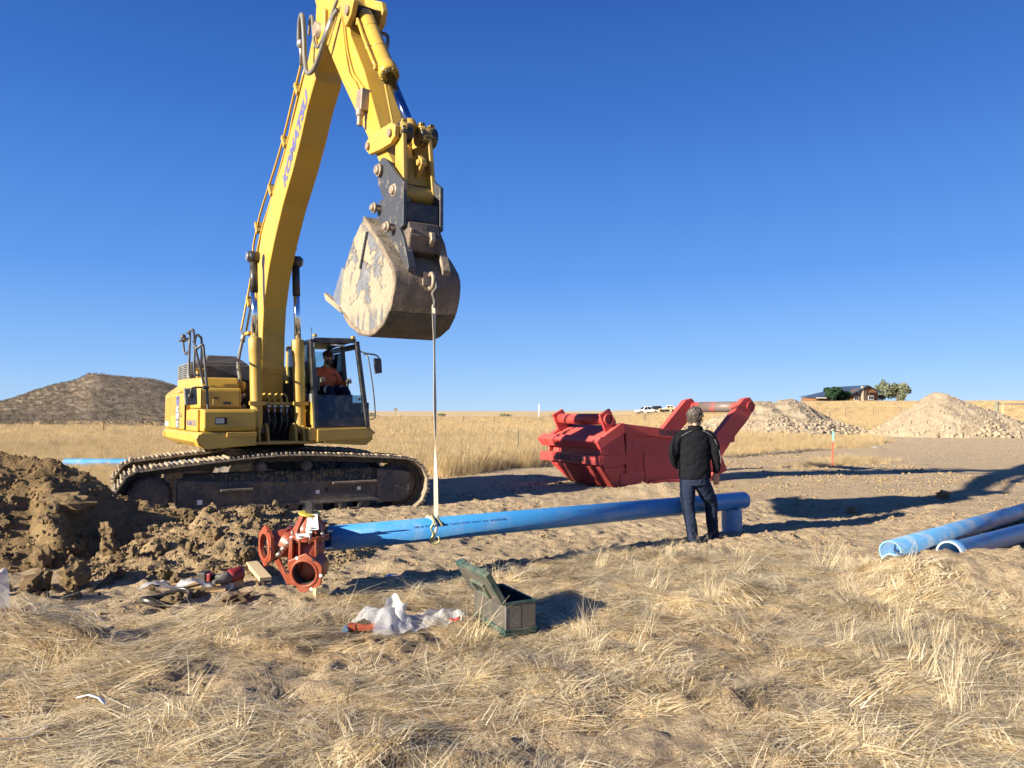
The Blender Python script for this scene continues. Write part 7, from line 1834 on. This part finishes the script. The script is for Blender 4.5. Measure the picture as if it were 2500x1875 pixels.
# log house
M['roof'] = paint('blue_grey_metal_roof', (0.045, 0.075, 0.12), 0.4, amt=0.1); M['log'] = paint('stained_log_wall', (0.17, 0.085, 0.045), 0.75, amt=0.25, sc=1.2, dust=(.16, .08, .045)); M['stone'] = paint('pale_stone', (0.38, 0.31, 0.25), 0.9, amt=0.4)
HS = empty('log_house', (107.5, 225, gz(107.5, 225) - .3), R(12), 'brown log house with blue grey metal roof on the rise behind the heaps', 'house')
HB = 0.0
f = MB(); f.prism([(-5.2, 0), (4.4, 0), (4.4, 3.1), (0.6, 5.0), (-5.2, 3.0)], 0.0, 14.0)
hw = obj('wall', f, M['log'], HS)
for k in range(9):
    f = MB(); f.cyl((-5.2, -.02, .25 + k * .33), (4.4, -.02, .25 + k * .33), .13, 6); obj('log', f, M['log'], hw)
f = MB(); f.hull8([(0.6, -.8, 5.02), (4.95, -.8, 2.95), (4.95, 14.8, 2.95), (0.6, 14.8, 5.02), (0.6, -.8, 5.22), (4.95, -.8, 3.12), (4.95, 14.8, 3.12), (0.6, 14.8, 5.22)]); obj('roof', f, M['roof'], HS)
# long slope and hipped wing running down to the left, facing the road
f = MB(); f.hull8([(-17.5, -1.0, 1.35), (-5.6, -1.0, 2.75), (-5.6, 14.8, 2.9), (-17.5, 8, 1.9), (-17.5, -1.0, 1.5), (-5.6, -1.0, 2.9), (-1.4, 7.0, 5.1), (-16.8, 6.0, 1.95)]); 
f.add([(-17.8, -1.2, 1.45), (-5.4, -1.2, 2.55), (0.6, -.8, 5.22), (0.4, 5, 5.25), (-1.8, 8.0, 5.1), (-17.8, -1.2, 1.25), (-5.4, -1.2, 2.35), (.6, -.8, 5.02)], [(0, 1, 2, 3, 4), (0, 5, 6, 1), (1, 6, 7, 2)])
obj('roof', f, M['roof'], HS)
f = MB(); f.box(-16.5, -5.2, 0.5, 8, 0, 1.6); obj('wing_wall', f, M['log'], HS)
f = MB(); f.box(-17.6, -12.5, -1.22, -1.15, 1.15, 1.4); obj('fascia', f, M['white'], HS)
for (x0, x1, z0, z1) in ((1.0, 2.6, .9, 1.9), (-3.9, -2.6, .7, 1.8)):
    f = MB(); f.box(x0 - .12, x1 + .12, -.18, -.06, z0 - .12, z1 + .12); wf_ = obj('window_frame', f, M['white'], HS)
    f = MB(); f.box(x0, (x0 + x1) / 2 - .05, -.2, -.17, z0, z1); obj('pane', f, M['carglass'], wf_)
    f = MB(); f.box((x0 + x1) / 2 + .05, x1, -.2, -.17, z0, z1); obj('pane', f, M['carglass'], wf_)
f = MB(); f.box(-1.5, -.8, -.6, .0, 0, 4.9); obj('chimney', f, M['stone'], HS, .05)
f = MB(); f.box(-.3, .1, -.35, .0, 0, 4.2); obj('porch_post', f, M['oldwood'], HS)
f = MB(); f.cyl((-2.2, -.2, 3.0), (-2.2, -.3, 3.0), .75, 16); obj('wall_ornament', f, M['greydecal'], HS)

# leaves in clusters
def leafmat(name, cols, sc=3):
    t = NT(name); c = t.ramp(t.attr('tone'), (0.1, cols[0]), (0.5, cols[1]), (0.9, cols[2])); t.P(c, 0.75); t.b.inputs['Specular IOR Level'].default_value = .2
    return t.m
def leaves(name, cen, rad, n, leaf, mat, parent, seed, hole=0.5, clumps=30):
    r_ = np.random.default_rng(seed)
    cl = r_.normal(size=(clumps, 3)); cl /= np.linalg.norm(cl, axis=1)[:, None]; cl *= (0.35 + 0.62 * r_.random((clumps, 1)) ** .5); cl[:, 2] = cl[:, 2] * .95
    cr = 0.20 + 0.22 * r_.random(clumps); k = r_.integers(0, clumps, n)
    d = r_.normal(size=(n, 3)); d /= np.linalg.norm(d, axis=1)[:, None]; d *= r_.random((n, 1)) ** .33
    p = (cl[k] + d * cr[k][:, None]) * np.array(rad) + np.array(cen)
    a = r_.normal(size=(n, 3)); a /= np.linalg.norm(a, axis=1)[:, None]; b = np.cross(a, r_.normal(size=(n, 3))); b /= np.linalg.norm(b, axis=1)[:, None]
    L = leaf * (0.6 + .8 * r_.random((n, 1)))
    V = np.stack([p - a * L, p + b * L * .5, p + a * L, p - b * L * .5], 1).reshape(-1, 3)
    tone = np.repeat(np.clip(r_.random(clumps)[k] * .6 + .4 * r_.random(n), 0, 1), 4)
    return link(name, npmesh(name, V, np.arange(4 * n).reshape(-1, 4), False, {'tone': tone}), mat, parent)
M['bark'] = paint('bark', (.09, .065, .045), .9, amt=.2)
def tree(name, x, y, h, w, n, leaf, mat, label, cat, seed, low=.12):
    e = empty(name, (x, y, gz(x, y)), 0, label, cat); f = MB()
    f.tube([(0, 0, -.3), (.1, 0, h * .35), (0, .1, h * .7)], 0, 8, rr=[.09 * h * .5, .06 * h * .5, .02 * h]); rl_ = random.Random(seed)
    for k in range(7):
        a_ = k * 2.4; f.tube([(0.05, 0, h * (.15 + .07 * k)), (w * .3 * math.cos(a_), w * .3 * math.sin(a_), h * (.35 + .08 * k))], 0, 5, rr=[.03 * h * .5, .01 * h])
    obj('trunk', f, M['bark'], e)
    leaves('crown', (0, 0, h * (.5 + low * .5)), (w * .5, w * .5, h * .5), n, leaf, mat, e, seed)
    return e
M['ever'] = leafmat('dark_evergreen_needles', [(.010, .028, .014), (.022, .055, .026), (.045, .085, .04)])
M['silver'] = leafmat('silvery_green_leaves', [(.09, .11, .06), (.17, .19, .12), (.25, .26, .17)])
tree('evergreen_tree', 92.6, 214, 4.2, 4.6, 5000, .22, M['ever'], 'dark juniper, left and taller one, in front of the house', 'tree', 31)
tree('evergreen_tree', 96.3, 216, 3.4, 4.8, 5000, .22, M['ever'], 'dark juniper, right and lower one, in front of the house', 'tree', 32)
tree('deciduous_tree', 119.8, 230, 5.6, 6.6, 5000, .26, M['silver'], 'silvery green round tree right of the log house', 'tree', 33)
tree('deciduous_tree', 115.6, 231, 5.9, 4.2, 2600, .26, M['silver'], 'taller loose silvery tree between the house and the round tree', 'tree', 34)
for k, (x, y, s_) in enumerate(((-1.5, 165, 1.1), (10, 168, 1.2), (-38, 200, 1.0), (-18, 190, .8))):
    e = leaves('sagebrush', (0, 0, .35 * s_), (1.3 * s_, 1.2 * s_, .55 * s_), 500, .14, M['silver'], None, 60 + k); e.location = (x, y, gz(x, y))
    tag(e, ['lone sagebrush on the horizon left of the white pole', 'lone sagebrush on the horizon right of the white pole', 'lone sagebrush far left of the road sign', 'lone sagebrush right of the road sign'][k], 'bush')
# ------------------------------------------------------------------ grass and brush (stuff), scattered with geometry nodes
def strands(name, n, L, width, spread, rad, mat, seed, lie=1.0, bend=0.4, dirv=None, tone=(0, 1), seg=3, heads=0.0):
    """n tapered ribbons; lie 1 = flat on the ground, 0 = upright"""
    r_ = np.random.default_rng(seed)
    a = r_.uniform(0, 2 * math.pi, n) if dirv is None else r_.normal(dirv, spread, n)
    if lie > .9:   # laid over in bundles that run together
        nb = 9; bi = r_.integers(0, nb, n); a = (r_.normal(dirv, spread, nb) + r_.choice([0, math.pi], nb))[bi] + r_.normal(0, .16, n)
    p0 = np.stack([r_.uniform(-rad, rad, n), r_.uniform(-rad, rad, n), np.zeros(n)], 1) if .5 < lie <= .9 else (np.concatenate([r_.uniform(-rad, rad, (nb, 2))[bi] + r_.normal(0, .035, (n, 2)), np.zeros((n, 1))], 1)) if lie > .9 else np.stack([r_.normal(0, rad, n), r_.normal(0, rad, n), np.zeros(n)], 1)
    ll = L * (0.45 + .75 * r_.random(n))
    elev = (1 - lie) * (1.25 + .3 * r_.random(n)) + lie * (r_.random(n) ** 3 * 0.30 - .02)
    V = []; tn = []; 
    d = np.stack([np.cos(a), np.sin(a)], 1); sidev = np.stack([-np.sin(a), np.cos(a), np.zeros(n)], 1)
    sw = r_.normal(0, .10 if lie > .9 else .25, n)
    p = p0.copy(); p[:, 2] = (.004 + r_.random(n) ** 1.5 * .028 if lie > .5 else 0)
    wdt = width * (.6 + .8 * r_.random(n)); rows = []
    for k in range(seg + 1):
        t = k / seg; w = (wdt * (1 - t * .8))[:, None]
        rows.append(np.stack([p - sidev * w, p + sidev * w], 1))
        el = elev - bend * (t + .15) * (1 if lie < .5 else .55); aa = a + sw * t
        st_ = (ll / seg)[:, None] * np.stack([np.cos(aa) * np.cos(el), np.sin(aa) * np.cos(el), np.sin(el)], 1)
        p = p + st_; p[:, 2] = np.maximum(p[:, 2], .004)
    V = np.stack(rows, 1).reshape(n, -1, 3)           # n, (seg+1)*2, 3
    m = (seg + 1) * 2
    fq = np.array([[2 * k, 2 * k + 1, 2 * k + 3, 2 * k + 2] for k in range(seg)])
    F = (fq[None] + (np.arange(n) * m)[:, None, None]).reshape(-1, 4)
    tv = np.repeat(np.clip(r_.uniform(*tone, n), 0, 1), m)
    me = npmesh(name, V.reshape(-1, 3), F, False, {'tone': tv}); me.materials.append(mat)
    return me
def strawmat(name, st_, trans=0.35):
    t = NT(name); n_ = t.noise(.5, 3, .6, t.co('Generated'))
    oi = t.n.new('ShaderNodeObjectInfo')
    c = t.ramp(t.attr('tone'), *st_)
    hsv = t.n.new('ShaderNodeHueSaturation'); t.l.new(c, hsv.inputs['Color'])
    t.l.new(t.math('ADD', .55, t.math('MULTIPLY', oi.outputs['Random'], .68)), hsv.inputs['Value'])
    t.l.new(t.math('ADD', .9, t.math('MULTIPLY', oi.outputs['Random'], .2)), hsv.inputs['Saturation'])
    t.P(hsv.outputs[0], .7); t.b.inputs['Specular IOR Level'].default_value = .25
    tl = t.n.new('ShaderNodeBsdfTranslucent'); t.l.new(hsv.outputs[0], tl.inputs[0]); mx = t.n.new('ShaderNodeMixShader'); mx.inputs[0].default_value = trans
    t.l.new(t.b.outputs[0], mx.inputs[1]); t.l.new(tl.outputs[0], mx.inputs[2]); t.l.new(mx.outputs[0], t.out.inputs[0])
    return t.m
M['straw'] = strawmat('flattened_dry_straw', [(0.0, (.22, .15, .08)), (.25, (.60, .455, .25)), (.6, (.88, .73, .47)), (1.0, (.97, .89, .68))])
M['field'] = strawmat('standing_dry_grass', [(0.0, (.42, .29, .14)), (.5, (.62, .475, .26)), (1.0, (.78, .64, .40))])
M['sage'] = strawmat('sagebrush_leaf', [(0.0, (.11, .09, .072)), (.5, (.21, .175, .135)), (1.0, (.31, .265, .20))], .1)
def scatter(name, P, rot, scl, idx, meshes, mat, label, kind='stuff'):
    src = bpy.data.collections.new(name + '_source')
    for k, m_ in enumerate(meshes):
        o = bpy.data.objects.new('%s_tuft_%02d' % (name, k), m_); src.objects.link(o)
    me = bpy.data.meshes.new(name); n = len(P)
    me.vertices.add(n); me.vertices.foreach_set('co', np.ascontiguousarray(P, dtype=np.float32).ravel())
    a = me.attributes.new('rot', 'FLOAT_VECTOR', 'POINT'); a.data.foreach_set('vector', np.ascontiguousarray(rot, dtype=np.float32).ravel())
    a = me.attributes.new('scl', 'FLOAT', 'POINT'); a.data.foreach_set('value', np.ascontiguousarray(scl, dtype=np.float32))
    a = me.attributes.new('idx', 'INT', 'POINT'); a.data.foreach_set('value', np.ascontiguousarray(idx, dtype=np.int32))
    o = link(name, me, mat); o['kind'] = kind
    if label: o['label'] = label
    ng = bpy.data.node_groups.new(name, 'GeometryNodeTree'); ng.interface.new_socket('Geometry', in_out='INPUT', socket_type='NodeSocketGeometry'); ng.interface.new_socket('Geometry', in_out='OUTPUT', socket_type='NodeSocketGeometry')
    N = ng.nodes; gi = N.new('NodeGroupInput'); go = N.new('NodeGroupOutput'); ip = N.new('GeometryNodeInstanceOnPoints'); ci = N.new('GeometryNodeCollectionInfo')
    ci.inputs['Collection'].default_value = src; ci.inputs['Separate Children'].default_value = True; ci.inputs['Reset Children'].default_value = True
    def na(nm, ty):
        q = N.new('GeometryNodeInputNamedAttribute'); q.data_type = ty; q.inputs['Name'].default_value = nm; return q.outputs['Attribute']
    mp_ = N.new('GeometryNodeMeshToPoints')
    Lk = ng.links; Lk.new(gi.outputs[0], mp_.inputs['Mesh']); Lk.new(mp_.outputs[0], ip.inputs['Points']); Lk.new(ci.outputs[0], ip.inputs['Instance'])
    ip.inputs['Pick Instance'].default_value = True
    Lk.new(na('idx', 'INT'), ip.inputs['Instance Index']); Lk.new(na('rot', 'FLOAT_VECTOR'), ip.inputs['Rotation']); Lk.new(na('scl', 'FLOAT'), ip.inputs['Scale'])
    Lk.new(ip.outputs[0], go.inputs[0])
    md = o.modifiers.new('scatter', 'NODES'); md.node_group = ng
    return o
def tilt(x, y, yaw):
    e = 0.12
    gx_ = (hgt(x + e, y) - hgt(x - e, y)) / (2 * e); gy_ = (hgt(x, y + e) - hgt(x, y - e)) / (2 * e)
    gx_ = np.clip(gx_, -.5, .5); gy_ = np.clip(gy_, -.5, .5)
    # slope in the tuft's own axes
    cx_, sx_ = np.cos(yaw), np.sin(yaw)
    lx = gx_ * cx_ + gy_ * sx_; ly = -gx_ * sx_ + gy_ * cx_
    return np.stack([np.arctan(ly), -np.arctan(lx), yaw], 1)
# flattened straw in front
mats_ = [strands('straw_mat', 80, .21, .0021, .6, .17, M['straw'], 900 + k, 1.0, .35, 0.0, (0.0, 1)) for k in range(8)]
n = 14500
y = 2.2 + 8.0 * rng.random(n) ** 1.1; x = rng.uniform(-1, 1, n) * (y * .8 + 1.2)
vis = np.abs(x) < y * .80 + 1.2
cov = sm(-0.07, 0.12, fbm(x * 1.1, y * 1.1, 4, 700) + .015 + .07 * sm(0, 2, x))
tbx_ = (np.abs((x + .03) * .894 + (y - 5.98) * .447) < .22) & (np.abs(-(x + .03) * .447 + (y - 5.98) * .894) < .42)
k = vis & ~tbx_ & (np.hypot(x - 2.5, y - 9.6) > .6) & (np.hypot(x + .95, y - 5.75) > .22) & (rng.random(n) < grassmask(x, y) * (.12 + .88 * cov) )
x, y = x[k], y[k]
flow = 0.1 + 3.4 * fbm(x * .5, y * .5, 2, 710) + 2.6 * fbm(x * 1.7, y * 1.7, 2, 711) + rng.choice([0, math.pi], len(x), p=[.7, .3]) + rng.normal(0, .3, len(x))
P_ = np.stack([x, y, hgt(x, y) - .005], 1)
scatter('flattened_straw', P_, tilt(x, y, flow), rng.uniform(.7, 1.25, len(x)), rng.integers(0, 8, len(x)), mats_, M['straw'], 'flattened dry straw covering the foreground')
# single bright stems lying on top
top_ = [strands('stem_mat', 16, .32, .0017, .8, .2, M['straw'], 915 + k, 1.0, .22, 0.0, (.55, 1)) for k in range(6)]
k = rng.random(len(x)) < .30; x2 = x[k] + rng.normal(0, .1, k.sum()); y2 = y[k] + rng.normal(0, .1, k.sum())
scatter('loose_stems', np.stack([x2, y2, hgt(x2, y2) + .018], 1), tilt(x2, y2, flow[k] + rng.normal(0, .5, len(x2))), rng.uniform(.6, 1.2, len(x2)), rng.integers(0, 6, len(x2)), top_, M['straw'], 'loose bright stems lying across the flattened straw')
# ruffled clumps
cl_ = [strands('straw_clump', 60, .26, .0017, .8, .06, M['straw'], 930 + k, .74, .9, 0.0, (.1, 1), 4) for k in range(6)]
n = 1500; x = rng.uniform(-7, 9, n); y = 2 + 8.2 * rng.random(n) ** .9
k = (np.abs(x) < y * .8 + 1) & (rng.random(n) < grassmask(x, y) * sm(.04, .2, fbm(x * 1.1, y * 1.1, 3, 720)))
x, y = x[k], y[k]; yw = 0.3 + 5 * fbm(x * .5, y * .5, 2, 721) + rng.normal(0, .5, len(x))
scatter('ruffled_straw', np.stack([x, y, hgt(x, y) - .01], 1), tilt(x, y, yw), rng.uniform(.6, 1.15, len(x)), rng.integers(0, 6, len(x)), cl_, M['straw'], 'ruffled clumps of dry straw in the foreground')
# standing stems: tuft at the right and scattered ones
sd_ = [strands('standing_tuft', 46, .46, .0015, .9, .05, M['straw'], 960 + k, 0.0 + .08 * k, .35, None, (.3, 1), 4) for k in range(5)]
L_ = []
for (cx_, cy_, sx_, sy_, n_) in ((2.6, 4.85, .32, .3, 15), (3.1, 5.2, .3, .3, 4), (2.35, 4.2, .25, .25, 6), (1.45, 6.3, .18, .15, 3), (1.15, 5.6, .3, .2, 2), (.9, 7.9, .05, .04, 2), (-3.6, 4.6, .12, .2, 16), (2.2, 8.4, .35, .12, 6), (3.1, 3.7, .3, .3, 4), (1.9, 6.9, .5, .3, 5), (3.55, 7.9, .12, .1, 5), (0.15, 8.35, .03, .03, 1)):
    L_.append(np.stack([rng.normal(cx_, sx_, n_), rng.normal(cy_, sy_, n_)], 1))
L_.append(np.stack([rng.uniform(-5, 5, 9), rng.uniform(2.8, 9, 9)], 1))
xy = np.concatenate(L_); x, y = xy[:, 0], xy[:, 1]
k = grassmask(x, y) > .3; x, y = x[k], y[k]
scatter('standing_straw', np.stack([x, y, hgt(x, y) - .01], 1), np.stack([rng.normal(0, .3, len(x)), rng.normal(0.1, .3, len(x)), rng.uniform(0, 6.28, len(x))], 1), rng.uniform(.35, .9, len(x)), rng.integers(0, 5, len(x)), sd_, M['straw'], 'standing tufts of tall dry stems in the foreground')
# field of standing grass beyond the dirt
ft_ = [strands('field_tuft', 60, .50, .0035, 1, .16, M['field'], 1000 + k, .06 * (k % 3), .5, None, (.0, 1), 3) for k in range(6)]
ff_ = [strands('far_tuft', 46, .5, .010, 1, .38, M['field'], 1020 + k, .1, .5, None, (0, 1), 2) for k in range(5)]
def field(n, y0, y1, meshes, nm, smin, smax, dens, lab, pw=1.0):
    y = y0 + (y1 - y0) * rng.random(n) ** pw; x = rng.uniform(-.80, .80, n) * y + rng.uniform(-2, 2, n)
    m_ = grassmask(x, y)
    pile = np.maximum(p1_fn(x, y), p2_fn(x, y)) > hgt(x, y) + .05
    box = (np.abs((x - 2.2) * .866 + (y - 16.4) * .5 - 1.8) < 2.4) & (np.abs(-(x - 2.2) * .5 + (y - 16.4) * .866 - 1) < 1.4)
    k = (rng.random(n) < m_ ** 1.5 * dens) & ~pile & ~box & (y > 11) & ~((y > 95) & (x < -45))
    x, y = x[k], y[k]
    low = .75 + .9 * fbm(x * .12, y * .12, 3, 730) * 1.3
    low = low * np.where((x < -6) & (y < 23.2), .38, 1)
    s_ = rng.uniform(smin, smax, len(x)) * np.clip(low, .45, 1.3) * (.45 + .55 * m_[k])
    return scatter(nm, np.stack([x, y, hgt(x, y) - .02], 1), np.stack([rng.normal(0, .06, len(x)), rng.normal(.05, .06, len(x)), rng.uniform(0, 6.28, len(x))], 1), s_, rng.integers(0, len(meshes), len(x)), meshes, M['field'], lab)
field(42000, 12, 46, ft_, 'field_grass', .75, 1.15, 1.0, 'standing tan grass of the field behind the site', .8)
field(42000, 40, 170, ff_, 'far_field_grass', .8, 1.3, 1.0, 'tan grass of the far field up to the horizon', .9)
# brush on the hill and at its foot
sg_ = []
for k in range(5):
    m_ = leaves('sage_clump', (0, 0, .30), (.60, .60, .40), 130, .07, M['sage'], None, 1100 + k); me_ = m_.data; bpy.data.objects.remove(m_); sg_.append(me_)
n = 12000; y = rng.uniform(98, 235, n); x = -rng.uniform(.25, .95, n) * y
k = rng.random(n) < sm(-.22, .05, fbm(x * .06, y * .06, 3, 740) + .25 * sm(105, 125, y))
x, y = x[k], y[k]
scatter('hill_sagebrush', np.stack([x, y, np.maximum(hill_z(x, y), hgt(x, y)) - .05], 1), np.stack([x * 0, x * 0, rng.uniform(0, 6.28, len(x))], 1), rng.uniform(.3, .95, len(x)), rng.integers(0, 5, len(x)), sg_, M['sage'], 'sagebrush covering the hill')
n = 900; y = rng.uniform(66, 96, n); x = -rng.uniform(.38, .80, n) * y
k = rng.random(n) < sm(.0, .12, fbm(x * .05, y * .15, 3, 745) + .2 * np.exp(-((y - 82) / 5) ** 2) - .05)
x, y = x[k], y[k]
scatter('flat_sagebrush', np.stack([x, y, hgt(x, y)], 1), np.stack([x * 0, x * 0, rng.uniform(0, 6.28, len(x))], 1), rng.uniform(.5, 1.25, len(x)), rng.integers(0, 5, len(x)), sg_, M['sage'], 'sagebrush patches on the flat below the hill')
# dark scraped weeds along the dirt road edge
sw = np.array([(1.2, 24.0), (7.75, 27.3), (10.9, 29.8), (13.9, 33.0)])
t_ = rng.random(500); x = np.interp(t_, [0, .4, .7, 1], sw[:, 0]) + rng.normal(0, .15, 500); y = np.interp(t_, [0, .4, .7, 1], sw[:, 1]) + rng.normal(0, .12, 500) - .2
scatter('dark_weeds', np.stack([x, y, hgt(x, y) - .12], 1), np.stack([x * 0, x * 0, rng.uniform(0, 6.28, 500)], 1), rng.uniform(.12, .34, 500), rng.integers(0, 5, 500), sg_, M['sage'], 'dark weeds along the edge of the dirt road')
bpy.context.view_layer.update()
